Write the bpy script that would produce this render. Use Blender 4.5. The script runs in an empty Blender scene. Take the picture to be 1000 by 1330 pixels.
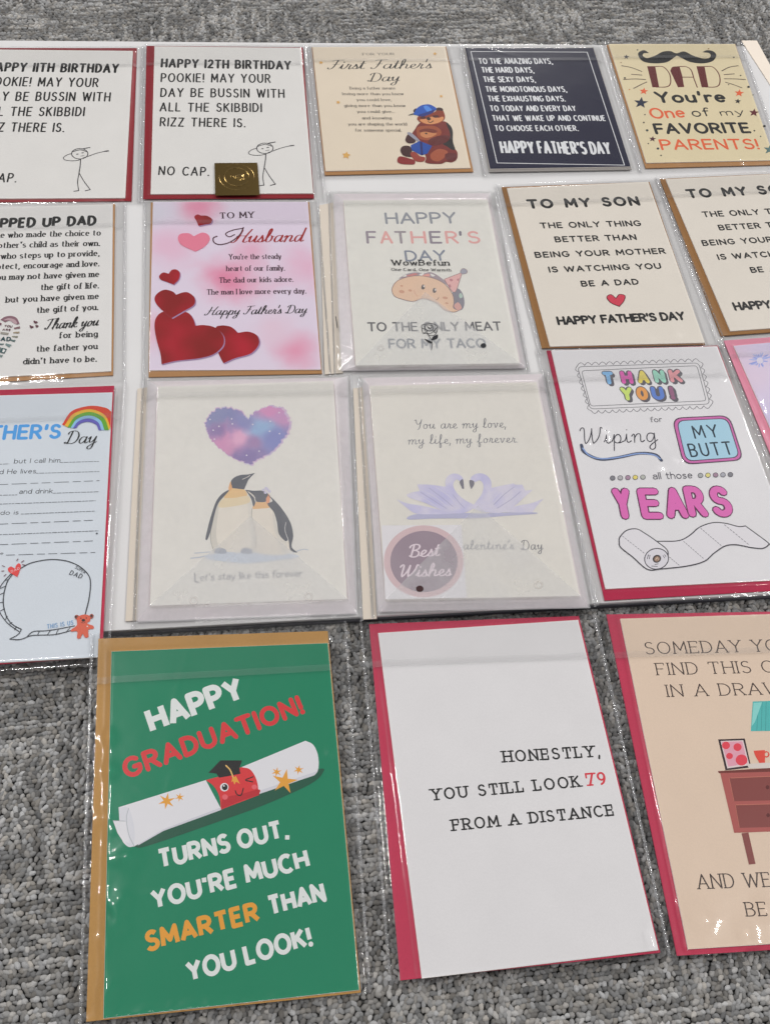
import bpy, math, random, re
import numpy as np
from mathutils import Matrix
SC=bpy.context.scene
COL=SC.collection
KEXP=.665         # how bright white paper shows under a plastic sleeve, so that printed colours come out as seen
# ---------------------------------------------------------------- camera, light, exposure
cam=bpy.data.cameras.new('camera'); co=bpy.data.objects.new('camera',cam); COL.objects.link(co)
cam.sensor_fit='VERTICAL'; cam.sensor_height=24; cam.lens=24*1340.69/1330; cam.clip_start=.02; cam.clip_end=60
co.matrix_world=Matrix(((0.989651,-0.143494,-0.000000,0.000000),(0.121970,0.841204,-0.526782,0.000000),(0.075590,0.521331,0.850000,0.600000),(0.000000,0.000000,0.000000,1.000000)))
SC.camera=co
w=bpy.data.worlds.new('World'); SC.world=w; w.use_nodes=True
bg=w.node_tree.nodes['Background']; bg.inputs[0].default_value=(.99,.985,1,1); bg.inputs[1].default_value=.315   # light bounced about the room
# room light made uneven: soft noise patches added to vary the film's sheen
_n=w.node_tree.nodes; _l=w.node_tree.links; _tc=_n.new('ShaderNodeTexCoord'); _nz=_n.new('ShaderNodeTexNoise'); _nz.inputs['Scale'].default_value=2.6; _nz.inputs['Detail'].default_value=2
_l.new(_tc.outputs['Generated'],_nz.inputs['Vector']); _mr=_n.new('ShaderNodeMapRange'); _mr.inputs[1].default_value=.35; _mr.inputs[2].default_value=.68; _mr.inputs[3].default_value=.12; _mr.inputs[4].default_value=.62
_l.new(_nz.outputs['Fac'],_mr.inputs[0]); _l.new(_mr.outputs[0],bg.inputs[1])
def lamp(x,y,z,sx,sy,power,col=(1,.985,.965),rot=0):
    L=bpy.data.lights.new('ceiling_lamp','AREA'); L.shape='RECTANGLE'; L.size=sx; L.size_y=sy; L.energy=power; L.color=col
    o=bpy.data.objects.new('ceiling_lamp',L); COL.objects.link(o); o.location=(x,y,z); o.rotation_euler=(0,0,rot)
lamp(-.9,.66,2.6,.28,.28,24); lamp(1.6,.62,2.6,.3,.3,17); lamp(1.78,2.85,2.6,.3,.3,34); lamp(-2.5,2.6,2.6,.5,.5,30); lamp(.1,-.7,2.6,.4,.4,4); lamp(.2,5.7,2.6,1,.5,95)
SC.view_settings.view_transform='Standard'; SC.view_settings.look='None'; SC.view_settings.exposure=.02; SC.view_settings.gamma=1
SC.cycles.max_bounces=8; SC.cycles.transparent_max_bounces=24; SC.cycles.use_denoising=True; SC.cycles.caustics_reflective=False; SC.cycles.caustics_refractive=False
SC.cycles.sample_clamp_indirect=6
ZB=.008; LOOP=.0028; CARPET_YAW=.26

BOARD=[(-0.3165, 0.2171), (0.4258, 0.3841), (0.2966, 0.9581), (-0.4456, 0.7911)]
STRIP=[(0.2783, 0.962), (0.2938, 0.9657), (0.3064, 0.9214), (0.319, 0.8353), (0.3048, 0.8905)]
# ---------------------------------------------------------------- pen skeletons of the letters: (width, path), cap height 10
CAPS={
'A':(8,"M0 0 L4 10 L8 0 M1.4 3.4 L6.6 3.4"),'B':(6.5,"M0 0 L0 10 L3 10 A3 7.65 2.8 2.35 90 -90 L0 5.3 M3 5.3 A3 2.65 3.4 2.65 90 -90 L0 0"),
'C':(7.4,"A4.2 5 4.2 5 48 312"),'D':(7,"M0 0 L0 10 L2.4 10 A2.4 5 4.6 5 90 -90 L0 0"),'E':(5.6,"M5.6 10 L0 10 L0 0 L5.6 0 M0 5.2 L4.9 5.2"),
'F':(5.4,"M5.4 10 L0 10 L0 0 M0 5.1 L4.7 5.1"),'G':(8,"A4.2 5 4.2 5 48 325 L7.8 4.6 L5 4.6"),'H':(7,"M0 0 L0 10 M7 0 L7 10 M0 5.1 L7 5.1"),
'I':(0,"M0 0 L0 10"),'J':(4.4,"M4.4 10 L4.4 2.8 A2.2 2.8 2.2 2.8 0 -170"),'K':(6.6,"M0 0 L0 10 M6.2 10 L0 4.2 M2.2 6 L6.6 0"),'L':(5.2,"M0 10 L0 0 L5.2 0"),
'M':(8.6,"M0 0 L.5 10 L4.3 2.6 L8.1 10 L8.6 0"),'N':(7,"M0 0 L0 10 L7 0 L7 10"),'O':(8.6,"O4.3 5 4.3 5"),'P':(6.2,"M0 0 L0 10 L3 10 A3 7.35 3.1 2.65 90 -90 L0 4.7"),
'Q':(8.6,"O4.3 5 4.3 5 M5.2 2.6 L8.4 -.6"),'R':(6.6,"M0 0 L0 10 L3 10 A3 7.4 3.1 2.6 90 -90 L0 4.8 M3 4.8 L6.6 0"),'S':(6,"A3.1 7.6 2.6 2.4 30 270 A3 2.6 3 2.6 90 -155"),
'T':(7,"M0 10 L7 10 M3.5 10 L3.5 0"),'U':(7,"M0 10 L0 3.4 A3.5 3.4 3.5 3.4 180 360 L7 10"),'V':(7.6,"M0 10 L3.8 0 L7.6 10"),'W':(11.4,"M0 10 L2.9 0 L5.7 9 L8.5 0 L11.4 10"),
'X':(7,"M0 0 L7 10 M0 10 L7 0"),'Y':(7.2,"M0 10 L3.6 4.8 L7.2 10 M3.6 4.8 L3.6 0"),'Z':(6.4,"M0 10 L6.4 10 L0 0 L6.4 0"),
'1':(0,"M0 10 L0 0"),'2':(6,"A3 7.2 2.8 2.8 160 -35 L0 0 L6 0"),'7':(6,"M0 10 L6 10 L2.2 0"),'9':(5.8,"O2.9 6.9 2.9 3.1 M5.8 6.9 A1.2 6.6 4.6 6.6 0 -80"),
'!':(.6,"M.3 10 L.3 3 M.3 .1 L.3 0"),'.':(.4,"M.2 .1 L.2 0"),',':(1,"M.8 .5 L.1 -2.2"),"'":(1,"M.7 10 L.4 7.2"),'-':(3,"M0 4.5 L3 4.5"),' ':(3.2,""),
}
LOW={
'a':(4.9,"M.5 5.3 A2.6 4.5 2.3 1.9 150 0 L4.9 0 M4.9 3.8 L2.5 3.6 A2.2 1.8 2.2 1.8 95 270 Q4.2 0 4.9 1.6"),'b':(5.5,"M0 10 L0 0 O2.8 3.2 2.7 3.2"),'c':(5,"A2.9 3.2 2.9 3.2 45 315"),
'd':(5.5,"M5.5 10 L5.5 0 O2.7 3.2 2.7 3.2"),'e':(5.3,"M.2 3.4 L5.3 3.4 A2.75 3.2 2.6 3.2 4 312"),'f':(3.6,"M1.4 0 L1.4 7.6 A3.2 7.6 1.8 2.4 180 50 M0 6.2 L3.6 6.2"),
'g':(5.3,"O2.7 3.2 2.6 3.2 M5.3 6.4 L5.3 -.8 A2.9 -.8 2.4 2.2 0 -150"),'h':(5,"M0 10 L0 0 M0 3.8 A2.5 3.9 2.5 2.5 180 0 L5 0"),'i':(0,"M0 6.3 L0 0 M0 8.9 L0 9"),
'j':(1,"M1 6.3 L1 -1.6 Q1 -3 -.6 -3 M1 8.9 L1 9"),'k':(5,"M0 10 L0 0 M4.6 6.3 L0 2.6 M1.6 3.9 L5 0"),'l':(0,"M0 10 L0 0"),'m':(8,"M0 6.3 L0 0 M0 4 A2 4.1 2 2.3 180 0 L4 0 M4 4 A6 4.1 2 2.3 180 0 L8 0"),
'n':(5,"M0 6.3 L0 0 M0 3.8 A2.5 3.9 2.5 2.5 180 0 L5 0"),'o':(5.8,"O2.9 3.2 2.9 3.2"),'p':(5.5,"M0 6.3 L0 -3.2 O2.8 3.2 2.7 3.2"),'q':(5.5,"M5.5 6.3 L5.5 -3.2 O2.7 3.2 2.7 3.2"),
'r':(3.3,"M0 6.3 L0 0 M0 3.6 A2.4 3.6 2.4 2.7 180 60"),'s':(4.2,"A2.2 4.85 1.9 1.5 30 270 A2.1 1.65 2.1 1.65 90 -150"),'t':(3.8,"M1.5 9 L1.5 1.8 A3.1 1.8 1.6 1.8 180 290 M0 6.3 L3.8 6.3"),
'u':(5,"M0 6.3 L0 2.5 A2.5 2.5 2.5 2.5 180 360 L5 6.3 M5 6.3 L5 0"),'v':(5.2,"M0 6.3 L2.6 0 L5.2 6.3"),'w':(8,"M0 6.3 L2 0 L4 6 L6 0 L8 6.3"),'x':(4.8,"M0 0 L4.8 6.3 M0 6.3 L4.8 0"),
'y':(5.4,"M0 6.3 L2.7 0 M5.4 6.3 L2 -2 Q1.6 -3.2 .2 -3"),'z':(4.6,"M0 6.3 L4.6 6.3 L0 0 L4.6 0"),
}
SCR={
'a':(6,"M4.4 4.2 Q3.6 5.2 2.4 5 C.4 4.6 .2 .2 2 .1 C3.4 .1 4.4 2.6 4.6 5 L4.4 1.4 C4.4 -.2 5.4 -.1 6 1"),
'b':(5.2,"M0 1 C1.6 3 2.6 8 2.2 9.6 C1.9 10.9 1 10.4 1 8 L1 1.8 C1 -.4 3.6 -.4 4 2 C4.2 3.6 3.8 4.8 3 5 C4 4.4 4.6 4.4 5.2 4.4"),
'd':(6,"M4.2 4.2 Q3.6 5.2 2.4 5 C.4 4.6 .2 .2 2 .1 C3.4 .1 4.6 3 4.8 10.4 L4.4 1.4 C4.4 -.2 5.4 -.1 6 1"),
'e':(4.4,"M0 1 C1.6 1.6 3.4 3 3.2 4.2 C3 5.6 .8 5.2 .8 2.4 C.8 -.4 3.2 -.4 4.4 1"),
'f':(4.4,"M0 1 C2 3 3.2 8 2.8 9.6 C2.4 11 1.6 9.6 1.6 7 L1.4 -3 C1.4 -5 3 -4.4 2.8 -2 C2.6 0 1.8 .6 1.4 .8 C2.6 .6 3.6 .6 4.4 1"),
'g':(5.8,"M4.4 4.2 Q3.6 5.2 2.4 5 C.4 4.6 .2 .2 2 .1 C3.4 .1 4.4 2.6 4.6 5 L4.4 -2.4 C4.2 -4.8 2 -5 1.6 -3.4 C1.4 -2 4 -.4 5.8 1"),
'h':(5.8,"M0 1 C1.8 3 2.8 8 2.4 9.6 C2 11 1.1 10 1 8 L.8 0 M.8 1.6 C1.4 3.8 2.6 5 3.4 5 C4.6 5 4.2 3 4 1.4 C4 -.2 5 -.1 5.8 1"),
'i':(3.2,"M0 1 C.8 2 1.2 3.6 1.4 5 L1.2 1.4 C1.2 -.2 2.4 -.1 3.2 1 M1.7 7.5 L1.8 7.7"),
'k':(5.4,"M0 1 C1.8 3 2.8 8 2.4 9.6 C2 11 1.1 10 1 8 L.8 0 M.8 2 C2 4.6 3.8 5.6 4 4.4 C4 3 2.4 2.6 1.4 2.6 C2.6 2.6 2.8 0 4 .1 Q4.8 .2 5.4 1"),
'l':(3.2,"M0 1 C1.8 3 2.8 8 2.4 9.6 C2 11 1.1 10 1 8 L.9 1.6 C.9 -.2 2.2 -.1 3.2 1"),
'm':(8.4,"M0 3.6 Q.8 5 1.2 4.8 Q1.6 4.6 1 0 M1.1 1.6 C1.6 3.8 2.6 5 3.4 5 C4.4 5 4.2 3.6 3.8 0 M3.9 1.6 C4.4 3.8 5.4 5 6.2 5 C7.2 5 6.8 3 6.6 1.4 C6.6 -.2 7.6 -.1 8.4 1"),
'n':(5.8,"M0 3.6 Q.8 5 1.2 4.8 Q1.6 4.6 1 0 M1.1 1.6 C1.6 3.8 2.6 5 3.4 5 C4.6 5 4.2 3 4 1.4 C4 -.2 5 -.1 5.8 1"),
'o':(5,"M2.8 5 C.2 5 .2 .1 2.2 .1 C4.4 .1 4.6 5 2.6 5 C3 4.2 4 4 5 4.2"),
'p':(5.4,"M0 1 Q1 3 1.4 5 L.6 -4.2 M1.2 2.6 C2 4.6 2.8 5.1 3.4 5 C5 4.6 4.6 .1 2.6 .1 C2 .1 1.4 .5 1.2 1 M3 .1 Q4.4 .2 5.4 1"),
'r':(4,"M0 1 C.8 2 1.2 4 1.3 5.4 C1.6 4.4 2.4 4.6 3 4.6 C2.4 2.4 2 .1 2.9 .1 Q3.5 .2 4 1"),
's':(3.8,"M0 1 C1 2.2 1.6 3.6 1.8 5.2 C2 3.6 3.2 2.4 2.8 1 C2.4 -.2 1 0 .7 .6 M2.4 .2 Q3.2 .3 3.8 1"),
't':(3.4,"M0 1 C.9 3 1.5 6 1.7 8.4 L1.2 1.4 C1.2 -.2 2.4 -.1 3.4 1 M.2 5.8 L3.2 6"),
'u':(5.8,"M0 3.4 Q.8 4.6 1.2 5 L1 1.6 C1 -.4 3.6 -.2 4.4 5 L4.2 1.4 C4.2 -.2 5.2 -.1 5.8 1"),
'v':(5,"M0 4 Q.8 5 1.2 4.8 C1.6 3 1.6 1 2 .1 C3 1 4 3.4 3.6 5 Q4.2 4.2 5 4.4"),
'y':(5.6,"M0 3.4 Q.8 4.6 1.2 5 L1 1.8 C1 -.2 3.4 0 4.4 5 L3.8 -2.4 C3.6 -4.8 1.4 -5 1 -3.4 C.8 -2 3.6 -.4 5.6 1"),
'F':(6.6,"M1.4 8.8 C3 10.4 6 9.4 8 10 M4.6 9.6 C4 6 3.6 2 2.4 .6 C1.4 -.4 0 .4 .4 1.4 M2.4 5.2 L6 5.4"),
'D':(8.4,"M3 9.4 L2.2 .4 C1 0 -.4 1 .6 1.4 C2 1.4 3 -.2 5 .2 C9 1 8.6 9.8 4 9.9 C2 9.9 .6 9 .8 7.6"),
'H':(9,"M3.6 9.4 C3.4 5 2.8 2 1.6 .4 C.6 -.6 -.8 .6 0 1.4 M9 10 C7.6 7 6.4 3 6.6 1 C6.8 -.2 8 0 9 1 M1.8 4.8 C3 5.4 6 4.8 7.2 5.4"),
'T':(7,"M0 8.6 C1.6 10.6 5 9.2 7.6 10 M4.2 9.7 C3.8 6 3.4 2 2.4 .6 C1.4 -.4 .2 .4 .6 1.4"),
'B':(7,"M2.6 9 L2 .6 M.4 7.6 C.2 10.4 6.4 10.8 6 7.6 C5.8 5.6 3.6 5.2 2.4 5.2 C5 5.4 6.6 4 6.2 2 C5.8 -.4 2 -.2 1.2 1.2"),
'W':(10.5,"M.2 8 C.6 10 2.2 10.4 2.2 8.4 C2.2 5 1.6 2 2.4 .4 C4 1.6 5.4 5.4 5.8 9 C5.6 5 5.4 2 6 .4 C8 1.8 9.6 5 9.8 8.4 C9.8 9.8 10.4 9.6 10.8 9"),
'Y':(7,"M0 9 Q.8 10.2 1.4 9.6 C1.8 7.6 1.6 5 3.2 4.8 C4.8 5 6 8 6.4 10 L4.6 1 Q4 -.8 3 -.4"),
}
# style: font, weight (of cap height), thin ratio, serif length, slant, tracking, round ends, word space
STY={
'marker':('c',.115,1,0,.02,4.4,1,9),'markerb':('c',.165,1,0,.02,4.6,1,8.5),'son':('c',.23,1,0,0,4.6,1,9),'sons':('c',.2,1,0,0,3.6,1,7.5),'sonb':('c',.215,1,0,0,2.2,1,5.5),
'cond':('c',.145,1,0,0,3.6,0,6.6),'condb':('c',.14,1,0,0,4.0,0,6.2),'past':('c',.21,1,0,.04,3.8,0,7.5),'taco':('c',.15,1,0,0,2.6,1,6),'grad':('c',.22,1,0,0,3.2,0,5.5),'grads':('c',.22,1,0,0,3.4,1,3.6),
'fat':('c',.19,1,0,.03,3.2,1,4),'bub':('c',.26,1,0,0,2,1,3),'bubo':('c',.36,1,0,0,2,1,3),'year':('c',.2,1,0,0,2,1,3),'yearo':('c',.25,1,0,0,2,1,3),
'brush':('c',.12,1,0,.02,2.6,1,4),'brushm':('c',.15,1,0,.02,2.6,1,4),'brushb':('c',.19,1,0,.02,3.2,1,4),
'roman':('c',.16,.45,1.5,0,3.4,0,6.5),'romanl':('c',.1,.6,1.3,0,3.0,0,6.5),'type':('c',.16,.85,2.1,0,4.6,1,8.5),
'serif':('c',.13,.5,1.2,0,2.9,0,5.5),'serifb':('c',.155,.5,1.4,0,3.3,0,6),'serifx':('c',.16,.6,1.5,0,3.0,0,5),
'hand':('c',.1,1,0,.05,2.3,1,5.5),'scriptc':('s',.105,.3,0,.34,0,1,3.4),'scriptb':('s',.13,.7,0,.3,0,1,3),'scriptf':('s',.085,.4,0,.25,0,1,3),'mono':('s',.07,.75,0,.12,.6,1,4),'wip':('s',.045,1,0,.12,.5,1,3),
}

# ---------------------------------------------------------------- what is printed on each card, in mm from the card centre
def p(v): return list(zip(v[::2],v[1::2]))
ART={}
ART['c11']=[
(None,None,[
('t','HAPPY 11TH BIRTHDAY',-57.72,64.06,54.59,63.24,13.04,'markerb','#1a181c'),
('t','POOKIE! MAY YOUR',-56.25,44.3,38.02,43.5,12.74,'marker','#1a181c'),
('t','DAY BE BUSSIN WITH',-55.56,24.55,49.01,24.47,12.47,'marker','#1a181c'),
('t','ALL THE SKIBBIDI',-55.63,4.82,28.36,4.81,12.18,'marker','#1a181c'),
('t','RIZZ THERE IS.',-55.4,-14.86,13.11,-15.52,11.87,'marker','#1a181c'),
('t','NO CAP.',-60.51,-75.36,-20.33,-76.73,10.96,'marker','#1a181c'),
]),
('printed_stick_figure',None,[
('s','#3a383c',.65,True,p([33.9,-42.42,33.76,-44.07,33.19,-45.6,32.21,-46.91,30.9,-47.92,29.35,-48.55,27.66,-48.76,25.95,-48.54,24.32,-47.9,22.9,-46.89,21.78,-45.58,21.03,-44.05,20.7,-42.4,20.82,-40.75,21.39,-39.21,22.36,-37.89,23.67,-36.87,25.22,-36.23,26.93,-36.02,28.65,-36.24,30.29,-36.88,31.72,-37.9,32.84,-39.23,33.59,-40.77])),
('s','#3a383c',.56,False,p([20.87,-40.56,22.95,-39.16,23.5,-38.84,25.37,-38.08,26.05,-37.87,26.75,-37.72,27.48,-37.66,28.24,-37.73,29.03,-37.96,29.86,-38.33,33.32,-40.29])),
('s','#3a383c',.84,False,p([29.11,-36.59,32.31,-35.45,34.62,-34.85,35.08,-34.74])),
('s','#3a383c',.55,False,p([21.04,-41.98,18.24,-43.28,17.59,-43.66,17,-44.09,16.44,-44.61,15.88,-45.2,15.35,-45.82,14.91,-46.46,14.6,-47.06,14.46,-47.61,14.5,-48.1,14.69,-48.58,15.01,-49.04,15.43,-49.45,15.93,-49.82,16.47,-50.13,17.09,-50.39,17.81,-50.59,18.61,-50.75,20.3,-50.94,21.98,-50.99,23.8,-50.87,24.68,-50.76,25.49,-50.61,26.18,-50.44,26.74,-50.22,27.18,-49.96,28.59,-48.76])),
('s','#3a383c',.56,False,p([30.19,-47.64,34.7,-45.25,38.85,-42.85,39.96,-42.25,41.04,-41.72,42.11,-41.27,44.25,-40.51,47.48,-39.45])),
('s','#3a383c',1.12,False,p([47.48,-39.45,49.33,-39.07,49.8,-38.98,50.26,-38.89])),
('s','#3a383c',.74,False,p([28.42,-49.04,28.52,-55.77,28.47,-58.55,28.09,-65.72])),
('s','#3a383c',.64,False,p([28.09,-65.72,27.63,-72.88,27.58,-74.64,27.61,-76.38,27.74,-78.08,27.94,-79.76,29.01,-86.38])),
('s','#3a383c',.72,False,p([29.01,-86.38,25.35,-87.15])),
('s','#3a383c',.64,False,p([28.09,-65.72,31.09,-72.42,32.67,-75.73,34.4,-78.97,38.02,-85.37])),
('s','#3a383c',.73,False,p([38.02,-85.37,34.19,-86.68])),
('s','#3a383c',.74,False,p([24.73,-43.11,26.02,-42.83])),
('s','#3a383c',.74,False,p([28.91,-41.42,30.2,-41.14])),
('s','#3a383c',.37,False,p([28.21,-45.38,30.95,-44.54])),
]),
]
ART['c12']=[
(None,None,[
('t','HAPPY 12TH BIRTHDAY',-60.46,65.7,55.25,64.06,12.93,'markerb','#1a181c'),
('t','POOKIE! MAY YOUR',-60.08,45.43,36.32,45.15,12.63,'marker','#1a181c'),
('t','DAY BE BUSSIN WITH',-59.98,25.18,47.77,24.77,12.35,'marker','#1a181c'),
('t','ALL THE SKIBBIDI',-60.15,5.81,27.36,5.47,12.06,'marker','#1a181c'),
('t','RIZZ THERE IS.',-59.78,-13.54,12.69,-14.56,11.78,'marker','#1a181c'),
('t','NO CAP.',-59.66,-74.14,-18.3,-75.5,10.92,'marker','#1a181c'),
]),
('printed_stick_figure',None,[
('s','#3a383c',.68,True,p([35.17,-41.37,34.87,-43.07,34.13,-44.64,32.99,-45.99,31.53,-47.02,29.85,-47.67,28.06,-47.89,26.29,-47.67,24.66,-47.02,23.27,-45.98,22.22,-44.63,21.58,-43.06,21.39,-41.37,21.67,-39.68,22.41,-38.09,23.54,-36.73,25.01,-35.69,26.69,-35.03,28.49,-34.8,30.27,-35.03,31.92,-35.68,33.32,-36.73,34.37,-38.09,35,-39.68])),
('s','#3a383c',.58,False,p([21.74,-39.48,24.04,-38.03,24.65,-37.71,26.67,-36.93,27.4,-36.71,28.15,-36.55,28.92,-36.49,29.7,-36.56,30.51,-36.79,31.34,-37.18,34.77,-39.19])),
('s','#3a383c',.88,False,p([30.71,-35.39,34.17,-34.21,36.64,-33.59,37.12,-33.47])),
('s','#3a383c',.58,False,p([21.79,-40.93,18.74,-42.28,18.03,-42.66,17.38,-43.11,16.74,-43.64,16.09,-44.25,15.49,-44.89,14.97,-45.54,14.59,-46.16,14.39,-46.72,14.38,-47.23,14.54,-47.73,14.83,-48.19,15.23,-48.62,15.71,-49,16.25,-49.32,16.87,-49.58,17.61,-49.79,18.43,-49.95,19.3,-50.07,21.04,-50.19,21.93,-50.19,23.84,-50.07,24.77,-49.95,25.62,-49.8,26.36,-49.62,26.96,-49.4,27.45,-49.13,29.03,-47.89])),
('s','#3a383c',.58,False,p([30.81,-46.74,35.74,-44.28,40.3,-41.81,41.51,-41.19,42.69,-40.65,43.85,-40.18,46.16,-39.4,49.63,-38.31])),
('s','#3a383c',1.17,False,p([49.63,-38.31,51.6,-37.92,52.1,-37.82,52.59,-37.72])),
('s','#3a383c',.77,False,p([28.83,-48.18,28.31,-55.09,27.99,-57.95,26.92,-65.31])),
('s','#3a383c',.66,False,p([26.92,-65.31,25.77,-72.67,25.55,-74.48,25.42,-76.26,25.4,-78.01,25.45,-79.73,25.95,-86.52])),
('s','#3a383c',.75,False,p([25.95,-86.52,22.05,-87.32])),
('s','#3a383c',.67,False,p([26.92,-65.31,29.43,-72.2,30.77,-75.59,32.27,-78.91,35.44,-85.47])),
('s','#3a383c',.76,False,p([35.44,-85.47,31.32,-86.83])),
('s','#3a383c',.78,False,p([25.54,-42.1,26.9,-41.81])),
('s','#3a383c',.78,False,p([30.06,-40.35,31.43,-40.06])),
('s','#3a383c',.39,False,p([28.95,-44.42,31.89,-43.55])),
]),
]
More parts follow.
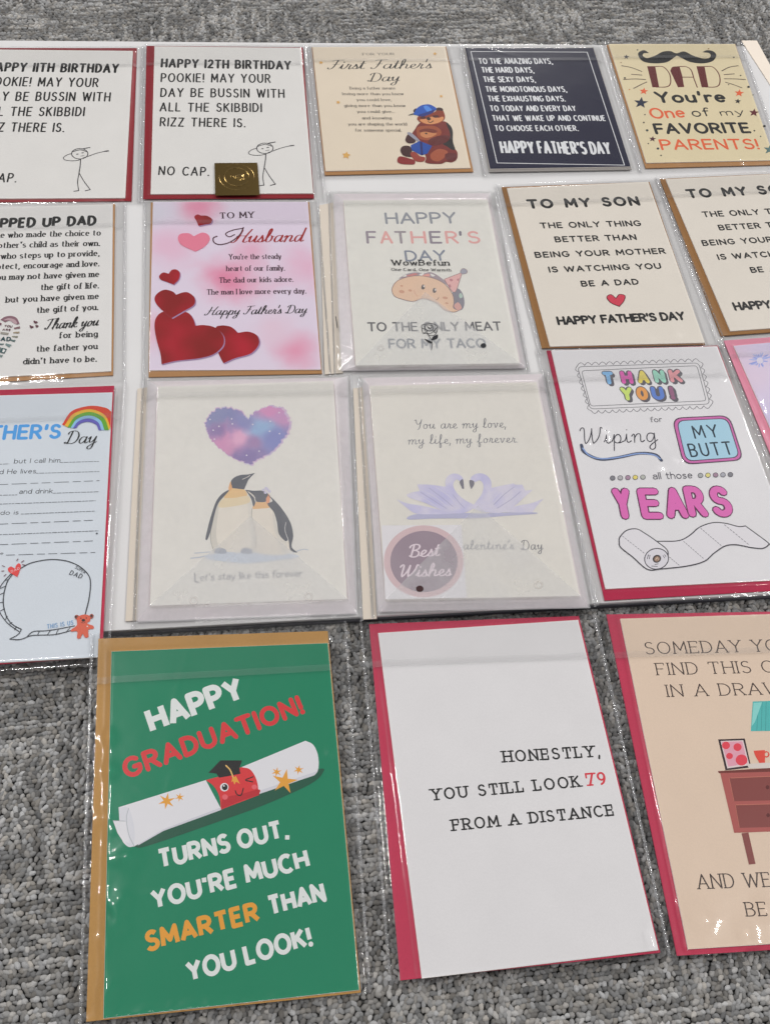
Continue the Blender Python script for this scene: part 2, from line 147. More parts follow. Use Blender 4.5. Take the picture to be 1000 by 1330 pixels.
ART['bear']=[
(None,None,[
('t','FOR YOUR',-15.53,70.61,14.19,70.55,3.82,'roman','#5d5650'),
('t',"First Father's",-50.87,50.92,46.87,50.93,13.95,'scriptc','#1d1e20'),
('t','Day',-16.16,32.54,14.55,33.1,13.12,'scriptc','#1d1e20'),
('t','Being a father means',-32.32,21.93,8.83,21.22,4.13,'serif','#5d5650'),
('t','loving more than you know',-39.72,14.13,15.33,13.12,4.1,'serif','#5d5650'),
('t','you could love,',-27.88,5.79,3.48,5.18,4.06,'serif','#5d5650'),
('t','giving more than you know',-39.68,-2.02,14.87,-3.14,4.02,'serif','#5d5650'),
('t','you could give...',-29.09,-10.22,4.28,-10.93,3.99,'serif','#5d5650'),
('t','and knowing',-25.63,-18.94,.41,-19.53,3.95,'serif','#5d5650'),
('t','you are shaping the world',-38.6,-26.71,12.92,-27.93,3.91,'serif','#5d5650'),
('t','for someone special.',-33.48,-34.83,7,-35.83,3.88,'serif','#5d5650'),
('f','#c59a58',p([-54.1,62.76,-53.85,61.18,-52.71,60.7,-53.79,59.73,-53.9,58.07,-54.81,59.05,-56.02,58.51,-55.51,60.08,-56.14,61.4,-54.91,61.39])),
('f','#c59a58',p([52.84,74.59,53,72.97,54.16,72.48,52.98,71.48,52.77,69.78,51.88,70.78,50.6,70.22,51.23,71.84,50.65,73.2,51.92,73.19])),
('f','#c59a58',p([-43.94,6.88,-43.69,5.25,-42.48,4.75,-43.63,3.77,-43.76,2.07,-44.72,3.08,-46,2.53,-45.45,4.14,-46.12,5.5,-44.81,5.49])),
('f','#c59a58',p([49.54,13.11,49.68,11.73,50.69,11.3,49.66,10.46,49.48,9.02,48.7,9.88,47.58,9.41,48.12,10.78,47.61,11.94,48.73,11.93])),
('f','#c59a58',p([-43.25,-60.41,-42.77,-63.43,-40.45,-64.38,-42.66,-66.18,-42.9,-69.31,-44.75,-67.42,-47.21,-68.41,-46.15,-65.45,-47.43,-62.92,-44.93,-62.98])),
]),
('printed_bears',None,[
('f','#3a1c1c',p([21.09,-8.29,21.27,-7.83,21.55,-7.32,21.89,-6.81,22.27,-6.34,22.64,-5.97,22.96,-5.72,23.28,-5.58,23.62,-5.52,23.95,-5.54,24.24,-5.67,24.48,-5.91,24.62,-6.28,24.66,-6.87,24.64,-7.71,24.55,-8.66,24.4,-9.6,24.21,-10.41,23.97,-10.96,23.65,-11.26,23.23,-11.39,22.76,-11.39,22.29,-11.29,21.88,-11.12,21.57,-10.91,21.35,-10.62,21.18,-10.23,21.06,-9.76,21.01,-9.26,21.01,-8.76])),
('f','#6d2f26',p([23.63,-25.93,24.29,-25.27,24.88,-24.78,25.46,-24.44,26.13,-24.2,26.95,-24.06,28.01,-23.98,29.39,-24.04,31.02,-24.28,34.67,-24.93,36.47,-25.18,38.13,-25.24,39.7,-25.03,41.26,-24.59,44.22,-23.59,45.53,-23.32,46.68,-23.38,47.64,-23.82,48.46,-24.53,49.14,-25.43,49.73,-26.46,50.7,-28.62,51.11,-29.61,51.46,-30.57,51.72,-31.58,51.91,-32.74,52,-34.11,51.99,-35.8,51.82,-37.94,51.47,-40.52,50.59,-46.1,50.21,-48.69,49.98,-50.87,49.91,-52.63,49.92,-54.12,50,-55.42,50.43,-58.84,50.65,-59.93,50.96,-60.91,51.6,-62.76,51.8,-63.73,51.86,-64.81,51.77,-66.05,51.57,-67.42,51.28,-68.84,50.91,-70.23,50.47,-71.51,49.96,-72.59,49.35,-73.5,48.64,-74.3,47.86,-74.99,47.03,-75.57,46.18,-76.02,45.34,-76.34,44.49,-76.46,43.6,-76.35,41.79,-75.86,40.92,-75.69,40.08,-75.7,39.35,-75.95,38.7,-76.34,37.41,-77.31,36.65,-77.73,35.73,-77.99,34.58,-78.12,33.26,-78.17,31.83,-78.15,30.38,-78.07,29,-77.93,26.6,-77.56,25.43,-77.33,24.33,-77.05,23.36,-76.7,22.58,-76.24,22.07,-75.65,21.94,-75.02,22.16,-74.37,23.04,-72.67,23.42,-71.45,23.56,-69.87,23.5,-67.79,23.37,-65.24,23.15,-62.41,22.82,-59.48,22.36,-56.64,21.75,-54.1,20.83,-51.83,19.57,-49.66,16.87,-45.64,15.85,-43.76,15.32,-41.96,15.36,-40.25,15.84,-38.65,16.6,-37.14,17.52,-35.7,18.45,-34.32,19.25,-32.97,20.68,-30.29,21.41,-29.01,22.15,-27.83,22.89,-26.79])),
('f','#2e1616',p([47.74,-25.47,48.07,-25.11,48.64,-25.45,49.35,-26.27,50.08,-27.38,50.75,-28.58,51.23,-29.65,51.55,-30.61,51.8,-31.6,51.97,-32.67,52.07,-33.87,52.09,-35.24,52.04,-36.81,51.85,-38.69,51.52,-40.86,50.7,-45.54,50.36,-47.81,50.14,-49.87,50.1,-51.82,50.2,-53.76,50.51,-57.3,50.58,-58.74,50.48,-59.84,50.21,-60.57,49.83,-60.99,49.36,-61.16,48.84,-61.14,48.3,-60.99,47.77,-60.75,47.24,-60.36,46.68,-59.77,44.33,-56.69,43.65,-56.03,42.01,-54.71,41.33,-54.04,40.91,-53.35,40.89,-52.63,41.4,-51.91,42.38,-51.22,44.95,-49.74,46.15,-48.85,47.06,-47.79,47.68,-46.58,48.18,-45.25,48.57,-43.81,48.85,-42.25,49.03,-40.57,49.13,-38.77,49.05,-36.61,48.75,-34.02,47.97,-28.78,47.73,-26.73])),
('f','#7c3a2b',p([23.39,-17.69,23.91,-17,24.58,-16.3,25.4,-15.6,26.38,-14.92,27.5,-14.27,28.77,-13.67,30.33,-13.14,32.21,-12.7,36.25,-11.86,38.08,-11.37,39.56,-10.77,40.66,-9.97,41.49,-8.99,42.15,-7.95,42.69,-6.96,43.22,-6.15,43.79,-5.62,44.43,-5.36,45.05,-5.26,45.64,-5.33,46.2,-5.6,46.69,-6.06,47.11,-6.74,47.46,-7.75,47.76,-9.09,48,-10.63,48.17,-12.23,48.27,-13.78,48.27,-15.13,48.21,-16.3,48.09,-17.4,47.9,-18.43,47.61,-19.42,47.2,-20.38,46.64,-21.32,45.92,-22.26,45.03,-23.21,44.02,-24.13,42.94,-24.97,41.83,-25.72,40.72,-26.33,39.61,-26.8,38.44,-27.17,37.23,-27.43,36.02,-27.61,34.82,-27.69,33.66,-27.7,32.49,-27.63,31.3,-27.46,30.13,-27.2,29,-26.87,27.96,-26.47,27.04,-26.01,26.24,-25.46,25.51,-24.8,24.87,-24.07,24.32,-23.31,23.87,-22.55,23.51,-21.82,23.23,-21.13,23.02,-20.44,22.9,-19.75,22.9,-19.06,23.06,-18.38])),
('f','#3d1a1a',p([41.64,-6.11,41.95,-5.75,42.4,-5.4,42.94,-5.08,43.53,-4.82,44.11,-4.65,44.64,-4.59,45.17,-4.66,45.73,-4.85,46.29,-5.12,46.8,-5.45,47.23,-5.83,47.53,-6.23,47.72,-6.71,47.81,-7.3,47.82,-7.94,47.75,-8.54,47.61,-9.05,47.41,-9.37,47.11,-9.48,46.7,-9.43,45.2,-8.9,44.71,-8.79,44.23,-8.78,42.69,-8.92,42.26,-8.89,41.94,-8.73,41.71,-8.43,41.54,-8.01,41.43,-7.51,41.4,-6.99,41.47,-6.51])),
('f','#c08358',p([25.02,-20.83,25.37,-20.51,26.03,-20.35,27.9,-20.24,28.95,-20.14,29.96,-19.91,30.98,-19.48,34.41,-17.67,35.54,-17.2,36.59,-16.95,37.56,-17,38.48,-17.28,40.23,-18.13,41.06,-18.47,41.87,-18.62,42.7,-18.5,43.56,-18.16,45.15,-17.35,45.78,-17.12,46.23,-17.17,46.51,-17.53,46.66,-18.14,46.69,-18.89,46.58,-19.73,46.33,-20.56,45.95,-21.3,45.41,-22,44.69,-22.73,43.84,-23.46,42.9,-24.15,41.89,-24.78,40.88,-25.31,39.79,-25.76,38.61,-26.17,37.37,-26.52,36.11,-26.78,34.9,-26.95,33.76,-26.99,32.67,-26.89,31.59,-26.68,30.55,-26.36,29.56,-25.96,28.66,-25.5,27.87,-25.01,27.13,-24.4,26.41,-23.66,25.77,-22.85,25.28,-22.06,25.01,-21.36])),
('f','#21100f',p([31.55,-18.39,31.8,-18.1,32.16,-17.81,32.57,-17.58,33.01,-17.41,33.42,-17.34,33.76,-17.41,34.08,-17.64,34.4,-18.04,34.7,-18.53,34.94,-19.06,35.09,-19.58,35.11,-20.02,34.96,-20.43,34.67,-20.85,34.28,-21.26,33.86,-21.62,33.45,-21.89,33.1,-22.04,32.79,-22.06,32.48,-21.97,32.19,-21.79,31.92,-21.56,31.69,-21.28,31.53,-20.97,31.42,-20.61,31.34,-20.17,31.31,-19.68,31.32,-19.19,31.4,-18.75])),
('s','#21100f',.96,False,p([32.19,-23.56,32.5,-23.78,33.1,-24.29,33.4,-24.51,33.74,-24.63,34.1,-24.64,34.5,-24.48,34.94,-24.2,36.79,-22.64])),
('f','#4a2018',p([25.38,-18.26,25.66,-17.86,26.24,-17.37,26.99,-16.86,27.8,-16.4,28.56,-16.08,29.14,-15.96,29.6,-16.1,30.04,-16.45,30.43,-16.93,30.72,-17.47,30.87,-17.97,30.87,-18.38,30.64,-18.72,30.21,-19.06,29.65,-19.37,29.03,-19.63,28.43,-19.8,27.91,-19.86,27.39,-19.78,26.8,-19.58,26.22,-19.29,25.74,-18.96,25.43,-18.6])),
('f','#4a2018',p([36.71,-16.13,37.07,-15.82,37.74,-15.53,38.6,-15.28,39.52,-15.08,40.37,-14.97,41.02,-14.97,41.53,-15.12,42.01,-15.39,42.42,-15.75,42.72,-16.15,42.87,-16.54,42.82,-16.88,42.5,-17.22,41.94,-17.61,41.23,-17.99,40.45,-18.32,39.72,-18.52,39.11,-18.56,38.56,-18.38,37.97,-18.01,37.41,-17.52,36.96,-17,36.71,-16.5])),
('f','#2450a0',p([21.57,-10.91,22.03,-10.16,23.52,-7.14,24.11,-6.13,24.76,-5.23,25.48,-4.42,26.26,-3.63,27.1,-2.88,27.98,-2.2,28.89,-1.61,29.84,-1.13,30.85,-.74,31.94,-.43,33.08,-.21,34.2,-.08,35.26,-.08,36.23,-.2,37.12,-.5,37.97,-.96,38.76,-1.54,39.48,-2.18,40.11,-2.84,41.1,-4.03,41.53,-4.6,41.88,-5.19,42.08,-5.8,42.08,-6.45,41.83,-7.16,41.28,-7.94,40.48,-8.8,39.48,-9.69,38.34,-10.59,37.13,-11.46,35.88,-12.26,34.52,-13.05,32.96,-13.87,31.33,-14.66,29.72,-15.36,28.26,-15.9,27.04,-16.22,26.1,-16.27,25.37,-16.09,24.78,-15.75,23.73,-14.92,23.13,-14.58,20.06,-13.52,19.51,-13.24,19.22,-12.94,19.24,-12.67,19.51,-12.43,20.49,-11.87,21.05,-11.46])),
('f','#4a7cc8',p([30.93,-3.26,31.18,-2.67,31.69,-2.22,32.37,-1.94,33.14,-1.84,33.89,-1.95,34.54,-2.28,35.19,-2.97,35.94,-4.04,36.67,-5.31,37.29,-6.62,37.7,-7.78,37.79,-8.65,37.48,-9.27,36.83,-9.81,35.96,-10.21,35.02,-10.43,34.13,-10.41,33.42,-10.12,32.83,-9.39,32.23,-8.24,31.68,-6.85,31.24,-5.42,30.97,-4.16])),
('f','#1a3470',p([24.51,-14.61,25.08,-14.12,26.11,-13.57,27.45,-12.97,31.9,-11.13,36.59,-8.88,38.09,-8.21,39.29,-7.76,40.02,-7.65,40.26,-7.95,40.14,-8.61,39.71,-9.48,39.04,-10.47,38.21,-11.44,37.26,-12.29,36.08,-13.1,34.56,-13.97,32.88,-14.84,31.18,-15.62,29.63,-16.22,28.37,-16.56,27.31,-16.62,26.29,-16.43,25.42,-16.07,24.78,-15.61,24.44,-15.1])),
('f','#4c4f44',p([15.56,-14.62,15.79,-14.37,16.34,-13.94,17.93,-12.92,18.71,-12.49,19.32,-12.22,19.81,-12.12,20.28,-12.12,20.7,-12.21,21.04,-12.35,21.26,-12.52,21.33,-12.67,21.21,-12.85,20.94,-13.07,20.08,-13.56,19.08,-13.98,17.73,-14.35,16.24,-14.66,15.74,-14.7])),
('f','#8c4a34',p([20.75,-31.99,21.45,-30.93,22.38,-30.22,23.48,-29.76,24.71,-29.48,28.69,-28.89,30.23,-28.78,31.84,-28.75,33.42,-28.81,34.89,-28.99,36.17,-29.3,37.26,-29.74,38.25,-30.33,39.13,-31.03,39.89,-31.8,40.52,-32.64,41.03,-33.49,41.44,-34.39,41.77,-35.36,41.97,-36.38,42.01,-37.43,41.86,-38.51,41.49,-39.59,40.83,-40.76,39.91,-42.04,38.8,-43.34,37.56,-44.57,36.28,-45.65,35.02,-46.48,33.72,-47.07,32.31,-47.5,30.84,-47.78,29.39,-47.91,27.99,-47.9,26.7,-47.76,25.46,-47.53,24.22,-47.22,23.03,-46.76,21.97,-46.12,21.08,-45.25,20.44,-44.1,20.04,-42.47,19.82,-40.36,19.79,-38.01,19.94,-35.67,20.26,-33.58])),
('f','#6b3424',p([22.7,-35.08,23.18,-34.6,23.95,-34.11,24.93,-33.64,26.02,-33.22,27.13,-32.89,28.16,-32.67,29.15,-32.58,30.19,-32.57,31.25,-32.65,32.3,-32.81,33.29,-33.04,34.21,-33.33,35.14,-33.71,36.13,-34.2,37.08,-34.76,37.86,-35.36,38.39,-35.94,38.53,-36.48,38.26,-37.03,37.63,-37.62,36.74,-38.21,35.67,-38.74,34.51,-39.15,33.33,-39.39,32.01,-39.44,30.45,-39.35,28.79,-39.15,27.18,-38.86,25.75,-38.52,24.66,-38.16,23.86,-37.75,23.24,-37.25,22.8,-36.7,22.56,-36.13,22.53,-35.58])),
('f','#b3764f',p([23.3,-38.13,23.74,-37.71,24.34,-37.35,25.07,-37.07,25.87,-36.86,26.72,-36.75,27.58,-36.72,28.5,-36.82,29.5,-37.07,33.48,-38.38,34.35,-38.57,36.1,-38.79,36.81,-38.93,37.27,-39.15,37.41,-39.49,37.14,-40.01,36.52,-40.68,35.67,-41.43,34.69,-42.19,33.68,-42.87,32.75,-43.41,31.84,-43.83,30.87,-44.2,29.88,-44.49,28.89,-44.7,27.96,-44.8,27.12,-44.77,26.35,-44.58,25.61,-44.25,24.93,-43.8,24.32,-43.28,23.81,-42.73,23.42,-42.16,23.14,-41.54,22.95,-40.83,22.86,-40.07,22.88,-39.33,23.03,-38.67])),
('f','#2c1512',p([27.01,-38.83,27.11,-38.64,27.32,-38.45,27.59,-38.27,27.9,-38.14,28.18,-38.06,28.42,-38.05,28.61,-38.15,28.81,-38.33,29,-38.56,29.15,-38.82,29.24,-39.07,29.26,-39.29,29.18,-39.49,29.02,-39.72,28.8,-39.94,28.56,-40.13,28.31,-40.25,28.1,-40.27,27.89,-40.16,27.64,-39.94,27.4,-39.66,27.19,-39.35,27.05,-39.06])),
('f','#59291f',p([29.47,-47.33,30.48,-46.35,31.81,-45.39,33.36,-44.49,35.02,-43.69,36.71,-43.02,38.32,-42.54,40.01,-42.21,41.88,-42,43.78,-41.92,45.52,-42.01,46.93,-42.29,47.83,-42.78,48.19,-43.58,48.14,-44.69,47.76,-45.99,47.13,-47.35,46.31,-48.64,45.4,-49.75,44.28,-50.73,42.89,-51.68,41.32,-52.57,39.67,-53.37,38.05,-54.02,36.55,-54.5,35.05,-54.83,33.46,-55.04,31.89,-55.12,30.46,-55.03,29.28,-54.76,28.47,-54.28,28.02,-53.49,27.84,-52.39,27.91,-51.1,28.22,-49.74,28.74,-48.45])),
('f','#421d1a',p([9.06,-45.8,9.8,-43.64,10.32,-42.36,10.91,-41.19,11.55,-40.3,12.21,-39.87,12.98,-39.95,13.89,-40.43,14.85,-41.19,15.76,-42.12,16.53,-43.09,17.07,-44.01,17.39,-44.96,17.57,-46.04,17.61,-47.18,17.51,-48.28,17.29,-49.25,16.93,-50,16.36,-50.53,15.57,-50.92,14.64,-51.18,13.68,-51.33,12.78,-51.39,12.03,-51.36,11.42,-51.23,10.86,-50.98,10.36,-50.63,9.93,-50.22,9.56,-49.77,9.28,-49.3,9.05,-48.83,8.89,-48.33,8.8,-47.79,8.79,-47.2,8.87,-46.54])),
('f','#8a8894',p([11.67,-38.85,11.54,-37.97,11.87,-37.36,12.52,-37.04,13.38,-37.02,14.31,-37.31,15.18,-37.93,16.13,-39.08,17.29,-40.82,18.52,-42.85,19.67,-44.93,20.63,-46.77,21.24,-48.12,21.53,-49.07,21.61,-49.86,21.49,-50.43,21.17,-50.7,20.65,-50.61,19.95,-50.08,18.85,-48.86,17.28,-46.94,15.52,-44.66,13.82,-42.33,12.45,-40.28])),
('f','#24488f',p([12.7,-53.86,21.17,-48.62,31.02,-55.34,25.58,-65.05,19.98,-66.85,11.91,-59.76])),
('f','#152a5c',p([21.1,-49.11,23.17,-49.76,21.47,-66.69,19.82,-67.04])),
('f','#401c1a',p([3.04,-58.53,3.36,-57.77,3.79,-57,4.3,-56.26,4.89,-55.59,5.53,-55.04,6.22,-54.67,7.03,-54.45,7.98,-54.34,8.99,-54.35,9.97,-54.5,10.84,-54.81,11.5,-55.31,11.97,-56.04,12.29,-57.01,12.51,-58.14,12.62,-59.36,12.67,-60.58,12.65,-61.74,12.59,-62.95,12.48,-64.28,12.3,-65.62,12.01,-66.85,11.61,-67.87,11.07,-68.54,10.3,-68.84,9.3,-68.85,8.18,-68.64,7.06,-68.28,6.04,-67.84,5.23,-67.4,4.63,-66.91,4.16,-66.32,3.79,-65.65,3.5,-64.93,3.08,-63.44,2.91,-62.66,2.79,-61.83,2.73,-60.98,2.74,-60.12,2.84,-59.3])),
('f','#8a4038',p([11.06,-63.66,11.48,-63.16,12.11,-62.78,12.88,-62.55,13.69,-62.46,14.49,-62.54,15.18,-62.8,15.77,-63.32,16.31,-64.13,17.35,-66.12,17.9,-67.05,18.51,-67.78,19.25,-68.26,20.13,-68.59,21.87,-69.07,22.52,-69.39,22.89,-69.86,22.97,-70.56,22.84,-71.44,22.53,-72.4,22.08,-73.32,21.52,-74.11,20.88,-74.65,20.09,-74.96,19.09,-75.14,17.98,-75.17,16.86,-75.07,15.81,-74.84,14.92,-74.48,14.18,-73.94,13.52,-73.22,12.92,-72.36,12.41,-71.42,11.96,-70.46,11.6,-69.53,11.3,-68.55,11.04,-67.46,10.86,-66.34,10.79,-65.28,10.85,-64.36])),
('f','#7c3030',p([-1.59,-73.99,-1.6,-73.26,-1.49,-72.4,-1.28,-71.49,-.99,-70.6,-.66,-69.81,-.32,-69.19,.02,-68.71,.38,-68.32,.78,-68.03,1.25,-67.84,1.82,-67.77,2.51,-67.81,3.39,-68.01,4.42,-68.37,5.56,-68.84,7.83,-69.91,10.68,-71.36,11.56,-71.84,12.34,-72.34,12.97,-72.88,13.4,-73.46,13.62,-74.16,13.69,-74.96,13.6,-75.8,13.37,-76.59,12.99,-77.28,12.48,-77.78,11.77,-78.08,10.85,-78.23,9.78,-78.27,8.65,-78.24,5.46,-78,4.4,-77.88,3.34,-77.72,2.34,-77.51,1.43,-77.26,.67,-76.95,.05,-76.58,-.47,-76.17,-.9,-75.7,-1.23,-75.18,-1.46,-74.61])),
('f','#94503a',p([28.12,-66.1,28.93,-64.87,30.08,-63.5,31.46,-62.15,32.95,-60.92,34.44,-59.97,35.81,-59.43,37.22,-59.34,38.79,-59.59,40.35,-60.11,41.75,-60.84,42.83,-61.69,43.43,-62.6,43.47,-63.67,43.07,-64.96,42.35,-66.38,41.43,-67.82,40.46,-69.17,39.56,-70.34,38.66,-71.37,37.66,-72.38,36.6,-73.29,35.52,-74.08,34.48,-74.67,33.5,-75.02,32.55,-75.12,31.57,-75,30.63,-74.7,29.76,-74.23,29.02,-73.63,28.46,-72.94,28.04,-72.07,27.7,-71,27.5,-69.81,27.46,-68.54,27.66,-67.28])),
('f','#5a2420',p([40.82,-66.46,41.37,-65.88,42.13,-65.41,43.01,-65.05,43.97,-64.8,44.92,-64.67,45.81,-64.64,46.73,-64.71,47.75,-64.87,48.77,-65.15,49.69,-65.55,50.43,-66.08,50.88,-66.75,51.03,-67.67,50.94,-68.85,50.67,-70.17,50.26,-71.48,49.73,-72.65,49.13,-73.54,48.39,-74.18,47.44,-74.68,46.38,-75.04,45.31,-75.26,44.32,-75.36,43.49,-75.32,42.81,-75.13,42.21,-74.78,41.68,-74.29,41.23,-73.7,40.87,-73.04,40.6,-72.32,40.4,-71.46,40.27,-70.43,40.22,-69.32,40.28,-68.22,40.47,-67.24])),
]),
]
ART['navy']=[
(None,None,[
('s','#c9cacd',.76,True,p([-55.5,77.57,56.41,76.39,55.43,-81.01,-56.64,-75.8])),
('t','TO THE AMAZING DAYS,',-50.7,58.82,19.9,58.51,8.9,'cond','#c9cacd'),
('t','THE HARD DAYS,',-50.12,45.91,-.41,45.61,8.77,'cond','#c9cacd'),
('t','THE SEXY DAYS,',-50.57,32.28,-1.54,31.91,8.64,'cond','#c9cacd'),
('t','THE MONOTONOUS DAYS,',-50.8,18.41,25.08,17.7,8.52,'cond','#c9cacd'),
('t','THE EXHAUSTING DAYS.',-50.95,5.19,20.84,4.39,8.39,'cond','#c9cacd'),
('t','TO TODAY AND EVERY DAY',-51.17,-8.28,27.97,-9.29,8.27,'cond','#c9cacd'),
('t','THAT WE WAKE UP AND CONTINUE',-51.39,-21.54,52.52,-23.04,8.16,'cond','#c9cacd'),
('t','TO CHOOSE EACH OTHER.',-51.39,-35.03,24.25,-36.25,8.02,'cond','#c9cacd'),
('t',"HAPPY FATHER'S DAY",-51.12,-64.66,47.68,-67.85,17.29,'condb','#c9cacd'),
]),
]
